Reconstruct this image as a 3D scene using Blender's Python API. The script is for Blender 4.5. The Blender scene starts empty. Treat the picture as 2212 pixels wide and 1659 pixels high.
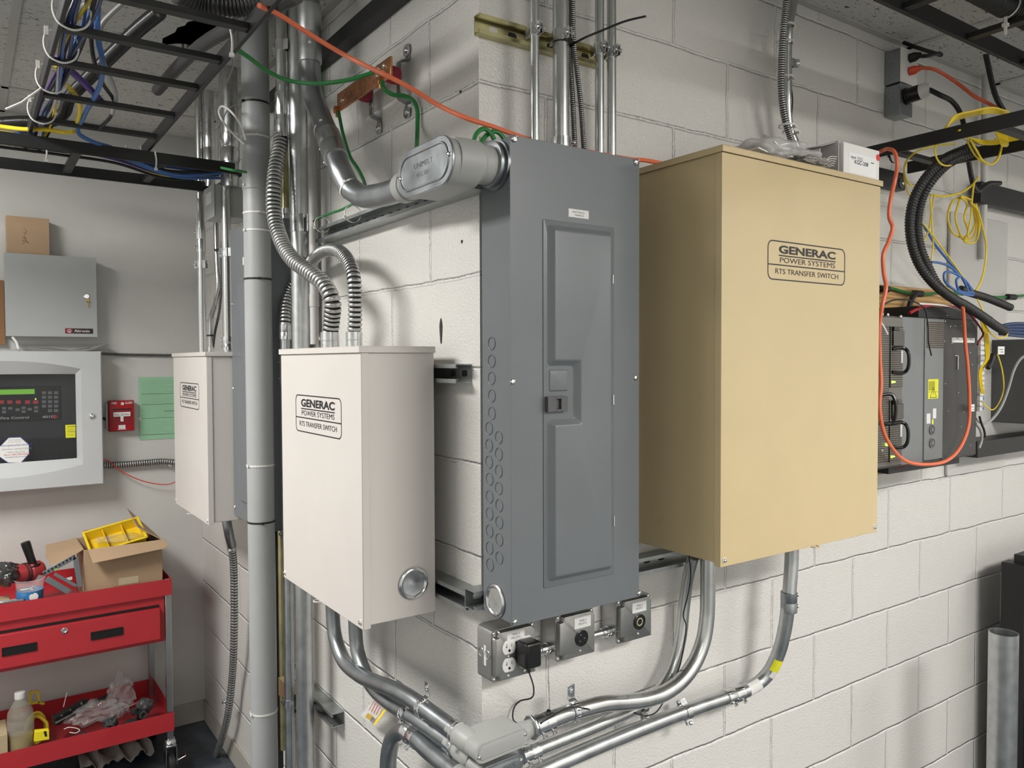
import bpy, bmesh, math, random
import numpy as np
from mathutils import Vector, Matrix
random.seed(7)
scene = bpy.context.scene
COL = scene.collection
# ------------------------------------------------------------------ camera
# the wall corner is the origin: wall_right is the plane y=0 (x>0), wall_left is x=0 (y>0), wall_back is y=DB
F = 1698.0; CX, CY = 1106.0, 829.5
_X = np.array([3550-CX, 769-CY, F]); _X /= np.linalg.norm(_X)
_Y = np.array([-75-CX, 783-CY, F]); _Y -= _X*(_X@_Y); _Y /= np.linalg.norm(_Y)
_U = -np.cross(_X, _Y)
if _U[1] > 0: _U = -_U
ROT = np.array([_X, _Y, _U])
CAM = np.array([-0.902, -1.4163, 1.6])
cam = bpy.data.objects.new('camera', bpy.data.cameras.new('camera'))
COL.objects.link(cam)
cam.data.sensor_width = 36.0; cam.data.lens = F/2212*36.0
cam.data.clip_start = .02; cam.data.clip_end = 50
_m = Matrix([list(ROT[i]) + [CAM[i]] for i in range(3)] + [[0, 0, 0, 1]])
cam.matrix_world = _m @ Matrix.Diagonal((1, -1, -1, 1))
scene.camera = cam
DB = 2.446; FLOOR = -0.10; CEIL = 2.63
# ------------------------------------------------------------------ world, exposure, lamps
w = bpy.data.worlds.new('world'); scene.world = w; w.use_nodes = True
w.node_tree.nodes['Background'].inputs[0].default_value = (.5, .52, .55, 1)
w.node_tree.nodes['Background'].inputs[1].default_value = .05
scene.view_settings.view_transform = 'Standard'
scene.view_settings.look = 'None'
scene.view_settings.exposure = 0.12
scene.view_settings.gamma = 1.0
scene.view_settings.use_curve_mapping = False
LAMPS = [  # x, y, sx, sy, watts, colour : two inferred ceiling troffers, then two unseen lamps added for fill
    (-1.75, .75, .55, 1.15, 80, (1, .985, .955)),
    (.95, -2.75, 1.15, .55, 112, (1, .975, .94)),
    (-1.6, -3.0, .55, 1.15, 16, (1, .98, .95)),
    (3.1, -2.6, 1.15, .55, 44, (1, .975, .94)),
]
for i, (lx, ly, sx, sy, wt, c) in enumerate(LAMPS):
    ld = bpy.data.lights.new('troffer_and_fill_light', 'AREA'); ld.shape = 'RECTANGLE'; ld.size = sx; ld.size_y = sy
    ld.energy = wt; ld.color = c
    lo = bpy.data.objects.new('troffer_and_fill_light', ld); COL.objects.link(lo); lo.location = (lx, ly, CEIL-.035)

# ------------------------------------------------------------------ pixel -> plane
def ray(px, py): return ROT @ np.array([(px-CX)/F, (py-CY)/F, 1.0])
def onp(ax, v, px, py):
    r = ray(px, py); return Vector(CAM + r*((v-CAM[ax])/r[ax]))
def P(s, px, py, o=0.0):
    if s == 'A': return onp(1, -o, px, py)
    if s == 'B': return onp(0, -o, px, py)
    if s == 'C': return onp(1, DB-o, px, py)
    if s == 'Z': return onp(2, o, px, py)
    if s == 'X': return onp(0, o, px, py)
    if s == 'Y': return onp(1, o, px, py)
def PP(s, o, *pts):
    return [P(s, p[0], p[1], p[2] if len(p) > 2 else o) for p in pts]
def dep(p): return float((ROT.T @ (np.array(p)-CAM))[2])
def mpx(p, n): return n/F*dep(p)          # metres that n pixels span at p
# wall-local frames (u right, o out of the wall, z up)
def fA(u, o, z): return Vector((u, -o, z))
def fB(u, o, z): return Vector((-o, -u, z))
def fC(u, o, z): return Vector((u, DB-o, z))
FR = {'A': fA, 'B': fB, 'C': fC, None: (lambda x, y, z: Vector((x, y, z)))}
def L(s, px, py, o=0.0):
    p = P(s, px, py, o); return ((-p.y if s == 'B' else p.x), p.z)

# ------------------------------------------------------------------ materials
MATS = {}
def mat(name, col, rough=.5, metal=0., bump=0., bs=200., var=0., vs=8., spec=.5, emis=0., alpha=1., trans=0., ior=1.45, coat=0., aniso=None):
    if name in MATS: return MATS[name]
    m = bpy.data.materials.new(name); m.use_nodes = True; nt = m.node_tree; b = nt.nodes['Principled BSDF']
    b.inputs['Base Color'].default_value = (*col, 1); b.inputs['Roughness'].default_value = rough
    b.inputs['Metallic'].default_value = metal; b.inputs['Specular IOR Level'].default_value = spec
    b.inputs['Coat Weight'].default_value = coat; b.inputs['IOR'].default_value = ior
    if trans: b.inputs['Transmission Weight'].default_value = trans
    if alpha < 1: b.inputs['Alpha'].default_value = alpha
    if emis:
        b.inputs['Emission Color'].default_value = (*col, 1); b.inputs['Emission Strength'].default_value = emis
    tc = nt.nodes.new('ShaderNodeTexCoord')
    if bump:
        n = nt.nodes.new('ShaderNodeTexNoise'); n.inputs['Scale'].default_value = bs; n.inputs['Detail'].default_value = 3
        bp = nt.nodes.new('ShaderNodeBump'); bp.inputs['Strength'].default_value = bump; bp.inputs['Distance'].default_value = .002
        nt.links.new(tc.outputs['Object'], n.inputs['Vector']); nt.links.new(n.outputs[0], bp.inputs['Height']); nt.links.new(bp.outputs[0], b.inputs['Normal'])
    if True:
        v = var or .04
        n = nt.nodes.new('ShaderNodeTexNoise'); n.inputs['Scale'].default_value = vs; n.inputs['Detail'].default_value = 5
        mp = nt.nodes.new('ShaderNodeMapping')
        if aniso: mp.inputs['Scale'].default_value = aniso
        nt.links.new(tc.outputs['Object'], mp.inputs['Vector']); nt.links.new(mp.outputs[0], n.inputs['Vector'])
        r = nt.nodes.new('ShaderNodeValToRGB')
        r.color_ramp.elements[0].position = .3; r.color_ramp.elements[1].position = .7
        r.color_ramp.elements[0].color = (*[max(0, c*(1-v)) for c in col], 1)
        r.color_ramp.elements[1].color = (*[min(1, c*(1+v)) for c in col], 1)
        nt.links.new(n.outputs[0], r.inputs[0]); nt.links.new(r.outputs[0], b.inputs['Base Color'])
        if metal:
            mr = nt.nodes.new('ShaderNodeMapRange'); mr.inputs[3].default_value = max(.03, rough-.09); mr.inputs[4].default_value = rough+.09
            nt.links.new(n.outputs[0], mr.inputs[0]); nt.links.new(mr.outputs[0], b.inputs['Roughness'])
    MATS[name] = m; return m
GALV = mat('galvanized_steel', (.50, .515, .52), .32, .95, var=.12, vs=30)
EMT = mat('emt_steel', (.56, .57, .56), .27, .95, var=.10, vs=14, aniso=(1, 1, .15))
ZINC = mat('bright_zinc', (.68, .69, .70), .20, 1., var=.1, vs=60)
DARKSTEEL = mat('dull_steel', (.30, .32, .33), .36, .9, var=.15, vs=20)
STRUT = mat('strut_zinc', (.42, .44, .44), .4, .9, var=.15, vs=25)
GOLDZINC = mat('yellow_zinc', (.48, .44, .24), .3, .9, var=.2, vs=18)
SCREW = mat('screw_steel', (.75, .75, .74), .16, 1., var=.05)
CAST = mat('cast_aluminium', (.46, .46, .45), .3, .8, bump=.08, bs=500, var=.1)
CASTGREY = mat('grey_cast_paint', (.34, .345, .33), .42, 0., bump=.15, bs=700, var=.04)
CREAM = mat('cream_powder_coat', (.60, .565, .53), .42, 0, bump=.05, bs=900, var=.015)
TAN = mat('tan_powder_coat', (.54, .43, .245), .42, 0, bump=.05, bs=900, var=.02)
PGREY = mat('grey_enamel', (.140, .153, .161), .34, 0, bump=.05, bs=700, var=.03)
PVC = mat('grey_pvc', (.35, .36, .36), .38, 0, var=.05, vs=6)
BLACKM = mat('black_powder_coat', (.012, .012, .013), .45, 0, var=.1)
BLACKP = mat('black_plastic', (.010, .010, .010), .28, 0)
BLACKR = mat('black_rubber', (.014, .014, .014), .5, 0)
WHITEP = mat('white_plastic', (.72, .71, .69), .32)
TIEW = mat('white_nylon', (.68, .67, .63), .4)
PAPER = mat('white_paper', (.74, .73, .71), .7)
STICK = mat('label_paper', (.66, .66, .64), .5)
INK = mat('black_ink', (.012, .012, .014), .5)
RED = mat('red_enamel', (.42, .026, .034), .38, var=.03)
REDD = mat('fire_red', (.36, .012, .018), .33)
ORANGE = mat('orange_jacket', (.72, .155, .07), .4)
ORANGE2 = mat('light_orange_jacket', (.74, .17, .075), .4)
REDC = mat('red_jacket', (.62, .06, .04), .4)
GREEN = mat('green_insulation', (.022, .19, .045), .35)
YELLOW = mat('yellow_jacket', (.85, .63, .03), .38)
YSTICK = mat('yellow_label', (.72, .70, .03), .5)
BLUE = mat('blue_jacket', (.06, .16, .42), .4)
NAVY = mat('navy_jacket', (.02, .045, .12), .4)
PURPLE = mat('purple_jacket', (.09, .04, .22), .42)
GREYC = mat('grey_jacket', (.30, .30, .29), .45)
COPPER = mat('copper', (.60, .27, .12), .28, 1., var=.15, vs=25)
INSUL = mat('red_insulator', (.24, .012, .025), .4)
CARD = mat('cardboard', (.40, .275, .17), .8, bump=.1, bs=300, var=.06, vs=5)
CARDD = mat('dark_cardboard', (.27, .18, .10), .8, bump=.1, bs=300)
ALTG = mat('light_grey_enamel', (.38, .39, .39), .42, 0, bump=.05, bs=800, var=.02)
FACPG = mat('pale_grey_enamel', (.50, .51, .52), .45, 0, bump=.06, bs=900, var=.02)
CHROME = mat('chrome', (.78, .78, .78), .08, 1., var=.04)
GREENP = mat('green_paper', (.30, .53, .35), .75, var=.05)
# painted block wall
def block_mat(name):
    m = bpy.data.materials.new(name); m.use_nodes = True; nt = m.node_tree; N = nt.nodes; K = nt.links.new
    b = N['Principled BSDF']; b.inputs['Roughness'].default_value = .27; b.inputs['Specular IOR Level'].default_value = .5
    g = N.new('ShaderNodeNewGeometry'); s = N.new('ShaderNodeSeparateXYZ'); c = N.new('ShaderNodeCombineXYZ')
    K(g.outputs['Position'], s.inputs[0])
    a1 = N.new('ShaderNodeMath'); a1.operation = 'SUBTRACT'; a1.inputs[1].default_value = .178-.4064*6; K(s.outputs[0], a1.inputs[0])
    a2 = N.new('ShaderNodeMath'); a2.operation = 'SUBTRACT'; a2.inputs[1].default_value = .012-.4064*6; K(s.outputs[1], a2.inputs[0])
    sn = N.new('ShaderNodeSeparateXYZ'); K(g.outputs['True Normal'], sn.inputs[0]); ab = N.new('ShaderNodeMath'); ab.operation = 'ABSOLUTE'; K(sn.outputs[0], ab.inputs[0])
    a3 = N.new('ShaderNodeMath'); a3.operation = 'MAXIMUM'; a3.inputs[1].default_value = .05-.012+.4064*6; K(a2.outputs[0], a3.inputs[0])
    a = N.new('ShaderNodeMix'); K(ab.outputs[0], a.inputs[0]); K(a1.outputs[0], a.inputs[2]); K(a3.outputs[0], a.inputs[3])
    z = N.new('ShaderNodeMath'); z.operation = 'SUBTRACT'; z.inputs[1].default_value = .158 - .2032*10; K(s.outputs[2], z.inputs[0])
    K(a.outputs[0], c.inputs[0]); K(z.outputs[0], c.inputs[1])
    wn = N.new('ShaderNodeTexNoise'); wn.inputs['Scale'].default_value = 9; wn.inputs['Detail'].default_value = 4; K(g.outputs['Position'], wn.inputs['Vector'])
    ms = N.new('ShaderNodeMixRGB'); ms.blend_type = 'LINEAR_LIGHT'; ms.inputs[0].default_value = .006; K(c.outputs[0], ms.inputs[1]); K(wn.outputs['Color'], ms.inputs[2])
    br = N.new('ShaderNodeTexBrick'); br.inputs['Scale'].default_value = 1; br.inputs['Brick Width'].default_value = .4064; br.inputs['Row Height'].default_value = .2032
    br.inputs['Mortar Size'].default_value = .0062; br.inputs['Mortar Smooth'].default_value = 1.0; br.inputs['Bias'].default_value = 0
    br.offset = .5; br.offset_frequency = 2
    K(ms.outputs[0], br.inputs['Vector'])
    nf = N.new('ShaderNodeTexNoise'); nf.inputs['Scale'].default_value = 170; nf.inputs['Detail'].default_value = 2.5; K(g.outputs['Position'], nf.inputs['Vector'])
    nc = N.new('ShaderNodeTexVoronoi'); nc.inputs['Scale'].default_value = 65; K(g.outputs['Position'], nc.inputs['Vector'])
    pits = N.new('ShaderNodeMapRange'); pits.inputs[1].default_value = .0; pits.inputs[2].default_value = .16; K(nc.outputs['Distance'], pits.inputs[0])
    b1 = N.new('ShaderNodeBump'); b1.inputs['Strength'].default_value = 1; b1.inputs['Distance'].default_value = .0055; b1.invert = True; K(br.outputs['Fac'], b1.inputs['Height'])
    b2 = N.new('ShaderNodeBump'); b2.inputs['Strength'].default_value = .85; b2.inputs['Distance'].default_value = .0026; K(nf.outputs[0], b2.inputs['Height']); K(b1.outputs[0], b2.inputs['Normal'])
    b3 = N.new('ShaderNodeBump'); b3.inputs['Strength'].default_value = .5; b3.inputs['Distance'].default_value = .0015; K(pits.outputs[0], b3.inputs['Height']); K(b2.outputs[0], b3.inputs['Normal'])
    K(b3.outputs[0], b.inputs['Normal'])
    mx = N.new('ShaderNodeMixRGB'); mx.inputs[1].default_value = (.635, .62, .59, 1); mx.inputs[2].default_value = (.80, .785, .755, 1); K(br.outputs['Fac'], mx.inputs[0])
    K(mx.outputs[0], b.inputs['Base Color'])
    return m
BLOCKA = BLOCKB = block_mat('painted_block')
DRY = mat('painted_drywall', (.56, .555, .53), .42, 0, bump=.12, bs=160, var=.02)
def tile_mat():
    m = bpy.data.materials.new('fissured_ceiling_tile'); m.use_nodes = True; nt = m.node_tree; N = nt.nodes; K = nt.links.new
    b = N['Principled BSDF']; b.inputs['Roughness'].default_value = .85
    g = N.new('ShaderNodeNewGeometry')
    mp = N.new('ShaderNodeMapping'); mp.inputs['Scale'].default_value = (55, 130, 1); mp.inputs['Rotation'].default_value = (0, 0, .5); K(g.outputs['Position'], mp.inputs['Vector'])
    n = N.new('ShaderNodeTexNoise'); n.inputs['Scale'].default_value = 1; n.inputs['Detail'].default_value = 3; n.inputs['Distortion'].default_value = 1.2; K(mp.outputs[0], n.inputs['Vector'])
    r = N.new('ShaderNodeValToRGB'); r.color_ramp.elements[0].position = .34; r.color_ramp.elements[1].position = .39
    r.color_ramp.elements[0].color = (.10, .09, .08, 1); r.color_ramp.elements[1].color = (.62, .61, .58, 1); K(n.outputs[0], r.inputs[0])
    K(r.outputs[0], b.inputs['Base Color'])
    bp = N.new('ShaderNodeBump'); bp.inputs['Strength'].default_value = .5; bp.inputs['Distance'].default_value = .002; K(r.outputs[0], bp.inputs['Height']); K(bp.outputs[0], b.inputs['Normal'])
    return m
TILE = tile_mat()
TBAR = mat('white_grid_metal', (.50, .49, .46), .5)
def floor_mat():
    m = bpy.data.materials.new('dark_floor_paint'); m.use_nodes = True; nt = m.node_tree; N = nt.nodes; K = nt.links.new
    b = N['Principled BSDF']; b.inputs['Roughness'].default_value = .28
    g = N.new('ShaderNodeNewGeometry')
    n = N.new('ShaderNodeTexNoise'); n.inputs['Scale'].default_value = 7; n.inputs['Detail'].default_value = 6; K(g.outputs['Position'], n.inputs['Vector'])
    r = N.new('ShaderNodeValToRGB'); r.color_ramp.elements[0].position = .42; r.color_ramp.elements[1].position = .72
    r.color_ramp.elements[0].color = (.020, .027, .036, 1); r.color_ramp.elements[1].color = (.075, .090, .105, 1)
    K(n.outputs[0], r.inputs[0]); K(r.outputs[0], b.inputs['Base Color'])
    mr = N.new('ShaderNodeMapRange'); mr.inputs[3].default_value = .2; mr.inputs[4].default_value = .5; K(n.outputs[0], mr.inputs[0]); K(mr.outputs[0], b.inputs['Roughness'])
    return m
FLOORM = floor_mat()
def wood_mat():
    m = bpy.data.materials.new('plywood'); m.use_nodes = True; nt = m.node_tree; N = nt.nodes; K = nt.links.new
    b = N['Principled BSDF']; b.inputs['Roughness'].default_value = .6
    g = N.new('ShaderNodeNewGeometry'); mp = N.new('ShaderNodeMapping'); mp.inputs['Scale'].default_value = (1.2, 1, 9); K(g.outputs['Position'], mp.inputs['Vector'])
    wv = N.new('ShaderNodeTexWave'); wv.bands_direction = 'Z'; wv.inputs['Scale'].default_value = 2.2; wv.inputs['Distortion'].default_value = 9; wv.inputs['Detail'].default_value = 2; K(mp.outputs[0], wv.inputs['Vector'])
    r = N.new('ShaderNodeValToRGB'); r.color_ramp.elements[0].color = (.36, .19, .06, 1); r.color_ramp.elements[1].color = (.60, .38, .15, 1)
    K(wv.outputs[0], r.inputs[0]); K(r.outputs[0], b.inputs['Base Color']); return m
PLY = wood_mat()
def perf_mat():
    m = bpy.data.materials.new('perforated_grille'); m.use_nodes = True; nt = m.node_tree; N = nt.nodes; K = nt.links.new
    b = N['Principled BSDF']; b.inputs['Roughness'].default_value = .4; b.inputs['Metallic'].default_value = .5
    g = N.new('ShaderNodeNewGeometry'); s = N.new('ShaderNodeSeparateXYZ'); K(g.outputs['Position'], s.inputs[0]); c = N.new('ShaderNodeCombineXYZ'); K(s.outputs[0], c.inputs[0]); K(s.outputs[2], c.inputs[1])
    br = N.new('ShaderNodeTexBrick'); br.offset = 0; br.inputs['Scale'].default_value = 1; br.inputs['Brick Width'].default_value = .0075; br.inputs['Row Height'].default_value = .0062; br.inputs['Mortar Size'].default_value = .0011
    br.inputs['Color1'].default_value = (.004, .004, .004, 1); br.inputs['Color2'].default_value = (.004, .004, .004, 1); br.inputs['Mortar'].default_value = (.22, .20, .17, 1)
    K(c.outputs[0], br.inputs['Vector']); K(br.outputs[0], b.inputs['Base Color']); return m
PERF = perf_mat()

# ------------------------------------------------------------------ mesh builder
def rotto(d):
    return Vector((0, 0, 1)).rotation_difference(Vector(d).normalized()).to_matrix()
def spline(pts, n=8, closed=False):
    pts = [Vector(p) for p in pts]; out = []; N = len(pts)
    if N < 3 and not closed: return pts
    rng = range(N) if closed else range(N-1)
    for i in rng:
        if closed: p0, p1, p2, p3 = pts[i-1], pts[i], pts[(i+1) % N], pts[(i+2) % N]
        else: p0 = pts[i-1] if i else pts[0]*2-pts[1]; p1 = pts[i]; p2 = pts[i+1]; p3 = pts[i+2] if i+2 < N else pts[-1]*2-pts[-2]
        # centripetal Catmull-Rom
        def tj(ti, a, b): return ti + max((b-a).length, 1e-6)**.5
        t0 = 0; t1 = tj(t0, p0, p1); t2 = tj(t1, p1, p2); t3 = tj(t2, p2, p3)
        for k in range(n):
            t = t1 + (t2-t1)*k/n
            a1 = p0*((t1-t)/(t1-t0)) + p1*((t-t0)/(t1-t0)); a2 = p1*((t2-t)/(t2-t1)) + p2*((t-t1)/(t2-t1)); a3 = p2*((t3-t)/(t3-t2)) + p3*((t-t2)/(t3-t2))
            b1 = a1*((t2-t)/(t2-t0)) + a2*((t-t0)/(t2-t0)); b2 = a2*((t3-t)/(t3-t1)) + a3*((t-t1)/(t3-t1))
            out.append(b1*((t2-t)/(t2-t1)) + b2*((t-t1)/(t2-t1)))
    if not closed: out.append(pts[-1])
    return out
def resample(pts, step):
    pts = [Vector(p) for p in pts]; L_ = [0]
    for a, b in zip(pts, pts[1:]): L_.append(L_[-1]+(b-a).length)
    n = max(2, int(L_[-1]/step)); out = []; j = 0
    for i in range(n+1):
        t = L_[-1]*i/n
        while j < len(pts)-2 and L_[j+1] < t: j += 1
        s = (t-L_[j])/max(1e-9, L_[j+1]-L_[j]); out.append(pts[j].lerp(pts[j+1], s))
    return out
class MB:
    def __init__(s, fr=None): s.bm = bmesh.new(); s.f = FR[fr]
    def v(s, p): return s.bm.verts.new(p)
    def box(s, x0, x1, y0, y1, z0, z1):
        c = [s.v(s.f(x, y, z)) for x in (x0, x1) for y in (y0, y1) for z in (z0, z1)]
        for q in ((0, 1, 3, 2), (4, 6, 7, 5), (0, 4, 5, 1), (2, 3, 7, 6), (0, 2, 6, 4), (1, 5, 7, 3)): s.bm.faces.new([c[i] for i in q])
        return s
    def obox(s, c, ax, ay, az):       # centre + half-axis vectors (world)
        c, ax, ay, az = map(Vector, (c, ax, ay, az))
        q = [s.v(c+ax*i+ay*j+az*k) for i in (-1, 1) for j in (-1, 1) for k in (-1, 1)]
        for f in ((0, 1, 3, 2), (4, 6, 7, 5), (0, 4, 5, 1), (2, 3, 7, 6), (0, 2, 6, 4), (1, 5, 7, 3)): s.bm.faces.new([q[i] for i in f])
        return s
    def bar(s, a, b, w, h, up=(0, 0, 1)):   # rectangular bar from a to b
        a, b = Vector(a), Vector(b); d = (b-a).normalized(); sd = d.cross(Vector(up)).normalized(); u = sd.cross(d)
        return s.obox((a+b)/2, (b-a)/2, sd*w/2, u*h/2)
    def prism(s, poly, ext):           # world polygon + extrusion vector
        a = [s.v(Vector(p)) for p in poly]; b = [s.v(Vector(p)+Vector(ext)) for p in poly]; n = len(a)
        s.bm.faces.new(a); s.bm.faces.new(b[::-1])
        for i in range(n): s.bm.faces.new((a[i], b[i], b[(i+1) % n], a[(i+1) % n]))
        return s
    def lprism(s, poly, o0, o1):       # (u,z) polygon in the wall frame
        d = s.f(0, o1, 0)-s.f(0, o0, 0)
        return s.prism([s.f(u, o0, z) for u, z in poly], d)
    def lathe(s, base, axis, prof, seg=24, caps=True):
        base = Vector(base); R = rotto(axis); rings = []
        for t, r in prof:
            if r < 1e-6: rings.append([s.v(base+R@Vector((0, 0, t)))])
            else: rings.append([s.v(base+R@Vector((r*math.cos(2*math.pi*k/seg), r*math.sin(2*math.pi*k/seg), t))) for k in range(seg)])
        for A_, B_ in zip(rings, rings[1:]):
            for k in range(seg):
                k2 = (k+1) % seg
                if len(A_) == 1 and len(B_) == 1: continue
                if len(A_) == 1: s.bm.faces.new((A_[0], B_[k], B_[k2]))
                elif len(B_) == 1: s.bm.faces.new((A_[k], B_[0], A_[k2]))
                else: s.bm.faces.new((A_[k], B_[k], B_[k2], A_[k2]))
        if caps:
            for r_ in (rings[0], rings[-1]):
                if len(r_) > 1: s.bm.faces.new(r_)
        return s
    def cyl(s, a, b, r, seg=20, r2=None):
        a, b = Vector(a), Vector(b); h = (b-a).length
        return s.lathe(a, b-a, [(0, r), (h, r if r2 is None else r2)], seg)
    def tube(s, pts, r, seg=12, caps=True, closed=False):
        pts = [Vector(p) for p in pts]; n = len(pts); rings = []
        def tan(i):
            if closed: return (pts[(i+1) % n]-pts[i-1]).normalized()
            return (pts[min(i+1, n-1)]-pts[max(i-1, 0)]).normalized()
        t = tan(0); u = t.orthogonal().normalized()
        for i in range(n):
            t2 = tan(i); q = t.rotation_difference(t2); u = q @ u; u = (u - t2*u.dot(t2)).normalized(); t = t2; w_ = t.cross(u)
            rr = r[i] if hasattr(r, '__len__') else r
            rings.append([s.v(pts[i]+(u*math.cos(2*math.pi*k/seg)+w_*math.sin(2*math.pi*k/seg))*rr) for k in range(seg)])
        prs = list(zip(rings, rings[1:])) + ([(rings[-1], rings[0])] if closed else [])
        for A_, B_ in prs:
            for k in range(seg): s.bm.faces.new((A_[k], A_[(k+1) % seg], B_[(k+1) % seg], B_[k]))
        if caps and not closed: s.bm.faces.new(rings[0][::-1]); s.bm.faces.new(rings[-1])
        return s
    def corr(s, pts, r, pitch, depth=.12, seg=18, k=5, sharp=False, groove=True):   # corrugated hose
        q = resample(pts, pitch/k); rr = []
        for i in range(len(q)):
            ph = (i % k)/k
            rr.append(r*(1-depth*((1+math.cos(2*math.pi*ph))/2)**(4 if sharp else 1.4)))
        s.smooth_all = True; s.bm.faces.ensure_lookup_table(); n0 = len(s.bm.faces)
        s.tube(q, rr, seg); s.bm.faces.ensure_lookup_table()
        if depth > .13 and groove:
            for j in range(n0, len(s.bm.faces)-2):
                if ((j-n0)//seg) % k in (0, 1, k-1) or (k < 6 and ((j-n0)//seg) % k == 0): s.bm.faces[j].material_index = 1
            s.grooved = True
        return s
    def sph(s, c, r, sc=(1, 1, 1), seg=14):
        R = bmesh.ops.create_uvsphere(s.bm, u_segments=seg, v_segments=max(6, seg//2), radius=r)
        for v in R['verts']: v.co = Vector(c)+Vector((v.co.x*sc[0], v.co.y*sc[1], v.co.z*sc[2]))
        return s
    def ring(s, c, axis, R, r, seg=28, rs=6):
        c = Vector(c); M = rotto(axis); pts = [c+M@Vector((R*math.cos(2*math.pi*k/seg), R*math.sin(2*math.pi*k/seg), 0)) for k in range(seg)]
        return s.tube(pts, r, rs, closed=True)
    def text(s, body, org, xd, up, h, wd=None, bold=0., depth=.0002, align='LEFT', space=1.):
        cu = bpy.data.curves.new('lettering', 'FONT'); cu.body = body; cu.size = 1; cu.offset = bold; cu.align_x = 'LEFT'; cu.space_character = space; cu.resolution_u = 3
        ob = bpy.data.objects.new('lettering', cu); COL.objects.link(ob)
        me = ob.to_mesh(); vs = [v.co.copy() for v in me.vertices]; fs = [list(p.vertices) for p in me.polygons]; ob.to_mesh_clear()
        bpy.data.objects.remove(ob); bpy.data.curves.remove(cu)
        if not vs: return s
        x0 = min(v.x for v in vs); x1 = max(v.x for v in vs); y1 = max(v.y for v in vs); y0 = min(0, 0)
        sy = h/max(y1-y0, .01); sx = (wd/(x1-x0)) if wd else sy
        W_ = (x1-x0)*sx; off = 0 if align == 'LEFT' else (-W_/2)
        xd = Vector(xd).normalized(); up = Vector(up).normalized(); nn = xd.cross(up); org = Vector(org)
        vv = [s.v(org+xd*((v.x-x0)*sx+off)+up*(v.y*sy)+nn*depth) for v in vs]
        for f in fs:
            try: s.bm.faces.new([vv[i] for i in f])
            except ValueError: pass
        return s
    def build(s, name, m, parent=None, label=None, cat=None, group=None, kind=None, bevel=0., seg=2, solid=0., ang=.55, norm=True):
        bm = s.bm
        if norm: bmesh.ops.recalc_face_normals(bm, faces=bm.faces)
        for f in bm.faces: f.smooth = True
        for e in bm.edges:
            if len(e.link_faces) == 2 and e.calc_face_angle(0) > (1.5 if getattr(s, 'smooth_all', 0) else ang): e.smooth = False
        me = bpy.data.meshes.new(name); 
        top = parent is None
        org = Vector((0, 0, 0))
        if top and kind != 'structure':
            co = [v.co for v in bm.verts]
            org = Vector(((min(c.x for c in co)+max(c.x for c in co))/2, (min(c.y for c in co)+max(c.y for c in co))/2, min(c.z for c in co)))
            bmesh.ops.translate(bm, verts=bm.verts, vec=-org)
        bm.to_mesh(me); bm.free()
        me.materials.append(m if not isinstance(m, str) else MATS[m])
        if getattr(s, 'grooved', 0): me.materials.append(mat('hose_groove_shade', (.05, .05, .05), .6, .5))  # dark groove faces: painted-in shade of the seam gaps, with some dirt
        o = bpy.data.objects.new(name, me); COL.objects.link(o)
        if bevel:
            b = o.modifiers.new('bevel', 'BEVEL'); b.width = bevel; b.segments = seg; b.limit_method = 'ANGLE'; b.angle_limit = .6; b.harden_normals = False
        if solid:
            b = o.modifiers.new('solid', 'SOLIDIFY'); b.thickness = solid; b.offset = 0
        if parent is not None:
            o.parent = parent
            if parent.parent is None: o.location = -parent.location
        else: o.location = org
        if label: o['label'] = label
        if cat: o['category'] = cat
        if group: o['group'] = group
        if kind: o['kind'] = kind
        return o
def thing(name, label, cat, loc, group=None):
    o = bpy.data.objects.new(name, None); COL.objects.link(o); o.location = Vector(loc); o.empty_display_size = .05
    o['label'] = label; o['category'] = cat
    if group: o['group'] = group
    return o
def struct(mb, name, m, **k): return mb.build(name, m, kind='structure', **k)
def screw(parent, c, n, r, m=None, slot=True, name='screw'):   # domed head with a slot, axis n
    c = Vector(c); n = Vector(n).normalized()
    mb = MB(); mb.lathe(c, n, [(0, r), (r*.25, r), (r*.55, r*.8), (r*.72, r*.4), (r*.76, 0)], 14)
    if slot:
        t = n.orthogonal().normalized(); mb.obox(c+n*r*.72, t*r*.75, n.cross(t)*r*.12, n*r*.06)
    return mb.build(name, m or SCREW, parent)
def hexnut(parent, c, n, r, h, name='nut', m=None):
    return MB().lathe(c, n, [(0, r), (h, r)], 6).build(name, m or ZINC, parent, bevel=r*.1)
def cable(name, label, pts, r, m, cat='cable', group=None, n=8, seg=8, parent=None):
    return MB().tube(spline(pts, n), r, seg).build(name, m, parent, label=label, cat=cat if parent is None else None, group=group)
# ================================================================== the room
BRIGHTW = mat('white_wall_paint', (.78, .775, .75), .5)
struct(MB().box(0, 4.2, 0, .2, FLOOR, CEIL+.35), 'wall_right', BLOCKA)
struct(MB().box(0, .2, .2, DB, FLOOR, CEIL+.35), 'wall_left', BLOCKB)
struct(MB().box(-3.2, .2, DB, DB+.12, FLOOR, CEIL+.35), 'wall_back', DRY)
struct(MB().box(-3.32, -3.2, -4.0, DB, FLOOR, CEIL+.35), 'wall_far_left', BRIGHTW)
struct(MB().box(-3.32, 4.32, -4.12, -4.0, FLOOR, CEIL+.35), 'wall_front', BRIGHTW)
struct(MB().box(4.2, 4.32, -4.0, .2, FLOOR, CEIL+.35), 'wall_far_right', BRIGHTW)
struct(MB().box(-3.32, 4.32, -4.12, DB+.12, FLOOR-.1, FLOOR), 'floor', FLOORM)
COVE = mat('vinyl_cove_base', (.40, .38, .34), .45)
struct(MB().box(-.008, 0, 0.0, DB, FLOOR, FLOOR+.10), 'baseboard_left', COVE, bevel=.003)
struct(MB().box(-3.2, 0, DB-.008, DB, FLOOR, FLOOR+.10), 'baseboard_back', COVE, bevel=.003)
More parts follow.
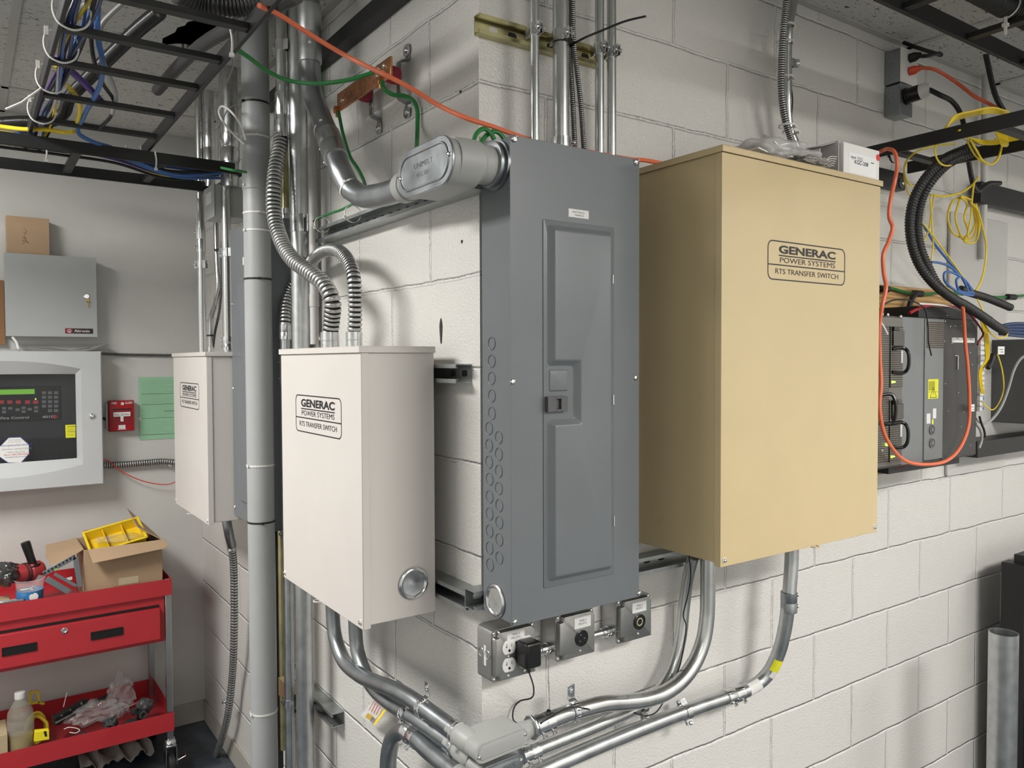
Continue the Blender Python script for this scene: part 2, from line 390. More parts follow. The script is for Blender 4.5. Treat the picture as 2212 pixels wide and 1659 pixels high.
struct(MB().box(0, 4.2, -.008, 0, FLOOR, FLOOR+.10), 'baseboard_right', COVE, bevel=.003)
# ceiling with the torn hole
bm = bmesh.new()
outer = [bm.verts.new((x, y, CEIL)) for x, y in ((-3.2, -4), (4.2, -4), (4.2, DB), (-3.2, DB))]
hp = [(352, 84), (366, 76), (378, 70), (386, 60), (402, 56), (407, 49), (418, 44), (440, 44), (462, 46), (480, 50), (494, 62), (496, 76), (486, 88), (473, 96), (456, 108), (443, 113), (420, 110), (400, 106), (380, 104), (362, 106), (347, 102), (346, 95), (352, 91)]
inner = []
for p in hp:
    q = P('Z', p[0], p[1], CEIL); inner.append(bm.verts.new((q.x+random.uniform(-.004, .004), q.y+random.uniform(-.006, .006), CEIL)))
for lp in (outer, inner):
    for i in range(len(lp)): bm.edges.new((lp[i], lp[(i+1) % len(lp)]))
bmesh.ops.triangle_fill(bm, edges=bm.edges[:], use_beauty=True, use_dissolve=False)
bmesh.ops.recalc_face_normals(bm, faces=bm.faces[:])
ex = bmesh.ops.extrude_face_region(bm, geom=bm.faces[:])
bmesh.ops.translate(bm, verts=[g for g in ex['geom'] if isinstance(g, bmesh.types.BMVert)], vec=(0, 0, .015))
mbx = MB(); mbx.bm.free(); mbx.bm = bm
struct(mbx, 'ceiling', TILE)
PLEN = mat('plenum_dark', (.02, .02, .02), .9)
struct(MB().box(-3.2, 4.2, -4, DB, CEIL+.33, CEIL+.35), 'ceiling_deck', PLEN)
n = 0
def tbar(x0, x1, y0, y1):
    global n; n += 1
    struct(MB().box(x0, x1, y0, y1, CEIL-.004, CEIL-.0005), 'trim_%d' % n, TBAR)
for xx in (-1.98, -1.37, -.76, 1.07+.61, 2.29, 2.9, 3.5): tbar(xx-.012, xx+.012, -4, DB if xx < 0 else 0)
for yy in (2.10, .88, -.34, -1.56, -2.78): tbar(-3.2, -.0, yy-.012, yy+.012)
for yy in (-.34-.305, -1.56, -2.78): tbar(0, 4.2, yy-.012, yy+.012)
tbar(-3.2, 0, DB-.024, DB-.001); tbar(-.024, -.001, 0, DB-.024); tbar(0, 4.2, -.024, -.001)
# ceiling lamps; the last two are added fill, out of view
EMW = mat('lamp_diffuser', (1, .98, .94), .5, emis=2.2)
for i, (lx, ly, sx, sy, wt, c) in enumerate(LAMPS):
    t = thing('ceiling_light', ['recessed fluorescent troffer over the red cart side of the room', 'recessed fluorescent troffer facing the tan switch box', 'added fill lamp in the rear left of the ceiling, out of view', 'added fill lamp in the rear right of the ceiling, out of view'][i], 'light', (lx, ly, CEIL-.03))
    MB().box(lx-sx/2-.02, lx+sx/2+.02, ly-sy/2-.02, ly+sy/2+.02, CEIL-.022, CEIL-.006).build('frame', TBAR, t)
    MB().box(lx-sx/2, lx+sx/2, ly-sy/2, ly+sy/2, CEIL-.027, CEIL-.022).build('diffuser', EMW, t)

# ================================================================== switch boxes
def sticker_generac(fr, parent, u0, u1, z0, z1, o, name='nameplate'):
    f = FR[fr]; W = u1-u0; H = z1-z0; X = f(1, 0, 0)-f(0, 0, 0); Z = Vector((0, 0, 1)); N_ = (f(0, 1, 0)-f(0, 0, 0))
    lt = .0011*W/.12
    mb = MB(fr)
    def rr(r, off):
        pts = []
        for cxx, czz, a0 in ((u1-r, z1-r, 0), (u0+r, z1-r, 90), (u0+r, z0+r, 180), (u1-r, z0+r, 270)):
            for k in range(5):
                a = math.radians(a0+k*22.5); pts.append(f(cxx+r*math.cos(a), off, czz+r*math.sin(a)))
        return pts
    loop = rr(.05*W, o+.0004)
    for i in range(len(loop)): mb.bar(loop[i], loop[(i+1) % len(loop)], lt, .0003, up=N_)
    zz = z0+.385*H; mb.bar(f(u0, o+.0004, zz), f(u1, o+.0004, zz), lt, .0003, up=N_)
    zz = z0+.635*H; mb.bar(f(u0+.13*W, o+.0004, zz), f(u1-.13*W, o+.0004, zz), lt, .0003, up=N_)
    pl = mb.build(name, INK, parent, label='thin black rounded border with two rules')
    t = MB()
    t.text('GENERAC', f(u0+.13*W, o+.0003, z0+.70*H), X, Z, .205*H, .74*W, bold=.035)
    t.text('POWER SYSTEMS', f(u0+.145*W, o+.0003, z0+.455*H), X, Z, .135*H, .72*W)
    t.text('RTS TRANSFER SWITCH', f(u0+.09*W, o+.0003, z0+.155*H), X, Z, .135*H, .82*W)
    t.text("'", f(u0+.885*W, o+.0003, z0+.84*H), X, Z, .04*H, .01*W)
    t.build('lettering', INK, pl)
def plug(fr, parent, face, c, r, N_):       # stamped knockout closure
    mb = MB(); mb.lathe(c, N_, [(0, r), (.002, r), (.0035, r*.96), (.0045, r*.86), (.003, r*.78), (.001, r*.74), (.0006, r*.2), (.0014, 0)], 40, caps=False)
    return mb.build('knockout_plug', ZINC, parent)
def switch_box(name, label, fr, u0, u1, z0, z1, ob, of, m, plate, plugs=(), side=-1, lid=.014):
    f = FR[fr]; t = thing(name, label, 'electrical box', f((u0+u1)/2, ob, z0))
    fl = .018; N_ = f(0, 1, 0)-f(0, 0, 0); U_ = f(1, 0, 0)-f(0, 0, 0)
    MB(fr).box(u0+.003, u1-.003, ob, of-.006, z0+.006, z1-.004).build('body', m, t, bevel=.002)
    # front cover: a shallow tray over the body
    mb = MB(fr); mb.box(u0, u1, of-.0015, of, z0, z1-.014)
    mb.box(u0, u0+.0015, of-fl, of-.0015, z0, z1-.014); mb.box(u1-.0015, u1, of-fl, of-.0015, z0, z1-.014); mb.box(u0+.0015, u1-.0015, of-fl, of-.0015, z0, z0+.0015)
    cv = mb.build('front_cover', m, t, bevel=.0008)
    mb = MB(fr); mb.box(u0-.004, u1+.004, ob, of+.005, z1-.0012, z1)
    mb.box(u0-.004, u0-.0025, ob, of+.005, z1-lid, z1-.0012); mb.box(u1+.0025, u1+.004, ob, of+.005, z1-lid, z1-.0012); mb.box(u0-.0025, u1+.0025, of+.0035, of+.005, z1-lid, z1-.0012)
    mb.build('lid', m, t, bevel=.0008)
    for uu in (u0+.012, u1-.012):
        c = f(uu, of, z0+.014)
        MB().lathe(c, N_, [(0, .0062), (.0016, .0062), (.0018, .005)], 18).build('washer', WHITEP, cv)
        s_ = screw(cv, c+N_*.0018, N_, .0048)
    um = (u0+u1)/2+(.03 if fr == 'A' else .0)
    mb = MB(); pts = [f(um-.012, of, z0+.001)]
    mb.tube([f(um-.011, of-.001, z0), f(um-.009, of+.010, z0), f(um, of+.0135, z0), f(um+.009, of+.010, z0), f(um+.011, of-.001, z0)], .0016, 6)
    mb.build('hasp', m, t)
    sticker_generac(fr, cv, *plate, of)
    return t
# tan box on wall_right
oT = .298
u0, _ = L('A', 1558, 800, oT); u1, _ = L('A', 1898, 800, oT); _, z1 = L('A', 1565, 312, oT+.005); _, z0 = L('A', 1557, 1226, oT)
TANBOX = (u0, u1, z0, z1)
pu0, pz1 = L('A', 1659, 518, oT); pu1, pz0 = L('A', 1824, 613.5, oT); _, pzz1 = L('A', 1824, 536, oT)
tan = switch_box('transfer_switch_box', 'large tan transfer switch box right of the grey panel', 'A', u0, u1, z0, z1, .042, oT, TAN, (pu0, pu1, L('A', 1659, 602, oT)[1], pz1))
MB().ring(P('X', 1420, 1110, u0+.0028), (1, 0, 0), .021, .0007, 36).ring(P('X', 1420, 1110, u0+.0028), (1, 0, 0), .0155, .0006, 32).build('knockout', TAN, tan)
# near light box on wall_left
oC = .222
def cream_box(label, e0, e1, zt, zb, o, pl_, plugpx=None, sideu=None):
    return switch_box('transfer_switch_box', label, 'B', e0, e1, zb, zt, .045, o, CREAM, pl_)
e0, _ = L('B', 610, 1000, oC); e1, _ = L('B', 781, 1000, oC); _, zb = L('B', 785, 1362, oC); _, zt = L('B', 778, 747, oC+.005)
CRB = (e0, e1, zb, zt)
pu0, pz0 = L('B', 640, 929, oC); _, pz1 = L('B', 640, 852.5, oC); pu1, _ = L('B', 737.5, 900, oC)
crm = cream_box('near off-white transfer switch box left of the wall corner', e0, e1, zt, zb, oC, (pu0, pu1, pz0, pz1))
cpl = P('Y', 893.5, 1260, -(e1)); r_ = mpx(cpl, 35)
plug('B', crm, 'side', Vector((cpl.x, -e1-.0028+.003, cpl.z)), r_, Vector((0, -1, 0)))
# far light box on wall_left
oD = .235
g0, _ = L('B', 378, 1000, oD); g1, _ = L('B', 449, 1000, oD); _, gb = L('B', 450, 1134, oD); _, gt = L('B', 443, 760, oD+.005)
pu0, pz0 = L('B', 390, 877, oD); _, pz1 = L('B', 390, 826, oD); pu1, _ = L('B', 430, 860, oD)
far = cream_box('far off-white transfer switch box beside the green sheet, left of the grey pipe', g0, g1, gt, gb, oD, (pu0, pu1, pz0, pz1))
FARB = (g0, g1, gb, gt)

# ================================================================== grey load centre on wall_right
def rpoly(pts, r, k=3):      # round the corners of a (u,z) polygon
    out = []; n_ = len(pts)
    for i in range(n_):
        a, b, c = (Vector(pts[i-1]), Vector(pts[i]), Vector(pts[(i+1) % n_])); d1 = (a-b); d2 = (c-b); rr = min(r, d1.length*.45, d2.length*.45)
        p1 = b+d1.normalized()*rr; p2 = b+d2.normalized()*rr
        for j in range(k+1):
            t_ = j/k; out.append(tuple(p1*(1-t_)**2+b*2*t_*(1-t_)+p2*t_**2))
    return out
def offpoly(pts, d):         # inset of a polygon (positive = inward for CCW)
    out = []; n_ = len(pts)
    for i in range(n_):
        a, b, c = (Vector(pts[i-1]), Vector(pts[i]), Vector(pts[(i+1) % n_])); d1 = (b-a).normalized(); d2 = (c-b).normalized()
        n1 = Vector((-d1.y, d1.x)); n2 = Vector((-d2.y, d2.x)); k = n1+n2; k = k/(max(.2, k.dot(n1)))
        out.append(tuple(b+k*d))
    return out
def emboss(mb, poly, layers, fr='A', r=0, k=4):   # stacked loops: (inset, o)
    f = FR[fr]; loops = []
    for ins, o in layers:
        pl_ = offpoly(poly, ins) if ins else poly
        if r: pl_ = rpoly(pl_, max(.0009, r-ins*.45), k)
        loops.append([mb.v(f(u, o, z)) for u, z in pl_])
    for a, b in zip(loops, loops[1:]):
        for i in range(len(a)): mb.bm.faces.new((a[i], a[(i+1) % len(a)], b[(i+1) % len(a)], b[i]))
    mb.bm.faces.new(loops[-1]); mb.bm.faces.new(loops[0][::-1]); return mb
oP = .15; a0, az1 = L('A', 1102, 290, oP); a1, _ = L('A', 1380.5, 342, oP); _, az0 = L('A', 1104, 1355, oP)
PAN = (a0, a1, az0, az1)
pan = thing('breaker_panel', 'tall grey breaker panel at the wall corner with a latched door', 'electrical panel', fA((a0+a1)/2, .042, az0))
MB('A').box(a0+.002, a1-.002, .042, oP-.004, az0+.004, az1-.002).build('body', PGREY, pan, bevel=.0015)
tr = MB('A').box(a0-.001, a1+.001, oP-.003, oP, az0, az1).build('trim_cover', PGREY, pan, bevel=.0008)
for px, py in ((1110, 299), (1107, 824), (1112, 1343), (1374, 350), (1373, 816), (1380, 1281)):
    p = P('A', px, py, oP); p.y = -oP; screw(tr, p, (0, -1, 0), .0078 if py < 360 else .0062)
d0, dz1 = L('A', 1172, 473, oP); d1, _ = L('A', 1325.5, 800, oP); _, dz0 = L('A', 1175, 1271, oP)
door = MB(); emboss(door, [(d0, dz0), (d1, dz0), (d1, dz1), (d0, dz1)], [(0, oP-.001), (0, oP+.0016), (.0012, oP+.0022)], r=.004)
door = door.build('door', PGREY, pan)
def q(px, py): return L('A', px, py, oP+.004)
eu0, ez1 = q(1183, 484); eu1, _ = q(1322, 700); _, ez0 = q(1188, 1257); nu, nz1 = q(1240, 790); _, nz0 = q(1240, 904)
po = [(eu0, ez0), (eu1, ez0), (eu1, ez1), (eu0, ez1), (eu0, nz1), (nu, nz1), (nu, nz0), (eu0, nz0)]
mb = MB()
emboss(mb, po, [(0, oP+.002), (.0005, oP+.0030), (.0025, oP+.0042), (.0095, oP+.0135), (.0115, oP+.0148), (.0145, oP+.0152)], r=.009)
mb.build('raised_panel', PGREY, door, ang=.5)
s0, sz1 = q(1186, 798); s1, sz0 = q(1228, 845)
mb = MB(); emboss(mb, [(s0, sz0), (s1, sz0), (s1, sz1), (s0, sz1)], [(0, oP+.002), (.002, oP+.0045), (.004, oP+.0052)], r=.005)
mb.build('raised_panel', PGREY, door)
l0, lz1 = q(1178, 857); l1, lz0 = q(1221, 888)
lt_ = MB('A'); lm = (l0+l1)/2
LATCH = mat('dark_latch_plastic', (.085, .085, .09), .35)
lt_.box(l0, lm-.004, oP+.002, oP+.013, lz0, lz1).box(lm+.009, l1, oP+.002, oP+.013, lz0, lz1).box(lm-.004, lm+.009, oP+.002, oP+.013, lz1-.005, lz1).box(lm-.004, lm+.009, oP+.002, oP+.013, lz0, lz0+.005).box(lm-.004, lm+.009, oP+.002, oP+.006, lz0+.005, lz1-.005)
lt_.build('latch', LATCH, door, bevel=.0008)
for px, py0, py1 in ((1323, 594, 613), (1324, 853, 874), (1325.5, 1115, 1136)):
    hu, hz1 = L('A', px, py0, oP+.002); _, hz0 = L('A', px, py1, oP+.002)
    MB('A').box(hu-.0012, hu+.0012, oP+.001, oP+.0045, hz0, hz1).build('hinge', ZINC, door)
t0, tz1 = L('A', 1228, 449.5, oP); t1, tz0 = L('A', 1271.5, 473.5, oP); tz1 = L('A', 1228, 450, oP)[1]; tz0 = L('A', 1228, 468, oP)[1]
st = MB('A').box(t0, t1, oP, oP+.0004, tz0, tz1).build('name_sticker', STICK, tr)
mb = MB(); hh = tz1-tz0
mb.text('ELECTRICAL', fA(t0+(t1-t0)*.2, oP+.0004, tz0+hh*.56), (1, 0, 0), (0, 0, 1), hh*.20, (t1-t0)*.6); mb.text('PANEL-B', fA(t0+(t1-t0)*.30, oP+.0004, tz0+hh*.2), (1, 0, 0), (0, 0, 1), hh*.20, (t1-t0)*.43)
mb.build('lettering', INK, st)
SX = a0-.001+.003
for px, py in [(1061.5, 742), (1061.5, 780), (1061.5, 817), (1062, 855), (1062, 893), (1056, 925), (1056, 962), (1056, 998), (1057, 1035), (1057, 1073), (1057, 1110), (1057, 1147), (1057, 1184), (1058, 1220), (1077, 945), (1077, 981), (1077, 1018), (1077, 1055), (1078, 1092), (1078, 1129), (1078, 1166), (1078, 1205)]:
    p = P('X', px, py, SX-.001); MB().ring(p, (1, 0, 0), mpx(p, 13.5), .0006, 28, 5).build('knockout', PGREY, pan)
p = P('X', 1070.5, 1297, SX-.001); plug('A', pan, 's', p, mpx(p, 36), Vector((-1, 0, 0)))
# far grey panel behind the pipe, wall_left
fp0 = FARB[1]+.002; o_ = .15; f1_ = fp0+.36; _, fz1 = L('B', 506, 495, o_); _, fz0 = L('B', 520, 1120, o_)
fpan = thing('breaker_panel', 'grey breaker panel half hidden behind the big grey plastic pipe', 'electrical panel', fB((fp0+f1_)/2, .042, fz0))
MB('B').box(fp0, f1_, .042, o_-.003, fz0+.003, fz1-.003).build('body', PGREY, fpan, bevel=.0015)
ft = MB('B').box(fp0-.001, f1_+.001, o_-.003, o_, fz0, fz1).build('trim_cover', PGREY, fpan, bevel=.0008)
fd = MB(); emboss(fd, [(fp0+.09, fz0+.05), (f1_-.06, fz0+.05), (f1_-.06, fz1-.17), (fp0+.09, fz1-.17)], [(0, o_), (0, o_+.002), (.012, o_+.003), (.02, o_+.012), (.024, o_+.0125)], 'B', r=.012)
fd.build('door', PGREY, fpan)
for zz in (fz0+.03, (fz0+fz1)/2-.05, fz1-.25): screw(ft, fB(fp0+.01, o_, zz), (-1, 0, 0), .006)
stk = MB('B').box(fp0+.14, fp0+.19, o_, o_+.0005, fz1-.13, fz1-.105).build('name_sticker', STICK, ft)
# ================================================================== struts, conduits, fittings
def strut(name, label, fr, a, b, zc, m, o0=0, dep_=.0413, slots=(), ends=(True, True)):
    # open channel running along u from a to b, slot side out
    f = FR[fr]; mb = MB(fr); h = .0206; t_ = .0025
    prof = [(0, -h), (dep_, -h), (dep_, -h+.009), (dep_-.006, -h+.009), (dep_-.006, -h+.0065), (dep_-t_, -h+.0065), (dep_-t_, -h+t_), (t_, -h+t_),
            (t_, h-t_), (dep_-t_, h-t_), (dep_-t_, h-.0065), (dep_-.006, h-.0065), (dep_-.006, h-.009), (dep_, h-.009), (dep_, h), (0, h)]
    mb.prism([f(a, o0+o, zc+z) for o, z in prof], f(b, 0, 0)-f(a, 0, 0))
    s_ = mb.build(name, m, None, label=label, cat='strut channel')
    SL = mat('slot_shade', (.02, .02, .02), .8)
    for u, hole in slots:
        mm = MB(fr)
        pts = rpoly([(u-.011, zc-.007), (u+.011, zc-.007), (u+.011, zc+.007), (u-.011, zc+.007)], .0069, 4)
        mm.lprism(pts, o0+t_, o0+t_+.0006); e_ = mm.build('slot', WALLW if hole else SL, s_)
    return s_
WALLW = mat('wall_through_slot', (.56, .55, .52), .5)
au, az = L('A', 1036, 50, .0413)
zs_ = (L('A', 1042, 27, .0215)[1]+L('A', 1042, 73, .0215)[1])/2; au = L('A', 1036, 50, .0215)[0]
strut('strut_channel', 'yellow zinc strut channel high on the wall above the grey panel', 'A', au, .33, zs_, GOLDZINC, dep_=.0215, slots=[(.035, 1), (.085, 0), (.19, 0), (.24, 0), (.29, 0)])
strut('strut_channel', 'dull steel strut channel on the wall under the large elbow, left of the corner', 'B', -.84, .045, 1.972, STRUT, slots=[(-.70+.047*k, 0) for k in range(15)])
strut('strut_channel', 'short strut end beside the near off-white box, at its upper right', 'B', CRB[0]+.02, -.033, 1.572, STRUT, slots=[(-.06, 0), (-.11, 0)])
strut('strut_channel', 'strut channel between the near off-white box and the corner, at its lower right', 'B', CRB[0]+.02, .0, 1.088, STRUT, slots=[(-.03, 0), (-.08, 0), (-.13, 0)])
strut('strut_channel', 'strut channel behind the foot of the grey panel, running on to the tan box', 'A', -.042, TANBOX[1]-.05, 1.098, STRUT, slots=[(-.012, 1), (.37, 0), (.4, 1), (.447, 1), (.49, 0), (.54, 0)])
strut('strut_channel', 'strut channel low on the left wall with a tan bracket on it', 'B', -1.28, -.757, .543, STRUT)
strut('strut_channel', 'strut channel hidden behind the head of the tan box', 'A', TANBOX[0]+.03, TANBOX[1]-.05, 2.0, STRUT)
strut('strut_channel', 'strut channel behind the head of the grey panel', 'A', .02, .3, 1.95, STRUT)
strut('strut_channel', 'strut channel behind the far grey panel', 'B', FARB[0]+.03, f1_-.03, 1.25, STRUT)
strut('strut_channel', 'strut channel at head height behind the far boxes', 'B', FARB[0]+.03, f1_-.03, 1.55, STRUT)

def setscrew(parent, c, n, r=.0045):
    c = Vector(c); n = Vector(n).normalized(); mb = MB()
    mb.cyl(c, c+n*r*1.6, r*.8, 10).lathe(c+n*r*1.2, n, [(0, r*1.25), (r*.8, r*1.25), (r*1.0, r)], 12)
    return mb.build('screw', SCREW, parent)
def collar(parent, c, d, r, ln, name='coupling', m=None, screws=None, lip=True):   # sleeve centred on c along d
    c = Vector(c); d = Vector(d).normalized(); R_ = r*1.16
    prof = [(0, r*.98), (.0005, R_), (ln*.46, R_), (ln*.48, R_*.975), (ln*.52, R_*.975), (ln*.54, R_), (ln-.0005, R_), (ln, r*.98)]
    e = MB().lathe(c-d*ln/2, d, prof, 28).build(name, m or ZINC, parent)
    if screws is not None:
        for k in (-.28, .28):
            setscrew(e, c+d*ln*k+Vector(screws).normalized()*R_*.97, screws)
    return e
def connector(parent, c, d, r, ln=.03, screws=None, n=1):   # box connector: barrel + locknut rim at its far end
    c = Vector(c); d = Vector(d).normalized()
    e = MB().lathe(c, d, [(0, r*1.0), (.0005, r*1.18), (ln*.7, r*1.18), (ln*.74, r*1.3), (ln*.96, r*1.3), (ln, r*1.1)], 28).build('connector', ZINC, parent)
    if screws is not None:
        for k in range(n): setscrew(e, c+d*ln*(.3+.35*k)+Vector(screws).normalized()*r*1.14, screws)
    return e
def clamp(label, c, d, r, o, wd=.016, m=None, group=None, boltdir=(0, 0, 1), name='pipe_clamp', mk='strut'):
    # two piece strut clamp round a pipe: c axis point, d pipe direction, o outward wall normal
    c = Vector(c); d = Vector(d).normalized(); o = Vector(o).normalized(); sdd = d.cross(o).normalized(); t = thing(name, label, 'pipe clamp', c, group)
    R_ = r+.0012
    for s_ in (-1, 1):
        pts = [c + (o*math.cos(a)+sdd*s_*math.sin(a))*R_ for a in [math.radians(12+k*14) for k in range(11)]]
        pts = [c+o*(R_+.013)+sdd*s_*.004, c+o*(R_+.002)+sdd*s_*.004] + pts + [c-o*(R_+.012)+sdd*s_*.006]
        mb = MB()
        for a, b in zip(pts, pts[1:]): mb.bar(a, b, .0022, wd, up=d)
        mb.build('strap_half', m or ZINC, t)
    MB().cyl(c+o*(R_+.008)-sdd*.011, c+o*(R_+.008)+sdd*.011, .0028, 10).build('bolt', SCREW, t)
    hexnut(t, c+o*(R_+.008)+sdd*.006, sdd, .0058, .0045)
    screw(t, c+o*(R_+.008)-sdd*.006, -sdd, .0055)
    return t
def strap1(label, c, d, r, wn, up, wd=.015, m=None, group=None):
    # one hole strap: loop over the pipe with an ear on the wall; wn = wall normal, up = towards the ear
    c = Vector(c); d = Vector(d).normalized(); wn = Vector(wn).normalized(); up = Vector(up).normalized(); R_ = r+.0012
    t = thing('conduit_strap', label, 'pipe strap', c, group)
    pts = [c + (wn*math.cos(a)-up*math.sin(a))*R_ for a in [math.radians(-92+k*17) for k in range(12)]]
    ear0 = c+up*(R_+.001)-wn*(r*.55); pts = [ear0+up*.034, ear0+up*.003] + pts
    mb = MB()
    for a, b in zip(pts, pts[1:]): mb.bar(a, b, .0022, wd, up=d)
    e = mb.build('strap', m or ZINC, t, bevel=.0006)
    for k in (-.35, .35):
        q_ = [c+d*wd*k+(wn*math.cos(a)-up*math.sin(a))*(R_+.001) for a in [math.radians(-60+j*14) for j in range(12)]]
        MB().tube(q_, .0016, 8).build('rib', m or ZINC, e)
    screw(t, ear0+up*.022+wn*.001, wn, .005)
    return t
def tie(label, c, d, r, m, tail=None, group=None, w_=.0052, head=None):
    c = Vector(c); d = Vector(d).normalized(); R = rotto(d)
    n_ = 26; mb = MB(); loop = [c+R@Vector(((r+.0008)*math.cos(2*math.pi*k/n_), (r+.0008)*math.sin(2*math.pi*k/n_), 0)) for k in range(n_)]
    for k in range(n_): mb.bar(loop[k], loop[(k+1) % n_], .0014, w_, up=d)
    hd = Vector(head) if head is not None else (Vector(CAM)-c); hd = (hd-d*hd.dot(d)).normalized()
    mb.obox(c+hd*(r+.003), hd*.0026, d*.0032, d.cross(hd)*.0036)
    if tail is not None:
        q_ = spline([c+hd*(r+.003)] + [Vector(p) for p in tail], 6)
        for a, b in zip(q_, q_[1:]): mb.bar(a, b, .0012, w_*.9, up=d)
    return mb.build('cable_tie', m, None, label=label, cat='cable tie', group=group)
def pipe(name, label, pts, r, m, cat='conduit', seg=24, n=8, straight=False):
    pts = pts if straight else spline(pts, n)
    return MB().tube(pts, r, seg).build(name, m, None, label=label, cat=cat)
def vpipe(name, label, p, z0, z1, r, m, cat='conduit', seg=28):
    return MB().cyl((p.x, p.y, z0), (p.x, p.y, z1), r, seg).build(name, m, None, label=label, cat=cat)
UPZ = CEIL+.02
# --- above the grey panel (wall_right)
VA = Vector((0, -1, 0)); o_ = .062
for px, wpx, label, o_ in ((1155, 20, 'slim steel conduit rising from the grey panel, first from the left', .070), (1212, 36, 'thick steel conduit rising from the grey panel between the slim ones', .074),
                     (1295, 20, 'slim steel conduit rising from the grey panel, left of the last one', .070), (1321, 20, 'slim steel conduit rising from the right end of the grey panel', .070)):
    p = P('A', px, 200, o_); r = mpx(p, wpx)/2; v = vpipe('steel_conduit', label, p, PAN[3]+.001, UPZ, r, EMT)
    c = Vector((p.x, p.y, PAN[3]+(.045 if wpx > 30 else .014)))
    e = connector(v, (p.x, p.y, PAN[3]+(.040 if wpx > 30 else .022)), (0, 0, -1), r, .04 if wpx > 30 else .022)
    if wpx > 30:
        for zz in (.015, .03): setscrew(e, (p.x+r*1.0, p.y-r*.55, PAN[3]+zz), (1, -.5, 0), .005)
    else: setscrew(e, (p.x+r*.9, p.y-r*.6, PAN[3]+.012), (1, -.6, 0), .0035)
    clamp('steel strut clamp round the ' + ('thick conduit above the grey panel' if wpx > 30 else {1155: 'first slim conduit above the grey panel', 1295: 'slim conduit beside the last one above the grey panel', 1321: 'last slim conduit at the right above the grey panel'}[px]), (p.x, p.y, zs_-.008), (0, 0, 1), r, VA, .024)
MCM = mat('armoured_cable', (.42, .41, .39), .3, .95, var=.1)
for i, (pts, label) in enumerate(((((1231, 0), (1233, 60), (1232, 130), (1236, 200), (1239, 260), (1243, 320)), 'armoured cable beside the thick conduit above the grey panel, left one'),
                     (((1235, 0), (1238, 60), (1240, 100), (1246, 150), (1254, 220), (1263, 325)), 'armoured cable beside the thick conduit above the grey panel, right one'))):
    q_ = PP('A', .066+.013*i, *pts); q_[0].z = UPZ; q_[-1].z = PAN[3]+.001
    MB().corr(spline(q_, 8), mpx(q_[2], 12)/2, .0042, .22, 12, 4).build('armoured_cable', MCM, None, label=label, cat='cable')
p = P('A', 1212, 85, .09)
tie('black cable tie with a long tail round the thick conduit above the grey panel', (P('A', 1212, 200, .074).x+.004, -.074, P('A', 1212, 84, .09).z), (0, 0, 1), .0205, BLACKP, tail=PP('A', .12, (1262, 82), (1300, 66), (1350, 46), (1395, 35)), head=(1, -.4, 0))
# --- bottom runs on wall_left: two bends out of the near off-white box
NB = Vector((-1, 0, 0))
def runB(label, pts, wpx, o, end=None, z_start=None, m=DARKSTEEL):
    q_ = PP('B', o, *pts)
    if z_start is not None: q_.insert(0, Vector((q_[0].x, q_[0].y, z_start)))
    if end is not None: q_.append(Vector(end))
    r = mpx(q_[len(q_)//2], wpx)/2; return pipe('steel_conduit', label, q_, r, m, n=10), q_, r
ca, qa, ra = runB('curved conduit from the near off-white box to the upper grey elbow fitting', [(719, 1325), (724, 1375), (741, 1424), (774, 1456), (811, 1474), (848, 1488), (884, 1507, .097), (922, 1534, .09), (959, 1561, .083), (990, 1584, .079)], 33, .10, z_start=CRB[2]+.002)
cb, qb, rb = runB('curved conduit behind the first one, from the near off-white box to the lower elbow fitting', [(768, 1365), (772, 1405), (787, 1451), (808, 1487), (845, 1520), (893, 1549), (946, 1585, .07), (1000, 1625, .063)], 31, .078, z_start=CRB[2]+.002)
cc, qc, rc = runB('conduit arching up from below and running to the corner', [(838, 1690), (839, 1640), (846, 1602), (860, 1583), (880, 1580), (902, 1597), (926, 1620), (965, 1652), (990, 1674)], 38, .085, z_start=FLOOR+.001, end=None)
ccx = qc[-1]
d_ = (qa[-1]-qa[-2]).normalized(); e = connector(ca, qa[-1]-d_*.022, d_, ra, .026); setscrew(e, qa[-1]-d_*.008+Vector((-.6, 0, -.8))*ra*1.15, (-.6, 0, -.8))
e = collar(cc, (qc[5]+qc[6])/2+Vector((0, 0, 0)), qc[6]-qc[5], rc*.97, .055, screws=(-.7, .2, -.7))
strap1('steel strap with an ear on the wall holding the curved conduit, left of the corner', P('B', 916, 1530, .091), qa[8]-qa[7], ra, NB, (0, .1, 1))
clamp('strut clamp with a hanging bolt on the conduit under the near off-white box', P('B', 880, 1541, .078), qb[6]-qb[5], rb, (-.25, .5, -1), .02)
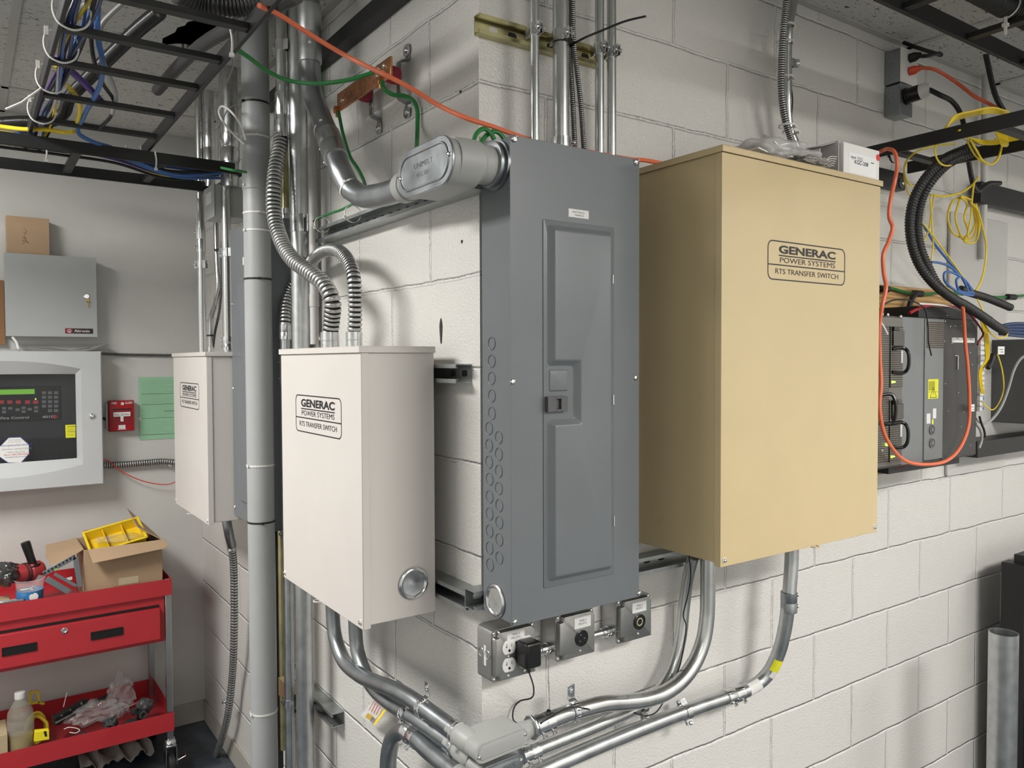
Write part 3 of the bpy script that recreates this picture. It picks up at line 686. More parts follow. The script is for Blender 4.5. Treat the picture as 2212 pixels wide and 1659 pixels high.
# elbow fitting (upper, painted grey) and the dark one below
def elbow_lb(name, label, pl, pr_, o, hh, dpt, m, mcov, lid_=True, leg=None):
    a = P('A', pl[0], pl[1], o); b = P('A', pr_[0], pr_[1], o); d = (b-a); ln = d.length; d.normalize(); up = Vector((0, 0, 1))
    t = thing(name, label, 'conduit fitting', (a+b)/2)
    def stad(off, scale=1.):
        R_ = hh*scale; pts = []
        for cxx, s0 in ((b-d*hh, -90), (a+d*hh, 90)):
            for k in range(13):
                an = math.radians(s0+k*15); pts.append(cxx+(d*math.cos(an)+up*math.sin(an))*R_+VA*off)
        return pts
    body = MB(); body.prism(stad(-dpt), VA*dpt); body.build('body', m, t, bevel=.003, seg=3)
    cv = MB(); rings = [[cv.v(p_) for p_ in stad(o1, s1)] for o1, s1 in ((0, 1.04), (.0022, 1.04), (.003, 1.0), (.003, .72), (.0052, .62), (.0054, .58))]
    for A_, B_ in zip(rings, rings[1:]):
        for i in range(len(A_)): cv.bm.faces.new((A_[i], A_[(i+1) % len(A_)], B_[(i+1) % len(A_)], B_[i]))
    cv.bm.faces.new(rings[-1]); cv.bm.faces.new(rings[0][::-1]); cv = cv.build('cover', mcov, t)
    for q_ in (a+d*hh*.42-up*hh*.25, b-d*hh*.42+up*hh*.25): screw(cv, q_+VA*.003, VA, .0045)
    return t, a, b, d, cv
lb1, la, lb_, ld_, _ = elbow_lb('elbow_fitting', 'light grey elbow fitting wrapping the wall corner near the bottom', (1025, 1633), (1139, 1587), .122, .0205, .072, CASTGREY, CASTGREY)
lb1z = (la.z+lb_.z)/2
ax = qa[-1]
MB().lathe(qa[-1]+d_*.001, d_, [(-.012, .0205), (-.008, .0225), (.01, .0235), (.04, .0235), (.050, .020), (.056, .010), (.057, 0)], 28).build('back_hub', CASTGREY, lb1)
hubA = P('A', 1122, 1583, .097); hubB = P('A', 1163, 1566, .097); dd = (hubB-hubA).normalized()
MB().lathe(hubA-dd*.02, dd, [(0, .0205), (.03, .0205), (.034, .0185), (.050, .018)], 28).build('side_hub', CASTGREY, lb1)
lb2, l2a, l2b, l2d, cv2 = elbow_lb('elbow_fitting', 'dark metal elbow fitting below the light grey one, cut by the frame', (1035, 1682), (1130, 1643), .118, .0185, .055, CAST, DARKSTEEL)
MB().text('MXS', P('A', 1090, 1664, .1245), l2d, (0, 0, 1), .009, .028, depth=.0003).build('lettering', ZINC, cv2)
d2_ = (qb[-1]-qb[-2]).normalized(); e = connector(cb, qb[-1]-d2_*.05, d2_, rb, .03); setscrew(e, qb[-1]-d2_*.035+Vector((-.6, 0, -.8))*rb*1.15, (-.6, 0, -.8))
MB().lathe(qb[-1]-d2_*.022, d2_, [(0, .019), (.01, .021), (.045, .021), (.056, .016), (.060, 0)], 24).build('back_hub', CASTGREY, lb2)
# --- wall_right: three runs to the tan box
def runA(label, pts, wpx, o, m, z_end=None, ri=None, start=None):
    q_ = PP('A', o, *pts)
    if start is not None: q_.insert(0, Vector(start))
    if z_end is not None: q_.append(Vector((q_[-1].x, q_[-1].y, z_end)))
    r = mpx(q_[ri if ri is not None else len(q_)//2], wpx)/2; return pipe('steel_conduit', label, q_, r, m, n=10), q_, r
c1, q1, r1 = runA('bright conduit from the light grey elbow sweeping up into the tan box', [(1150, 1571), (1172, 1562), (1205, 1549), (1245, 1535, .095), (1300, 1521), (1350, 1517), (1395, 1511), (1435, 1497), (1472, 1470), (1500, 1432), (1519, 1385), (1527, 1335), (1529, 1280), (1529, 1235)], 34, .10, EMT, z_end=TANBOX[2]+.004)
for q_ in q1: pass
e = collar(c1, q1[1], q1[1]-q1[0], r1*1.02, .045, name='connector', screws=(.2, -.7, -.7))
MB().lathe(q1[0]-(q1[1]-q1[0]).normalized()*.004, q1[1]-q1[0], [(0, r1*1.4), (.005, r1*1.4), (.0055, r1*1.1)], 10).build('locknut', ZINC, c1, bevel=.001)
c2, q2, r2 = runA('conduit behind the bright sweep, rising to the tan box from the dark elbow', [(1126, 1633), (1165, 1617), (1230, 1591), (1300, 1563), (1360, 1537, .06), (1410, 1508, .055), (1450, 1450, .05), (1470, 1380, .047), (1478, 1310, .047), (1486, 1250, .055), (1497, 1205, .07)], 28, .085, EMT, ri=3)
e = collar(c2, (q2[0]*.55+q2[1]*.45), q2[1]-q2[0], r2*1.05, .045, name='connector', screws=(.2, -.7, -.7))
c3, q3, r3 = runA('lowest long conduit, climbing the right wall and bending up into the tan box', [(1120, 1690), (1170, 1665), (1300, 1608), (1420, 1560), (1500, 1530), (1580, 1503), (1620, 1487), (1655, 1460, .072), (1680, 1415, .095), (1695, 1360, .112), (1703, 1300, .12), (1708, 1240, .12), (1710, 1205, .12)], 31, .058, GALV, z_end=TANBOX[2]+.004, ri=5, start=(-.035, -.058, P('A', 1120, 1690, .058).z-.004))
q3l = P('A', 1583, 1502, .058); MB().tube(spline([ccx, ccx+(qc[-1]-qc[-2]).normalized()*.05, Vector((-.075, -.052, (ccx.z+q3[0].z)/2)), q3[0]], 8), r3*1.25, 22).build('corner_elbow', CASTGREY, None, label='third elbow fitting at the wall corner, lowest and cut by the frame', cat='conduit fitting')
collar(c3, q3l, q3[6]-q3[4], r3*1.02, .065, screws=(.1, -.9, -.5))
collar(c3, P('A', 1704, 1300, .12), (0, 0, 1), r3*1.02, .055, m=DARKSTEEL, screws=(1, -.2, 0))
p0, p1_ = P('A', 1677, 1434, .058), P('A', 1671, 1447, .058)
# stickers wrapped on the conduit
def wrap(pts, r, m, a0, a1, label=None, name='sticker', parent=None):
    mb = MB(); pts = [Vector(p) for p in pts]; rings = []
    for i in range(len(pts)):
        d = (pts[min(i+1, len(pts)-1)]-pts[max(i-1, 0)]).normalized(); o = (VA-d*VA.dot(d)).normalized(); s_ = d.cross(o)
        rings.append([mb.v(pts[i]+(o*math.cos(math.radians(a))+s_*math.sin(math.radians(a)))*(r+.0004)) for a in np.linspace(a0, a1, 9)])
    for A_, B_ in zip(rings, rings[1:]):
        for k in range(8): mb.bm.faces.new((A_[k], A_[k+1], B_[k+1], B_[k]))
    return mb.build(name, m, parent, label=label)
sp3 = spline(q3, 10)
def near(px, py):
    best = min(range(len(sp3)), key=lambda i: (Vector(sp3[i])-P('A', px, py, .085)).length); return best
i0 = near(1683, 1420); i1 = near(1672, 1445)
def seg3(a, b):
    ia, ib = near(*a), near(*b); ia, ib = min(ia, ib), max(ia, ib); q_ = sp3[ia:ib+1]
    return q_ if len(q_) > 2 else sp3[ia-1:ib+2]
wrap(seg3((1684, 1415), (1671, 1446)), r3, YSTICK, -70, 60, 'yellow sticker', parent=c3)
wrap(seg3((1671, 1448), (1662, 1462)), r3, STICK, -40, 60, 'white sticker', parent=c3)
wrap(seg3((1645, 1474), (1630, 1487)), r3, STICK, -80, 80, 'torn white sticker', parent=c3)
strap1('steel strap with an ear on the wall on the bright sweep conduit', P('A', 1240, 1536, .096), q1[3]-q1[1], r1, VA, (0, 0, 1), wd=.02)
clamp('clamp with a hanging bolt on the lowest conduit, nearest the bend', P('A', 1480, 1538, .058), q3[5]-q3[4], r3, (.1, -.5, -1), .018)
clamp('clamp with a hanging bolt on the conduit behind the bright sweep', P('A', 1385, 1528, .06), q2[4]-q2[3], r2, (.1, -.5, -1), .018)
# --- upper left: large conduit with elbow into the panel side
ob = .15
yc = .10
big_pts = [(670, 0, .13), (669, 60, .13), (669, 120, .13), (671, 177, .13), (678, 214, .13), (693, 253, .132), (709, 291, .135), (725, 337, .14), (739, 374, .138), (755, 404, .128), (782, 423, .118), (818, 422, .113), (850, 414, .11), (880, 404, .108)]
qg = PP('B', .13, *big_pts); qg[0] = Vector((qg[1].x, qg[1].y, UPZ)); rg = mpx(qg[6], 46)/2
big = pipe('steel_conduit', 'thick conduit bending down the left wall into the big metal elbow fitting', qg, rg, DARKSTEEL, seg=32, n=10)
collar(big, P('B', 669, 75, .13), (0, 0, 1), rg*.99, .15, screws=(-.3, .9, 0), m=GALV)
collar(big, P('B', 717, 316, .138), qg[7]-qg[6], rg*.99, .10, screws=(-.3, .8, -.5), m=GALV)
for i, (px, py, dd_, lab) in enumerate(((669, 101, (0, 0, 1), 'near its top coupling'), (702, 282, None, 'above its middle coupling'), (757, 408, None, 'at the foot of its slope'))):
    c_ = P('B', px, py, (.13, .134, .127)[i]); dd_ = dd_ or ((qg[6]-qg[5]) if i == 1 else (qg[10]-qg[8])); tie('white cable tie round the thick bent conduit, '+lab, c_, dd_, rg, TIEW, tail=None if i < 2 else None)
# the elbow: cover faces the room (-x), outlet turns into the panel side
lbA = P('B', 866, 386, .185); lbB = P('B', 975, 338, .185)
zc_ = 1.981; xo = -.150; yb0, yb1 = .078, -.143
t = thing('elbow_fitting', 'big metal elbow fitting with an oval cover beside the grey panel', 'conduit fitting', (xo+.04, (yb0+yb1)/2, zc_))
hh = .046
def stadX(x, scale=1.):
    R_ = hh*scale; pts = []
    for yy, s0 in ((yb1+hh*1.0, -90), (yb0-hh*1.0, 90)):
        for k in range(13):
            an = math.radians(s0+k*15); pts.append(Vector((x, yy-math.cos(an)*R_*1.0, zc_+math.sin(an)*R_)))
    return pts
MB().prism(stadX(xo+.003), Vector((.07, 0, 0))).build('body', CASTGREY, t, bevel=.004, seg=3)
cv = MB(); rings = [[cv.v(p_) for p_ in stadX(xo+x1, s1)] for x1, s1 in ((.003, 1.05), (0, 1.05), (-.001, 1.02), (-.001, .80), (-.004, .76), (-.004, .72), (-.0015, .68))]
for A_, B_ in zip(rings, rings[1:]):
    for i in range(len(A_)): cv.bm.faces.new((A_[i], A_[(i+1) % len(A_)], B_[(i+1) % len(A_)], B_[i]))
cv.bm.faces.new(rings[-1]); cv.bm.faces.new(rings[0][::-1]); cv = cv.build('cover', DARKSTEEL, t)
mb = MB(); mb.text('UNIMELT', (xo-.0017, .005, zc_+.004), (0, -1, 0), (0, 0, 1), .010, .075); mb.text('N.E.C. USA', (xo-.0017, -.005, zc_-.014), (0, -1, 0), (0, 0, 1), .008, .05); mb.build('lettering', ZINC, cv)
for yy, zz in ((yb1+.012, zc_+.005), (yb0-.011, zc_-.004)): screw(cv, (xo-.001, yy, zz), (-1, 0, 0), .0055)
pc = Vector((-.024, -.098, zc_+.012)); hub = MB()
hub.lathe((xo+.02, yb1+hh-.004, zc_+.003), (1, .0, .03), [(0, hh*.97), (.035, hh*.97), (.056, hh*.94), (.062, hh*.84), (.096, hh*.82)], 36); hub.build('outlet', CASTGREY, t)
MB().lathe((PAN[0]-.006, yb1+hh-.004, zc_+.008), (1, 0, 0), [(-.014, hh*.86), (-.012, hh*1.0), (-.006, hh*1.0), (-.004, hh*.9), (.0, hh*.9), (.001, hh*1.08), (.007, hh*1.08)], 36).build('lock_ring', DARKSTEEL, t)
MB().lathe((xo+.042, yb0-.03, zc_-.004), (0, 1, 0), [(0, .034), (.03, .034), (.055, .031), (.06, .031), (.062, .034), (.09, .0335)], 30).build('back_hub', CASTGREY, t)
# --- vertical pipes on the left wall
pv = P('B', 560, 800, .17); rpv = mpx(pv, 57)/2
pvc = vpipe('plastic_pipe', 'big grey plastic pipe standing from floor to ceiling', pv, FLOOR+.001, CEIL-.001, rpv, PVC, 'pipe', 40)
def bell(z): MB().lathe((pv.x, pv.y, z), (0, 0, 1), [(0, rpv), (.002, rpv*1.05), (.09, rpv*1.06), (.1, rpv)], 40).build('coupling', PVC, pvc)
bell(P('B', 560, 395, .17).z-.02)
for i, (py, m_, lb_2) in enumerate(((218, BLACKP, 'black tie, topmost'), (293, TIEW, 'white tie, topmost of the white ones'), (401, TIEW, 'white tie at the ladder rack'), (460, TIEW, 'white tie, upper of the close pair'), (498, TIEW, 'white tie, lower of the close pair'), (603, BLACKP, 'black tie at mid height'), (1003, TIEW, 'white tie level with the foot of the fire panel'), (1123, BLACKP, 'black tie, lowest black one'), (1523, TIEW, 'white tie, lowest of all'))):
    q_ = P('B', 560, py, .17); tie(lb_2+' round the big grey plastic pipe', (pv.x, pv.y, q_.z), (0, .0, 1), rpv, m_, head=(-.2, -1, .0) if i % 2 else (-1, -.3, 0))
pe = P('B', 611, 200, .12); re_ = mpx(pe, 30)/2; zt_ = P('B', 611, 262, .12).z
emt = vpipe('steel_conduit', 'steel conduit beside the grey plastic pipe, ending in the long hose', pe, zt_, UPZ, re_, EMT)
zz = P('B', 611, 206, .12).z; collar(emt, (pe.x, pe.y, zz-.06), (0, 0, 1), re_*1.02, .13)
clamp('strut clamp on the conduit above the long hose', (pe.x, pe.y, P('B', 611, 100, .12).z), (0, 0, 1), re_, (-.3, .9, 0), .03)
HOSE = mat('flexible_conduit', (.52, .52, .51), .33, .95, var=.12, vs=30)
fx = [(609, 268, .12), (606, 312, .13), (597, 354, .15), (592, 400, .165), (591, 445, .17), (597, 487, .17), (613, 532, .17), (637, 565, .165), (672, 590, .15), (702, 617, .135), (718, 650, .125), (717, 690, .12), (713, 730, .12)]
qf = PP('B', .15, *fx); rf = mpx(qf[4], 33)/2; qf[-1].z = CRB[3]+.035
MB().corr(spline(qf, 10), rf, .0125, .26, 28, 10, sharp=True).build('flexible_conduit', HOSE, None, label='long metal hose snaking down from the conduit to the near off-white box', cat='flexible conduit')
hz = bpy.data.objects['flexible_conduit']
collar(hz, qf[0]+Vector((0, 0, .005)), (0, 0, 1), rf*.92, .05, name='connector')
e = collar(hz, (qf[-1].x, qf[-1].y, CRB[3]+.022), (0, 0, 1), rf*.98, .044, name='connector'); setscrew(e, (qf[-1].x-.005, qf[-1].y+rf*1.2, CRB[3]+.03), (-.3, 1, 0), .007); screw(e, (qf[-1].x-rf*1.1, qf[-1].y-.004, CRB[3]+.01), (-1, 0, 0), .004)
fx2 = [(765, 730, .12), (767, 690, .12), (767, 640, .12), (764, 600, .12), (753, 565, .11), (732, 542, .10), (708, 540, .09), (686, 552, .075), (665, 575, .06), (645, 600, .055), (628, 626, .07), (618, 660, .09), (616, 700, .10), (616, 718, .10)]
qf2 = PP('B', .1, *fx2); rf2 = mpx(qf2[2], 31)/2; qf2[0].z = CRB[3]+.03
h2 = MB().corr(spline(qf2, 10), rf2, .0115, .26, 26, 10, sharp=True).build('flexible_conduit', HOSE, None, label='arched metal hose looping over the near off-white box behind the pipe', cat='flexible conduit')
collar(h2, (qf2[0].x, qf2[0].y, CRB[3]+.02), (0, 0, 1), rf2*.98, .04, name='connector'); collar(h2, qf2[-1], (0, 0, 1), rf2*.98, .045, name='connector')
pl_ = qf2[-1]; low = vpipe('steel_conduit', 'long steel conduit below the arched hose, right of the grey plastic pipe', pl_, FLOOR+.001, pl_.z-.02, rf2*.92, GALV)
zz = P('B', 616, 800, .10).z; collar(low, (pl_.x, pl_.y, zz), (0, 0, 1), rf2*.92, .09, screws=(-.4, .9, 0))
clamp('clamp with a round washer on the conduit behind the near off-white box', (pl_.x, pl_.y, P('B', 612, 1150, .10).z), (0, 0, 1), rf2*.92, (-.3, .95, 0), .03)
clamp('clamp on the lowest part of the long steel conduit by the strut', (pl_.x, pl_.y, .543), (0, 0, 1), rf2*.92, (-.3, .95, 0), .03)
MB('B').box(-1.10, -.93, .05, .085, .512, .57).build('strut_bracket', mat('tan_zinc', (.42, .37, .22), .35, .8), None, label='short tan strut piece bolted to the low strut channel', cat='bracket')
pm = P('B', 648, 600, .085); rm = mpx(pm, 38)/2; mid = vpipe('steel_conduit', 'tall steel conduit passing behind the long hose and down behind the off-white box', pm, FLOOR+.3, UPZ, rm, GALV)
clamp('wide strap clamp on the tall conduit above the arched hose', (pm.x, pm.y, P('B', 648, 483, .085).z), (0, 0, 1), rm, (-.1, 1, 0), .05)
pw = P('B', 677, 500, .02); wp = vpipe('painted_conduit', 'white painted conduit flat on the left wall behind the tall steel one', pw, CRB[3]+.02, UPZ, mpx(pw, 19)/2, mat('painted_pipe', (.60, .59, .56), .4))
MB().lathe((pw.x, pw.y, P('B', 677, 665, .02).z), (0, 0, 1), [(0, .012), (.003, .0155), (.04, .0155), (.043, .012)], 20).build('coupling', MATS['painted_pipe'], wp)
py_ = P('B', 601, 600, .05); yz = vpipe('steel_conduit', 'slim yellow zinc conduit seen between the hoses', py_, FLOOR+.4, P('B', 606, 470, .05).z, .013, GOLDZINC)
py2 = P('B', 616, 400, .06); yz2 = vpipe('steel_conduit', 'short slim yellow zinc conduit behind the long hose', py2, P('B', 616, 470, .06).z, UPZ, .012, GOLDZINC)
collar(yz2, (py2.x, py2.y, P('B', 616, 462, .06).z), (0, 0, 1), .012, .035)
pk = P('B', 598, 1300, .06); MB().box(pk.x-.012, pk.x+.012, pk.y-.011, pk.y+.011, FLOOR+.001, 2.2).build('cable_duct', BLACKR, None, label='black vertical cable run squeezed between grey pipe and steel conduit', cat='cable duct')
dk = bpy.data.objects['cable_duct']
for k in range(15):
    zz = .05+k*.14; MB().box(pk.x-.0135, pk.x-.012, pk.y-.012, pk.y+.012, zz, zz+.004).build('tie_band', TIEW, dk)
# ================================================================== outlet boxes under the grey panel
def outlet_box(label, fr, u0, u1, z0, z1, ob, of, m=CAST, cover=GALV, cut=True):
    f = FR[fr]; N_ = f(0, 1, 0)-f(0, 0, 0); t = thing('outlet_box', label, 'outlet box', f((u0+u1)/2, ob, z0)); r = .009
    MB().lprism([], 0, 0) if False else None
    b = MB(fr); b.lprism(rpoly([(u0, z0), (u1, z0), (u1, z1), (u0, z1)], r, 4), ob, of-.012); b.build('body', m, t, bevel=.0015)
    w_ = u1-u0; c = .014
    pts = [(u0+c, z0+.001), (u1-.001, z0+.001), (u1-.001, z1-c), (u1-c, z1-c), (u1-c, z1-.001), (u0+.001, z1-.001), (u0+.001, z0+c), (u0+c, z0+c)]
    pts = [(u0+.002, z0+c), (u0+c, z0+c), (u0+c, z0+.002), (u1-.002, z0+.002), (u1-.002, z1-c), (u1-c, z1-c), (u1-c, z1-.002), (u0+.002, z1-.002)]
    pts = [(u0+c, z0+.002), (u1-c*.3, z0+.002), (u1-.002, z0+c*.3), (u1-.002, z1-c), (u1-c, z1-.002), (u0+c, z1-.002), (u0+c, z1-c), (u0+.002, z1-c), (u0+.002, z0+c), (u0+c, z0+c)]
    cv = MB(); emboss(cv, pts, [(0, of-.013), (0, of-.008), (.0015, of-.003), (.003, of-.0005), (.0045, of)], fr, r=.005); cv = cv.build('cover', cover, t)
    pl = MB(fr); pl.lprism(rpoly([(u0, z0), (u1, z0), (u1, z1), (u0, z1)], r, 4), of-.0125, of-.0105); pl.build('cover_rim', cover, t)
    for uu, zz_ in ((u0+c*.45, z1-c*.5), (u1-c*.45, z0+c*.55), (u0+c*.45, z0+c*.5), (u1-c*.45, z1-c*.5)): screw(cv, f(uu, of-.0105, zz_), N_, .0042)
    return t, cv
def kos(t, xs, face_u, fr, dirv, m):
    for c, r_ in xs: MB().ring(c, dirv, r_, .0006, 24, 5).build('knockout', m, t)
def receptacle(t, c, fr='A', m=WHITEP, s=1.0):
    f = FR[fr]; N_ = (f(0, 1, 0)-f(0, 0, 0)); u, z = c[0], c[1]; of = c[2]
    pts = []
    for k in range(32):
        a = 2*math.pi*k/32; x = .0172*math.cos(a); y = max(-.0143, min(.0143, .0172*math.sin(a))); pts.append((u+x*s, z+y*s))
    e = MB(); emboss(e, pts, [(0, of-.001), (0, of+.0018), (.0015, of+.0026), (.002, of+.0026)], fr); e = e.build('receptacle', m, t)
    mb = MB(fr)
    mb.box(u-.0072, u-.0060, of+.0026, of+.0029, z-.000, z+.008); mb.box(u-.0095, u-.006, of+.0026, of+.0029, z+.0015, z+.0028); mb.box(u+.0055, u+.0067, of+.0026, of+.0029, z+.0005, z+.0075)
    mb.lprism([(u+.003*math.cos(math.radians(a)), z-.0065+.003*math.sin(math.radians(a))) for a in range(0, 360, 30)], of+.0026, of+.0029)
    mb.build('slots', BLACKP, e); return e
def circuit_label(t, u0, u1, z0, z1, of, txt2):
    s_ = MB('A').box(u0, u1, of, of+.0004, z0, z1).build('circuit_sticker', STICK, t); h = z1-z0
    mb = MB(); mb.text('PANEL A', fA(u0+(u1-u0)*.3, of+.0004, z0+h*.58), (1, 0, 0), (0, 0, 1), h*.17, (u1-u0)*.42); mb.text(txt2, fA(u0+(u1-u0)*.22, of+.0004, z0+h*.3), (1, 0, 0), (0, 0, 1), h*.17, (u1-u0)*.52); mb.build('lettering', INK, s_)
oB = .066
bz0, bz1 = .928, 1.036
b1, cv1 = outlet_box('metal outlet box with white receptacles under the left end of the grey panel', 'A', -.012, .100, bz0-.004, bz1-.001, .001, oB, cover=mat('satin_cover', (.38, .375, .36), .32, .9, var=.08, vs=15))
COV = MATS['satin_cover']
for i, (px, py) in enumerate(((1099, 1398), (1099, 1436), (1135, 1388), (1134, 1427))):
    u, z = L('A', px, py, oB); receptacle(cv1, (u, z, oB))
for px, py in ((1099, 1418), (1098, 1460), (1133, 1449)):
    p = P('A', px, py, oB); screw(cv1, (p.x, -oB, p.z), (0, -1, 0), .0032)
u0, z1 = L('A', 1095, 1367, oB); u1, z0 = L('A', 1133, 1381, oB); circuit_label(cv1, u0, u1, z0, z1+.002, oB, 'CIRCUIT-4')
for yy in (-.018, -.042): MB().ring((-.0126, yy, .98), (1, 0, 0), .0095, .0007, 24, 5).build('knockout', GALV, b1)
MB().box(-.0124, -.012, -.036, -.028, .955, .998).build('barcode_sticker', STICK, b1)
b2, cv2_ = outlet_box('metal outlet box with a black round receptacle, middle of the three under the grey panel', 'A', .150+.008, .262+.006, bz0+.002, bz1-.001, .001, oB, cover=COV)
b3, cv3 = outlet_box('metal outlet box with a black round receptacle, rightmost of the three under the grey panel', 'A', .335+.004, .447, bz0+.004, bz1+.001, .001, oB, cover=mat('satin_cover_dark', (.28, .285, .28), .36, .9, var=.06))
for t_, px, py, lx0, ly0, lx1, ly1, k in ((cv2_, 1256, 1378, 1241, 1336, 1276, 1346, 1), (cv3, 1381, 1343, 1366, 1304, 1396, 1313, 2)):
    u, z = L('A', px, py, oB); e = MB().lathe(fA(u, oB, z), (0, -1, 0), [(0, .0185), (.002, .0185), (.003, .017), (.0012, .0155), (.0012, 0)], 32).build('receptacle', BLACKP, t_)
    mb = MB('A')
    if k == 2: MB().ring(fA(u, oB+.0016, z), (0, 1, 0), .0085, .0012, 24, 6).build('contact_ring', mat('ivory_plastic', (.55, .52, .33), .5), e)
    else:
        for a in (90, 210, 330):
            a = math.radians(a+20); mb.box(u+.008*math.cos(a)-.002, u+.008*math.cos(a)+.002, oB+.0012, oB+.0018, z+.008*math.sin(a)-.001, z+.008*math.sin(a)+.001)
        mb.build('contact_slots', ZINC, e)
    us, zs = L('A', px-3, py+(28 if k == 1 else 26), oB); screw(t_, fA(us, oB, zs), (0, -1, 0), .0035)
    u0, z1 = L('A', lx0, ly0, oB); u1, z0 = L('A', lx1, ly1+6, oB); circuit_label(t_, u0, u1, z0+.001, z1, oB, 'CIRCUIT-6' if k == 1 else 'CIRCUIT-2')
for xa, xb, z, lab in ((.100, .158, .955, 'short conduit nipple between the left and middle outlet boxes'), (.268, .339, .957, 'short conduit nipple between the middle and right outlet boxes')):
    nip = MB().cyl((xa, -.03, z), (xb, -.03, z), .0092, 24).build('conduit_nipple', EMT, None, label=lab, cat='conduit')
    e = MB().lathe((xb-.024, -.03, z), (1, 0, 0), [(0, .0095), (.001, .0115), (.016, .0115), (.017, .0135), (.0238, .0135)], 24).build('connector', ZINC, nip)
    setscrew(e, (xb-.018, -.041, z-.001), (.2, -1, -.1), .004); setscrew(e, (xb-.009, -.041, z-.001), (.2, -1, -.1), .004)
# power adapter + its wire
u0, z1 = L('A', 1137, 1384, .105); u1, z0 = L('A', 1168, 1442, .105)
ad = MB('A'); ad.box(.041, .082, oB+.0030, .108, .955, 1.010)
ad = ad.build('power_adapter', BLACKP, None, label='black plug-in power adapter in the white receptacles', cat='power adapter', bevel=.006, seg=4)
for k in range(8): MB('A').box(.046, .054, .1081, .1084, .970+k*.003, .9706+k*.003).build('grip_ridge', BLACKP, ad)
MB().lathe((.060, -.09, .963), (0, 0, -1), [(0, .0045), (.018, .004), (.022, .0022)], 12).build('strain_relief', BLACKR, ad)
wp_ = [(1149, 1460, .09), (1153, 1488, .06), (1147, 1508, .03), (1122, 1515, .012), (1110, 1530, .01), (1109, 1555, .02), (1128, 1566, .05), (1155, 1572, .10), (1176, 1557, .125), (1200, 1543, .125), (1227, 1529, .122), (1262, 1530, .122), (1300, 1540, .08), (1350, 1531, .06), (1385, 1545, .085), (1410, 1543, .085), (1428, 1525, .07), (1450, 1480, .06), (1468, 1440, .09), (1478, 1390, .10), (1482, 1350, .09), (1476, 1330, .085), (1485, 1290, .09), (1492, 1245, .09), (1488, 1195, .10)]
cable('adapter_wire', 'thin black wire trailing from the power adapter along the conduits', [Vector((.060, -.09, .945))]+PP('A', .1, *wp_)[1:], .0017, BLACKR, 'wire')
tie('black cable tie holding the adapter wire on the bright sweep conduit', P('A', 1184, 1556, .1), q1[1]-q1[0], r1, BLACKP, head=(0, -.2, 1))
# hang tag on the left conduit
tg = P('B', 815, 1535, .06)
tag_ = MB(); a_, b_, c_, d_ = P('B', 815, 1506, .05), P('B', 835, 1522, .05), P('B', 806, 1564, .04), P('B', 780, 1545, .04)
tag_.prism([a_, b_, c_, d_], Vector((-.002, 0, 0))); tag_ = tag_.build('hang_tag', PAPER, None, label='white and yellow folded tag hanging behind the conduits left of the corner', cat='tag')
MB().prism([P('B', 836, 1523, .052), P('B', 838, 1530, .065), P('B', 812, 1566, .06), P('B', 807, 1564, .044)], Vector((-.0008, 0, 0))).build('side_flap', YELLOW, tag_)
MB().prism([P('B', 795, 1540, .0535), P('B', 805, 1547, .0535), P('B', 799, 1556, .0535), P('B', 789, 1549, .0535)], Vector((-.0006, 0, 0))).build('window', mat('ochre_print', (.55, .36, .05), .6), tag_)
mb = MB()
for k in range(4):
    a1_, b1__ = P('B', 808+k*5, 1514+k*4, .0535), P('B', 797+k*5, 1534+k*3, .0535); mb.bar(a1_, b1__, .0022, .0004, up=(1, 0, 0))
mb.build('print', mat('red_print', (.5, .12, .12), .6), tag_)

# ================================================================== ground bus bar
t = thing('ground_bus_bar', 'copper ground bar on red insulators high on the left wall', 'ground bar', fB(-.33, 0, 2.2))
bb = .060; bu0 = -.607; bu1 = -.283; bzb, bzt = 2.270, 2.318
def bu(u): return -.607+(u+.476)*1.069
MB('B').box(bu0, bu1, bb, bb+.006, bzb, bzt).build('bar', COPPER, t, bevel=.001)
br_ = t.children[0] if t.children else None
holes = [(-.43, 2.262), (-.41, 2.243), (-.385, 2.262), (-.36, 2.243), (-.34, 2.262), (-.34, 2.243), (-.31, 2.262), (-.31, 2.243), (-.285, 2.262), (-.285, 2.243), (-.26, 2.262), (-.26, 2.243)]
br_ = [o for o in bpy.data.objects if o.name.startswith('bar')][-1]
for u, z in holes: MB().ring(fB(bu(u), bb+.0061, z+.041), (1, 0, 0), .0028, .0008, 14, 5).build('hole', mat('copper_shade', (.16, .06, .03), .5, .6), br_)
for u, z in ((-.205, 2.264), (-.205, 2.247), (-.445, 2.252), (-.235, 2.266), (-.24, 2.25)): screw(br_, fB(bu(u), bb+.006, z+.041), (-1, 0, 0), .0062)
for u, z in ((-.604, 2.266), (-.335, 2.264)):
    mb = MB(); mb.lathe(fB(u, bb+.006, z+.004), (0, 0, -1), [(0, .006), (.012, .0062), (.014, .005)], 12); mb.box(-bb-.016, -bb-.004, -u-.006, -u+.006, z, z+.018); mb.build('lug', COPPER, br_, bevel=.001)
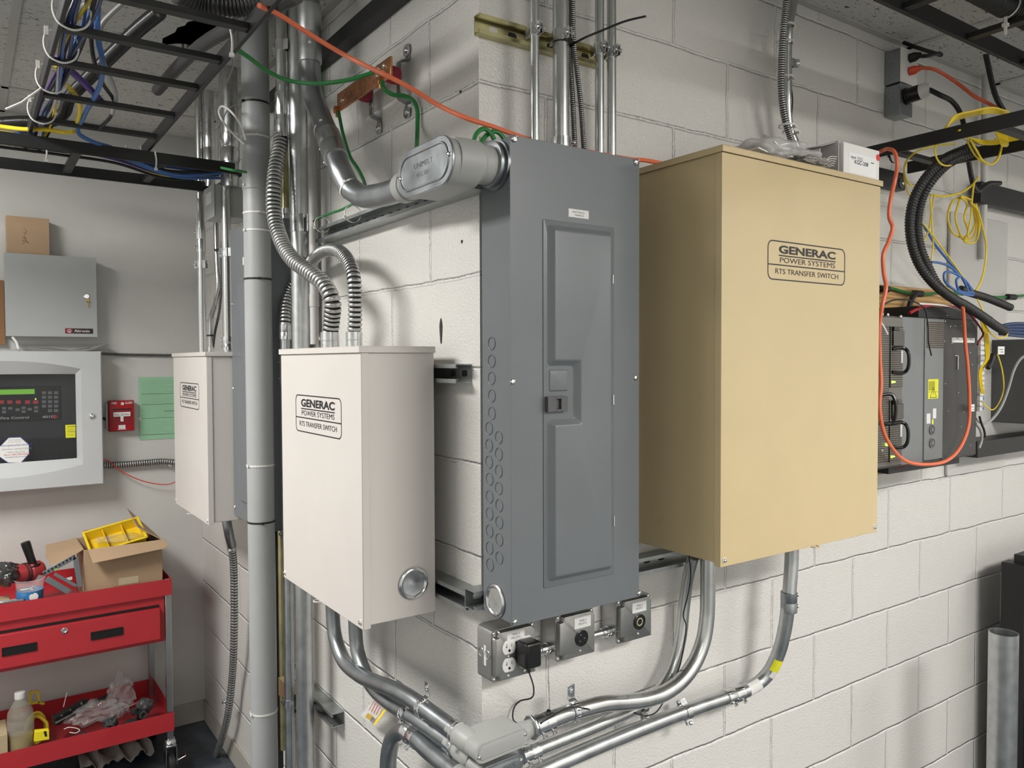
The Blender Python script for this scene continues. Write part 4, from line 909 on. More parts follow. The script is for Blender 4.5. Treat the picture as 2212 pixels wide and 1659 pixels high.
for i, (u, zlo, zhi) in enumerate(((-.478, 2.175, 2.33), (-.318, 2.175, 2.33))):
    MB().lathe(fB(u, bb, 2.288), (1, 0, 0), [(0, .016), (.004, .0205), (.012, .0225), (.018, .0225), (.030, .0215), (.033, .016)], 8).build('insulator', INSUL, t, bevel=.001)
    uu = u; zc0 = 2.280; mb = MB()
    path = [fB(uu, .003, zc0+.088), fB(uu, .003, zc0+.052), fB(uu, .022, zc0+.046), fB(uu, .026, zc0+.042), fB(uu, .026, zc0-.042), fB(uu, .022, zc0-.046), fB(uu, .003, zc0-.052), fB(uu, .003, zc0-.088)]
    for a, b in zip(path, path[1:]): mb.bar(a, b, .022, .003, up=(-1, 0, .001) if abs((b-a).normalized().z) > .5 else (0, 0, 1))
    e = mb.build('standoff_bracket', DARKSTEEL, t, bevel=.0008)
    for zz_ in (zc0+.074, zc0-.074):
        MB().lathe(fB(uu, .005, zz_), (-1, 0, 0), [(0, .0155), (.002, .0155), (.0021, .006)], 26).build('washer', ZINC, e); screw(e, fB(uu, .007, zz_), (-1, 0, 0), .0065)
cable('ground_wire', 'green wire drooping from the ladder rack to the copper ground bar', PP('B', .2, (508, 104, .38), (540, 126, .34), (580, 155, .28), (620, 173, .23), (665, 180, .19), (710, 179, .16), (760, 171, .12), (806, 157, .08)), .0052, GREEN, 'wire')
cable('ground_wire', 'green wire looping down from the ground bar to the big elbow fitting', PP('B', .1, (825, 176, .08), (830, 192, .08), (848, 204, .06), (875, 208, .03), (893, 218, .015), (901, 236, .012), (902, 270, .012), (901, 300, .03), (900, 325, .06)), .0052, GREEN, 'wire')
cable('ground_wire', 'green wire from the left end of the ground bar down behind the thick conduit', PP('B', .1, (731, 240, .07), (741, 290, .06), (756, 338, .05), (772, 363, .05), (785, 388, .06), (789, 402, .09)), .0048, GREEN, 'wire')
cable('ground_wire', 'thin green wire running straight down beside the thick conduit', PP('B', .07, (688, 30), (690, 110), (692, 160), (700, 215), (712, 262), (716, 280)), .0035, GREEN, 'wire')
cable('ground_wire', 'green wire lying on top of the upper strut left of the corner', PP('B', .045, (678, 478), (700, 466), (740, 452), (765, 440), (800, 436)), .0035, GREEN, 'wire')
cable('ground_wire', 'green wire arching behind the top left corner of the grey panel, left loop', PP('A', .06, (1022, 308), (1030, 288), (1046, 278), (1060, 288), (1068, 302)), .0048, GREEN, 'wire')
cable('ground_wire', 'green wire arching behind the top left corner of the grey panel, right loop', PP('A', .05, (1034, 316), (1050, 293), (1066, 284), (1079, 288), (1090, 302)), .0048, GREEN, 'wire')
tie('white cable tie on the upper strut near the wide strap clamp', P('B', 696, 485, .05), (0, 1, 0), .022, TIEW)
tie('white cable tie on the upper strut under the big elbow', P('B', 762, 462, .05), (0, 1, 0), .022, TIEW)
st_ = MB(); st_.ring(fB(L('B', 899, 231)[0], .013, L('B', 899, 231)[1]), (0, 0, 1), .0066, .0022, 18, 6); st_.build('wire_clip', WHITEP, None, label='small white clip holding the green wire on the left wall', cat='clip')
# ================================================================== orange cord across the corner
oc = [P('B', 560, 12, .42), P('B', 605, 33, .36), P('B', 660, 68, .30), P('B', 720, 105, .24), P('B', 780, 137, .20), P('B', 835, 163, .17), P('B', 890, 192, .13), P('B', 950, 229, .09), P('B', 1010, 256, .06), P('A', 1060, 272, .05), P('A', 1098, 286, .055), P('A', 1180, 312, .06), P('A', 1280, 329, .07), P('A', 1370, 345, .08), P('A', 1405, 350.5, .10), P('A', 1438, 350, .12)]
oc[-2].z = max(oc[-2].z, TANBOX[3]+.012)
oc[-1].z = TANBOX[3]+.006
oc[-1] = Vector((TANBOX[0]+.06, -.10, TANBOX[3]+.006)); oc[-2] = Vector((TANBOX[0]-.02, -.085, TANBOX[3]+.010))
oc += [Vector((TANBOX[0]+.16, -.13, TANBOX[3]+.006)), Vector((TANBOX[1]-.12, -.09, TANBOX[3]+.006)), Vector((TANBOX[1]-.02, -.1, TANBOX[3]+.02))]
for i, pt in enumerate(oc[11:14]): pt.z = max(pt.z, PAN[3]+.004) if pt.x < PAN[1] else pt.z
tailp = PP('A', .2, (1905, 326, .20), (1920, 322, .24), (1932, 328, .26), (1938, 355, .27), (1933, 390, .26), (1924, 430, .26), (1921, 470, .26), (1928, 490, .26), (1920, 520, .26), (1908, 550, .26), (1909, 590, .26), (1914, 620, .26), (1906, 660, .26), (1900, 700, .25), (1900, 760, .24), (1903, 830, .24), (1900, 880, .24), (1908, 930, .24), (1925, 965, .24), (1955, 995, .24), (2010, 1003, .24), (2050, 992, .24), (2075, 965, .24), (2092, 920, .24), (2094, 860, .24), (2090, 790, .24), (2085, 740, .24), (2082, 690, .25), (2080, 664, .26))
cable('extension_cord', 'long orange cord crossing over the grey and tan boxes and looping before the power unit', oc+tailp, .0052, ORANGE2, 'cord', n=6)

HOLE = mat('hole_dark', (.03, .03, .03), .8)
for i, (px, py, w_, h_) in enumerate(((995, 198, 5, 5), (998, 522, 4, 8), (953, 715, 6, 56), (1417, 760, 3, 4))):
    if i == 3: continue
    p = P('B', px, py, 0); rw, rh = mpx(p, w_)/1.0, mpx(p, h_)/2
    MB().prism([(0-.0008, p.y+rw*math.cos(a)*(1+.2*math.sin(3*a)), p.z+rh*math.sin(a)) for a in [k*math.pi/8 for k in range(16)]], (.0006, 0, 0)).build('wall_hole', HOLE, None, label=('small drilled hole in the left wall level with the ground bar', 'small drilled hole in the left wall left of the grey panel', 'tall dark gouge in the left wall above the near off-white box')[i], cat='hole')
# ================================================================== things on wall_back
def w2(px, py, o=0): return L('C', px, py, o)
# grey key-locked enclosure and the cardboard box on it
x0, z1 = w2(8, 545, .09); x1, z1b = w2(207.5, 554, .09); _, z0 = w2(10, 726, .09)
t = thing('power_supply_box', 'light grey locked metal box on the back wall under a cardboard box', 'electrical box', fC((x0+x1)/2, 0, z0))
MB('C').box(x0+.002, x1-.002, .001, .087, z0+.002, z1-.002).build('body', ALTG, t, bevel=.001)
dr = MB('C').box(x0, x1, .087, .09, z0, z1).build('door', ALTG, t, bevel=.001)
MB('C').box(x1-.0015, x1, .06, .087, z0, z1).build('door_flange', ALTG, t)
kx, kz = w2(187, 640, .09)
lk = MB().lathe(fC(kx, .09, kz), (0, -1, 0), [(0, .0115), (.004, .0115), (.006, .009), (.006, 0)], 24).build('lock', CHROME, dr)
mb = MB(); R_ = .008; mb.prism([fC(kx+.002+R_*math.cos(a)*.8, .099, kz-.019+R_*math.sin(a)) for a in [k*math.pi/8 for k in range(16)]], (0, -.0015, 0)); mb.box(kx-.0, kx+.004, DB-.1005, DB-.099, kz-.047, kz-.022)
mb.build('key', mat('brass', (.50, .38, .12), .3, 1.), t)
sx0, sz1 = w2(140.5, 709, .09); sx1, sz0 = w2(201, 721, .09)
badge = MB('C').box(sx0, sx1, .09, .091, sz0, sz1).build('badge', mat('badge_black', (.03, .012, .016), .35), dr)
mb = MB(); h = sz1-sz0; mb.text('Altronix', fC(sx0+.032*1.05, .091, sz0+h*.27), (1, 0, 0), (0, 0, 1), h*.52, (sx1-sx0)*.56, bold=.01); mb.build('lettering', STICK, badge)
mb = MB('C'); mb.box(sx0, sx0+(sx1-sx0)*.27, .091, .0912, sz0, sz1); mb.build('badge_field', mat('badge_red', (.20, .015, .03), .4), badge)
cr = fC(sx0+(sx1-sx0)*.15, .0916, sz0+h*.5); mb = MB(); mb.ring(cr, (0, 1, 0), h*.30, h*.055, 20, 5); mb.prism([cr+Vector((-h*.16, 0, -h*.32)), cr+Vector((0, 0, h*.12)), cr+Vector((h*.16, 0, -h*.32)), cr+Vector((h*.06, 0, -h*.32)), cr+Vector((0, 0, -h*.12)), cr+Vector((-h*.06, 0, -h*.32))], (0, -.0004, 0)); mb.build('emblem', STICK, badge)
cx0, cz1 = w2(13, 465, .075); cx1, _ = w2(106, 472, .075)
cb_ = thing('cardboard_box', 'small brown cardboard box standing on the light grey locked box', 'box', fC((cx0+cx1)/2, .05, z1))
MB('C').box(cx0, cx1, .01, .075, z1+.0005, cz1).build('body', CARD, cb_, bevel=.0015)
mb = MB(); ux, uz = w2(52, 512, .0755)
for seg_ in ([(53, 494), (58, 500), (55, 506), (51, 500)], [(48, 511), (52, 516), (57, 514)], [(52, 508), (56, 520), (49, 527)], [(47, 521), (53, 519)], [(55, 519), (62, 525), (58, 523)]):
    mb.tube([P('C', a, b, .0756) for a, b in seg_], .0006, 5)
mb.build('scribble', INK, cb_.children[0] if cb_.children else cb_)
px0, _ = w2(-30, 700, .02); px1, pz1 = w2(8, 606, .02); _, pz0 = w2(8, 745, .02)
MB('C').box(px0, px1, .001, .03, pz0, pz1).build('board_edge', mat('brown_board', (.24, .12, .05), .6), None, label='brown board edge showing at the far left behind the locked box', cat='board')
# papers on the fire panel
fo = .13
x0, z1 = w2(0, 752, fo); x1, _ = w2(219, 764, fo); _, z0 = w2(219, 1046, fo); x0 = x1-.72
FZ1 = w2(219, 759, fo)[1]
pb = thing('paper_sheets', 'loose paper sheets lying on top of the fire alarm panel', 'paper', fC(x1-.15, .08, FZ1))
for i, (dx, dy, rz, cu) in enumerate(((-.20, .075, .1, .01), (-.135, .07, -.06, .02))):
    bm_ = bmesh.new(); g_ = {}
    for a in range(9):
        for b in range(5):
            lx, ly = (a/8-.5)*.28, (b/4-.5)*.10; xx = x1+dx+.02+lx*math.cos(rz)-ly*math.sin(rz); oo = dy+ly*math.cos(rz)+lx*math.sin(rz)*.5
            g_[a, b] = bm_.verts.new(fC(xx, oo, FZ1+.003+i*.003+cu*max(0, (a-5)/3)**2+.004*math.sin(a*.9+i)+.004))
    for a in range(8):
        for b in range(4): bm_.faces.new((g_[a, b], g_[a+1, b], g_[a+1, b+1], g_[a, b+1]))
    mb = MB(); mb.bm.free(); mb.bm = bm_; mb.build('sheet', mat('grey_print_paper', (.42, .43, .43), .7) if i else PAPER, pb, solid=.0006)
sp_ = [P('C', 27, 728, .08), P('C', 36, 740, .09), P('C', 41, 752, .11)]
MB().tube([fC(-.73, .06, z1+.03) if False else sp_[0], sp_[1], Vector((sp_[2].x, sp_[2].y, FZ1+.002))], .005, 8).build('white_cable', WHITEP, None, label='short white cable between the locked box and the fire panel', cat='cable')
# fire alarm panel with arched window
z1 = FZ1; f = fC
fp = thing('fire_alarm_panel', 'pale grey fire alarm control panel with arched glass window, cut by the left frame edge', 'fire alarm panel', fC((x0+x1)/2, 0, z0))
MB('C').box(x0, x1-.006, .001, fo-.078, z0+.004, z1-.004).build('cabinet', FACPG, fp, bevel=.002)
wx1, wzt = w2(163, 808, fo-.02); _, wzb = w2(163, 990, fo-.02); wx0 = x0+(x1-wx1)
# door: a frame with an arched opening built as a ring of quads
def arch(x0_, x1_, zb_, zt_, bulge, bb_, n_=20):
    pts = [(x0_+(x1_-x0_)*k/n_, zt_+bulge*(1-(2*k/n_-1)**2)) for k in range(n_+1)]
    pts2 = [(x1_-(x1_-x0_)*k/n_, zb_-bb_*(1-(2*k/n_-1)**2)) for k in range(n_+1)]
    return pts+pts2
oi, oz_t = w2(175, 797, fo); _, oz_b = w2(177, 1003, fo)
A0 = arch(x0, x1, z0, z1, 0, 0); A1 = arch(x0+(x1-oi), oi, oz_b, oz_t, .035, .035); A2 = arch(wx0, wx1, wzb, wzt, .002, .002)
mb = MB(); lp = []
for poly, o in ((A0, fo-.078), (A0, fo-.004), (offpoly(A0[::-1], .006)[::-1] if False else [(u+(.004 if u < (x0+x1)/2 else -.004), z+(.004 if z < (z0+z1)/2 else -.004)) for u, z in A0], fo), (A1, fo), (A2, fo-.028)):
    lp.append([mb.v(fC(u, o, z)) for u, z in poly])
for a, b in zip(lp, lp[1:]):
    for i in range(len(a)): mb.bm.faces.new((a[i], a[(i+1) % len(a)], b[(i+1) % len(a)], b[i]))
fdr = mb.build('door', FACPG, fp, ang=.4)
FDARK = mat('panel_dark', (.020, .022, .026), .4); FDARK2 = mat('panel_dark_grey', (.05, .055, .062), .45)
MB('C').box(wx0-.01, wx1+.01, fo-.075, fo-.07, wzb-.02, wzt+.02).build('inner_plate', FDARK2, fp)
def fz(px, py): return L('C', px, py, fo-.07)
kx0, kz1 = fz(-80, 837); kx1, kz0 = fz(132, 906)
ctl = MB('C').box(kx0, kx1, fo-.07, fo-.066, kz0, kz1).build('control_plate', FDARK, fp, bevel=.002)
ox = fo-.066
def pbox(pxa, pya, pxb, pyb, name, m, par, th=.001, pad=0):
    a_, b_ = L('C', pxa, pya, ox), L('C', pxb, pyb, ox); return MB('C').box(min(a_[0], b_[0]), max(a_[0], b_[0]), ox, ox+th, min(a_[1], b_[1]), max(a_[1], b_[1])).build(name, m, par)
LCD = mat('lcd_green', (.20, .52, .06), .5, emis=.55); RBTN = mat('red_button', (.62, .06, .07), .45); GBTN = mat('grey_button', (.22, .23, .24), .5)
pbox(-60, 843, 75, 851, 'display', LCD, ctl)
for px in (3, 21, 39.5, 59.5, 77): pbox(px-5.5, 865, px+5.5, 872, 'alarm_button', RBTN, ctl, .0015)
LED = mat('led_yellow', (.8, 1., .2), .5, emis=6.); p = P('C', 77, 862, ox+.001); MB().sph(p, .0022).build('indicator_lamp', LED, ctl)
for r_i in range(5):
    for c_i in range(3):
        if r_i == 4 and c_i == 0: continue
        px, py = 95+c_i*13, 848.5+r_i*9.6; pbox(px-4.5, py-3, px+4.5, py+3, 'key', GBTN, ctl, .0015)
for px, py in ((9, 882), (22, 882), (9, 890), (38, 885), (51, 881), (51, 889), (64, 884), (78, 880), (78, 888)): pbox(px-4.5, py-2.6, px+4.5, py+2.6, 'button', GBTN, ctl, .0015)
mb = MB(); a_ = P('C', 1.5, 906, ox+.0005); mb.text('Fire Control', a_, (1, 0, 0), (0, 0, 1), mpx(a_, 5.2), mpx(a_, 52), bold=.012)
a_ = P('C', 91, 903, ox+.0005); mb.text('4010', a_, (1, 0, 0), (0, 0, 1), mpx(a_, 5), mpx(a_, 21.5), bold=.02); mb.build('lettering', STICK, ctl)
p = P('C', 118.5, 900, ox+.0005); MB().lathe(p, (0, -1, 0), [(0, mpx(p, 4)), (.0005, mpx(p, 4))], 16).build('red_dot', RBTN, ctl)
gx0, gz1 = fz(-80, 955); gx1, gz0 = fz(168, 998)
gr = MB('C')
for k in range(60): gr.box(gx0+(gx1-gx0)*k/60, gx0+(gx1-gx0)*(k+.55)/60, fo-.07, fo-.067, gz0-.01, gz1)
gr.build('vent_ribs', FDARK, fp)
GLASS = mat('smoked_glass', (.02, .02, .022), .03, 0, alpha=.22, spec=.8)
MB('C').box(wx0-.004, wx1+.004, fo-.031, fo-.028, wzb-.006, wzt+.006).build('window_glass', GLASS, fp)
ys = (fo-.028)
def st_poly(pts, m, name, par, o=None): 
    o = o or ys; return MB().prism([P('C', a, b, o) for a, b in pts], (0, -.0004, 0)).build(name, m, par)
cs = st_poly([(141, 918), (163, 917), (163, 945), (142, 946)], YSTICK, 'caution_sticker', fp)
mb = MB(); a_ = P('C', 145, 923.5, ys+.0005); mb.text('CAUTION', a_, (1, 0, 0), (0, 0, 1), mpx(a_, 3.2), mpx(a_, 17), bold=.01); a_ = P('C', 145, 934.5, ys+.0005); mb.text('ATTENTION', a_, (1, 0, 0), (0, 0, 1), mpx(a_, 2.8), mpx(a_, 17))
for yy in (927, 929.5, 938, 941): mb.bar(P('C', 145, yy, ys+.0005), P('C', 161, yy-.4, ys+.0005), .0009, .0002, up=(0, 1, 0))
mb.build('lettering', INK, cs)
oc0 = st_poly([(-6, 970), (18, 944), (45, 943), (64, 960), (64, 981), (46, 1001), (17, 1001), (-6, 985)], mat('sticker_blue_edge', (.03, .05, .16), .5), 'monitoring_sticker', fp)
ow = MB().prism([P('C', a, b, ys+.0005) for a, b in [(-4, 969), (19, 946), (44, 945), (62, 961), (62, 980), (45, 999), (18, 999), (-4, 984)]], (0, -.0003, 0)).build('sticker_face', PAPER, oc0)
INKB = mat('blue_ink', (.02, .05, .28), .5); INKR = mat('red_ink', (.55, .05, .05), .5); INKG = mat('grey_ink', (.2, .2, .22), .5)
def tl(txt, x, y, wd, h, m, yy=ys+.0009, par=oc0):
    a_ = P('C', x, y, yy); MB().text(txt, a_, (1, 0, 0), (0, 0, 1), mpx(a_, h), mpx(a_, wd)).build('lettering', m, par)
tl('This facility is', 18, 952, 26, 2.2, INKG); tl('protected by', 18, 956, 24, 2.0, INKG); tl('SimplexGrinnell', 2, 965, 57, 4.2, INKB); tl('CENTRAL MONITORING', 3, 973, 56, 2.8, INKG); tl('1-800-746-7539', 14, 979, 34, 2.6, INKG); tl('Acct #6100-0421', 8, 985, 48, 4, INKR); tl('SimplexGrinnell', 11, 989.5, 38, 2.6, INKB)
kx, kz = w2(199, 899, fo)
MB().lathe(fC(kx, fo, kz), (0, -1, 0), [(-.002, .017), (.001, .0165), (.002, .014), (.0005, .012)], 28).build('lock_recess', FACPG, fdr)
MB().lathe(fC(kx, fo, kz), (0, -1, 0), [(0, .0105), (.004, .0105), (.005, .0085), (.005, 0)], 20).build('lock', ZINC, fdr)
# pull station
po_ = .05; x0, z1 = w2(234, 866, po_); x1, _ = w2(290, 864, po_); _, z0 = w2(290, 930.5, po_)
ps = thing('fire_pull_station', 'red fire alarm pull station on the back wall', 'fire alarm', fC((x0+x1)/2, 0, z0))
MB('C').box(x0-.006, x0+.02, .001, .02, z0+.012, z1-.012).box(x0-.002, x1-.004, .001, .022, z0+.006, z1-.006).build('back_box', DARKSTEEL, ps)
mb = MB(); emboss(mb, [(x0, z0), (x1, z0), (x1, z1), (x0, z1)], [(0, .020), (0, po_-.006), (.003, po_-.001), (.005, po_)], 'C', r=.005); pb_ = mb.build('housing', REDD, ps)
rx0, rz1 = w2(243, 883, po_); rx1, rz0 = w2(285, 917, po_)
REDS = mat('fire_red_dark', (.22, .008, .012), .35)
MB('C').box(rx0, rx1, po_, po_+.001, rz0, rz1).build('recess_panel', REDS, pb_); MB('C').box(rx0+.002, rx1-.002, po_+.001, po_+.0014, rz1-.006, rz1-.001).build('recess_slot', BLACKP, pb_)
hx0, hz1 = w2(245, 891, po_+.006); hx1, hz0 = w2(282, 899, po_+.006)
hd = MB('C').box(hx0, hx1, po_+.001, po_+.006, hz0, hz1).box((hx0+hx1)/2-.006, (hx0+hx1)/2+.006, po_+.001, po_+.006, hz0-.022, hz0).build('pull_handle', WHITEP, ps, bevel=.0008)
mb = MB(); mb.text('PULL DOWN', fC(hx0+.004, po_+.0063, hz0+.004), (1, 0, 0), (0, 0, 1), (hz1-hz0)*.45, (hx1-hx0)*.86); mb.text('!', fC((hx0+hx1)/2-.001, po_+.0063, hz0-.016), (1, 0, 0), (0, 0, 1), .008); mb.build('lettering', INK, hd)
mb = MB(); z_ = w2(240, 873.5, po_)[1]; mb.text('FIRE', fC(w2(241, 870, po_)[0], po_+.0003, z_), (1, 0, 0), (0, 0, 1), .0095, .020, bold=.015); mb.text('ALARM', fC(w2(270, 870, po_)[0], po_+.0003, z_), (1, 0, 0), (0, 0, 1), .0095, .030, bold=.015); mb.build('lettering', STICK, pb_)
k_ = fC(w2(264, 870, po_)[0], po_, w2(264, 872, po_)[1]); MB().lathe(k_, (0, -1, 0), [(0, .0065), (.002, .0065), (.002, .003), (.0015, 0)], 20).build('key_lock', CHROME, pb_)
lb0, lz1 = w2(256, 918, po_); lb1_, lz0 = w2(271, 926, po_)
MB('C').box(lb0, lb1_, po_, po_+.0006, lz0, lz1).box(lb0-.004, lb1_+.003, po_, po_+.0006, lz0-.003, lz0-.001).build('maker_sticker', STICK, pb_)
# green inspection sheet
gx0, gz1 = w2(297, 815, .001); gz0 = w2(302, 951, .001)[1]; gx1 = gx0+.20
gs = MB('C').box(gx0+.004, gx1, .001, .0022, gz0, gz1).build('inspection_sheet', GREENP, None, label='green printed inspection sheet taped to the back wall', cat='paper')
mb = MB('C'); H = gz1-gz0
for fz_ in (.265, .435, .655, .915): mb.box(gx0+.014, gx1-.004, .0022, .0026, gz1-H*fz_-.0018, gz1-H*fz_)
mb.box(gx0+.11, gx1-.004, .0022, .0026, gz1-H*.545-.003, gz1-H*.545)
for k in range(34):
    zz_ = gz1-H*(.05+k*.0265); l_ = random.uniform(.4, .95)
    mb.box(gx0+.016, gx0+.016+(gx1-gx0-.03)*l_, .0022, .0024, zz_-.0005, zz_)
mb.build('printed_lines', mat('green_print', (.07, .17, .10), .7), gs)
MB('C').box(gx0-.004, gx0+.012, .0022, .0024, gz1-H*.68, gz1-H*.64).build('tape', mat('clear_tape', (.6, .66, .6), .2), gs)
# flexible lines between fire panel and the far box
q_ = [P('C', 214, 764, .02), P('C', 270, 766, .012), P('C', 330, 767, .012), P('C', 392, 768, .012), P('C', 430, 769, .012)]
MB().corr(spline(q_, 6), mpx(q_[1], 6)/2, .006, .2, 10, 4).build('armoured_cable', MCM, None, label='thin armoured cable along the back wall above the pull station', cat='cable')
q_ = [P('C', 212, 1005, .03), P('C', 260, 1004, .025), P('C', 310, 1000, .025), P('C', 350, 997, .03), P('C', 380, 999, .04), P('C', 420, 1002, .04)]
fl = MB().corr(spline(q_, 8), mpx(q_[1], 15)/2, .0095, .24, 20, 10, sharp=True).build('flexible_conduit', HOSE, None, label='metal hose between the fire alarm panel and the far off-white box', cat='flexible conduit')
screw(fl, q_[3]+Vector((.03, -.012, -.02)), (0, -1, 0), .008)
cable('red_wire', 'thin red cable sagging between the fire panel and the far off-white box', PP('C', .05, (215, 990), (235, 996), (262, 1018), (300, 1036), (335, 1045), (365, 1046), (385, 1038)), .0022, REDC, 'wire')
cable('black_cable', 'short dark cable running into the back of the pull station', PP('C', .012, (214, 902), (226, 905), (240, 910)), .006, BLACKR, 'cable')

# ================================================================== pipes over the far box
zb = FARB[3]+.001
def vrun(label, px, wpx, o, z0_, m=EMT, z1_=UPZ, nm='steel_conduit'):
    p = P('B', px, 600, o); r = mpx(p, wpx)/2; return vpipe(nm, label, p, z0_, z1_, r, m), p, r
v1, p1a, rr1 = vrun('steel conduit on the far off-white box, nearest the back wall', 435, 17, .15, zb)
collar(v1, (p1a.x, p1a.y, P('B', 435, 516, .15).z), (0, 0, 1), rr1, .10, screws=(-.6, .8, 0))
clamp('clamp on the far conduit nearest the back wall', (p1a.x, p1a.y, P('B', 435, 571, .15).z), (0, 0, 1), rr1, (-.5, .85, 0), .03)
v3, p3a, rr3 = vrun('steel conduit on the far off-white box, nearest the grey panel', 490, 20, .13, zb)
collar(v3, (p3a.x, p3a.y, zb+.03), (0, 0, 1), rr3, .05, screws=(-.6, .8, 0)); clamp('clamp on the far conduit nearest the grey panel', (p3a.x, p3a.y, P('B', 490, 545, .13).z), (0, 0, 1), rr3, (-.5, .85, 0), .03)
q_ = PP('B', .10, (466, 470), (467, 520), (469, 570), (471, 620), (466, 655), (457, 685), (455, 720), (455, 760)); q_[-1].z = zb
v2 = pipe('steel_conduit', 'thin offset-bent conduit between the two straight ones over the far box', q_, mpx(q_[0], 11)/2, EMT); connector(v2, (q_[-1].x, q_[-1].y, zb+.025), (0, 0, -1), mpx(q_[0], 11)/2, .025)
q2_ = PP('B', .09, (480, 520), (478, 560), (478, 620), (474, 670), (464, 720), (460, 752)); MB().corr(spline(q2_, 6), mpx(q2_[0], 6)/2, .006, .2, 10, 4).build('armoured_cable', MCM, None, label='thin armoured cable curving beside the offset-bent conduit', cat='cable')
jx0, jz1 = L('B', 441, 412, .17); jx1, jz0 = L('B', 463, 466, .17)
jb = thing('junction_box', 'small grey junction box high between the far conduits', 'junction box', fB((jx0+jx1)/2, .05, jz0))
MB('B').box(jx0, jx1, .05, .168, jz0, jz1).build('body', ALTG, jb, bevel=.002); jd = MB('B').box(jx0-.002, jx1+.002, .168, .171, jz0-.002, jz1+.002).build('cover', ALTG, jb, bevel=.001)
MB('B').box(jx0+.03, jx1-.03, .171, .172, jz0+.05, jz1-.02).build('sticker', STICK, jd)
tie('black tie round the thin offset-bent conduit, upper one', P('B', 470, 540, .10), (0, 0, 1), .012, BLACKP); tie('black tie round the thin offset-bent conduit, lower one', P('B', 455, 725, .10), (0, 0, 1), .016, BLACKP)
for (px, wpx, ya, lab) in ((452, 22, 340, 'short thick steel conduit above the far junction box, left'), (497, 34, 330, 'fat steel conduit behind the ladder rack above the far box'),):
    p = P('B', px, 300, .12); r = mpx(p, wpx)/2; vv = vpipe('steel_conduit', lab, p, P('B', px, 405, .12).z, UPZ, r, ZINC if wpx < 30 else GALV); collar(vv, (p.x, p.y, P('B', px, 320, .12).z), (0, 0, 1), r, .1, screws=(-.6, .8, 0))
# drain hose under the far box
q_ = PP('B', .1, (487, 1122, .14), (494, 1150, .13), (501, 1180, .10), (505, 1230, .08), (506, 1300, .07), (505, 1400, .06), (501, 1470, .05), (493, 1540, .05), (478, 1600, .05), (463, 1640, .05), (450, 1668, .06)); q_[0].z = FARB[2]+.002
rr_ = mpx(q_[4], 16)/2
dh = MB().corr(spline(q_[2:], 10), rr_, .0125, .26, 20, 10, sharp=True).build('flexible_conduit', HOSE, None, label='long grey hose hanging from the far off-white box to the floor', cat='flexible conduit')
MB().tube(spline(q_[:3], 8), rr_*1.15, 18).build('upper_elbow', DARKSTEEL, dh); collar(dh, q_[2], (0, 0, 1), rr_, .03, name='connector')
cl = strap1('small strap holding the long grey hose low on the left wall', P('B', 489, 1515, .05), (0, 0, 1), rr_, NB, (0, -1, 0))
cable('white_wire', 'thin white wire running down beside the big grey plastic pipe', PP('B', .16, (547, 1140), (545, 1250), (545, 1350), (546, 1440), (548, 1560), (550, 1640)), .0018, WHITEP, 'wire')
# ================================================================== red tool cart
_before = set(bpy.data.objects)
KY = 1.5; KS = 1.1715; KF = .148    # the cart is modelled at 1/KS size and set down at full size at the end of this part
cx1 = -.327; cx0 = -1.02; CB = 1.86
tt = .843; tb = .787           # top tray lip
def fz_(px, py, y=KY): p = P('Y', px, py, y); return p.x, p.z
ct = thing('tool_cart', 'red rolling tool cart with a drawer, loaded with boxes and tools', 'tool cart', ((cx0+cx1)/2, (KY+CB)/2, KF))
def tray(z0, z1, zf, name, x1=cx1, yb=CB):
    mb = MB(); mb.box(cx0, x1, KY, yb, zf, zf+.0015)
    mb.box(cx0, x1, KY-.0012, KY, z0, z1).box(cx0, x1, yb, yb+.0012, z0, z1).box(x1, x1+.0012, KY-.0012, yb+.0012, z0, z1).box(cx0-.0012, cx0, KY-.0012, yb+.0012, z0, z1)
    return mb.build(name, RED, ct)
tray(tb, tt, tb+.005, 'top_tray')
sz1 = fz_(375, 1538)[1]; sz0 = fz_(376, 1577)[1]
tray(sz0, sz1, sz0+.006, 'bottom_tray')
dx1, dz0 = fz_(356, 1382, KY+.012); 
cb2 = MB(); cb2.box(cx0+.02, dx1, KY+.010, CB-.02, .625, tb); cb2.build('drawer_case', RED, ct, bevel=.001)
dfx1, dfz0 = fz_(345, 1378, KY+.004); _, dfz1 = fz_(345, 1312, KY+.004)
dw = MB().box(cx0+.05, dfx1, KY-.010, KY+.008, dfz0, dfz1).build('drawer', RED, ct, bevel=.0015)
MB().box(cx0+.05, dfx1, KY+.006, KY+.0098, dfz1, dfz1+.009).build('drawer_gap', BLACKP, ct)
for pa, pb_ in (((197, 1366), (265, 1370)), ((5, 1400), (79, 1398))):
    a = P('Y', pa[0], pa[1], KY-.010); b = P('Y', pb_[0], pb_[1], KY-.010); zm = (dfz0+dfz1)/2
    e = MB(); e.box(a.x, b.x, KY-.0108, KY-.0098, zm-.012, zm+.012).build('recess_handle', BLACKP, dw)
    MB().box(a.x, b.x, KY-.013, KY-.0105, zm+.0115, zm+.0135).box(a.x, b.x, KY-.013, KY-.0105, zm-.0135, zm-.0115).box(a.x-.0015, a.x, KY-.013, KY-.0105, zm-.0135, zm+.0135).box(b.x, b.x+.0015, KY-.013, KY-.0105, zm-.0135, zm+.0135).build('handle_rim', BLACKP, dw)
k = P('Y', 139, 1362, KY-.010); MB().lathe((k.x, KY-.010, k.z), (0, -1, 0), [(0, .0095), (.002, .0095), (.003, .007), (.001, .004), (.001, 0)], 20).build('lock', ZINC, dw)
LEGM = mat('chromed_leg', (.50, .52, .53), .22, .95, var=.05)
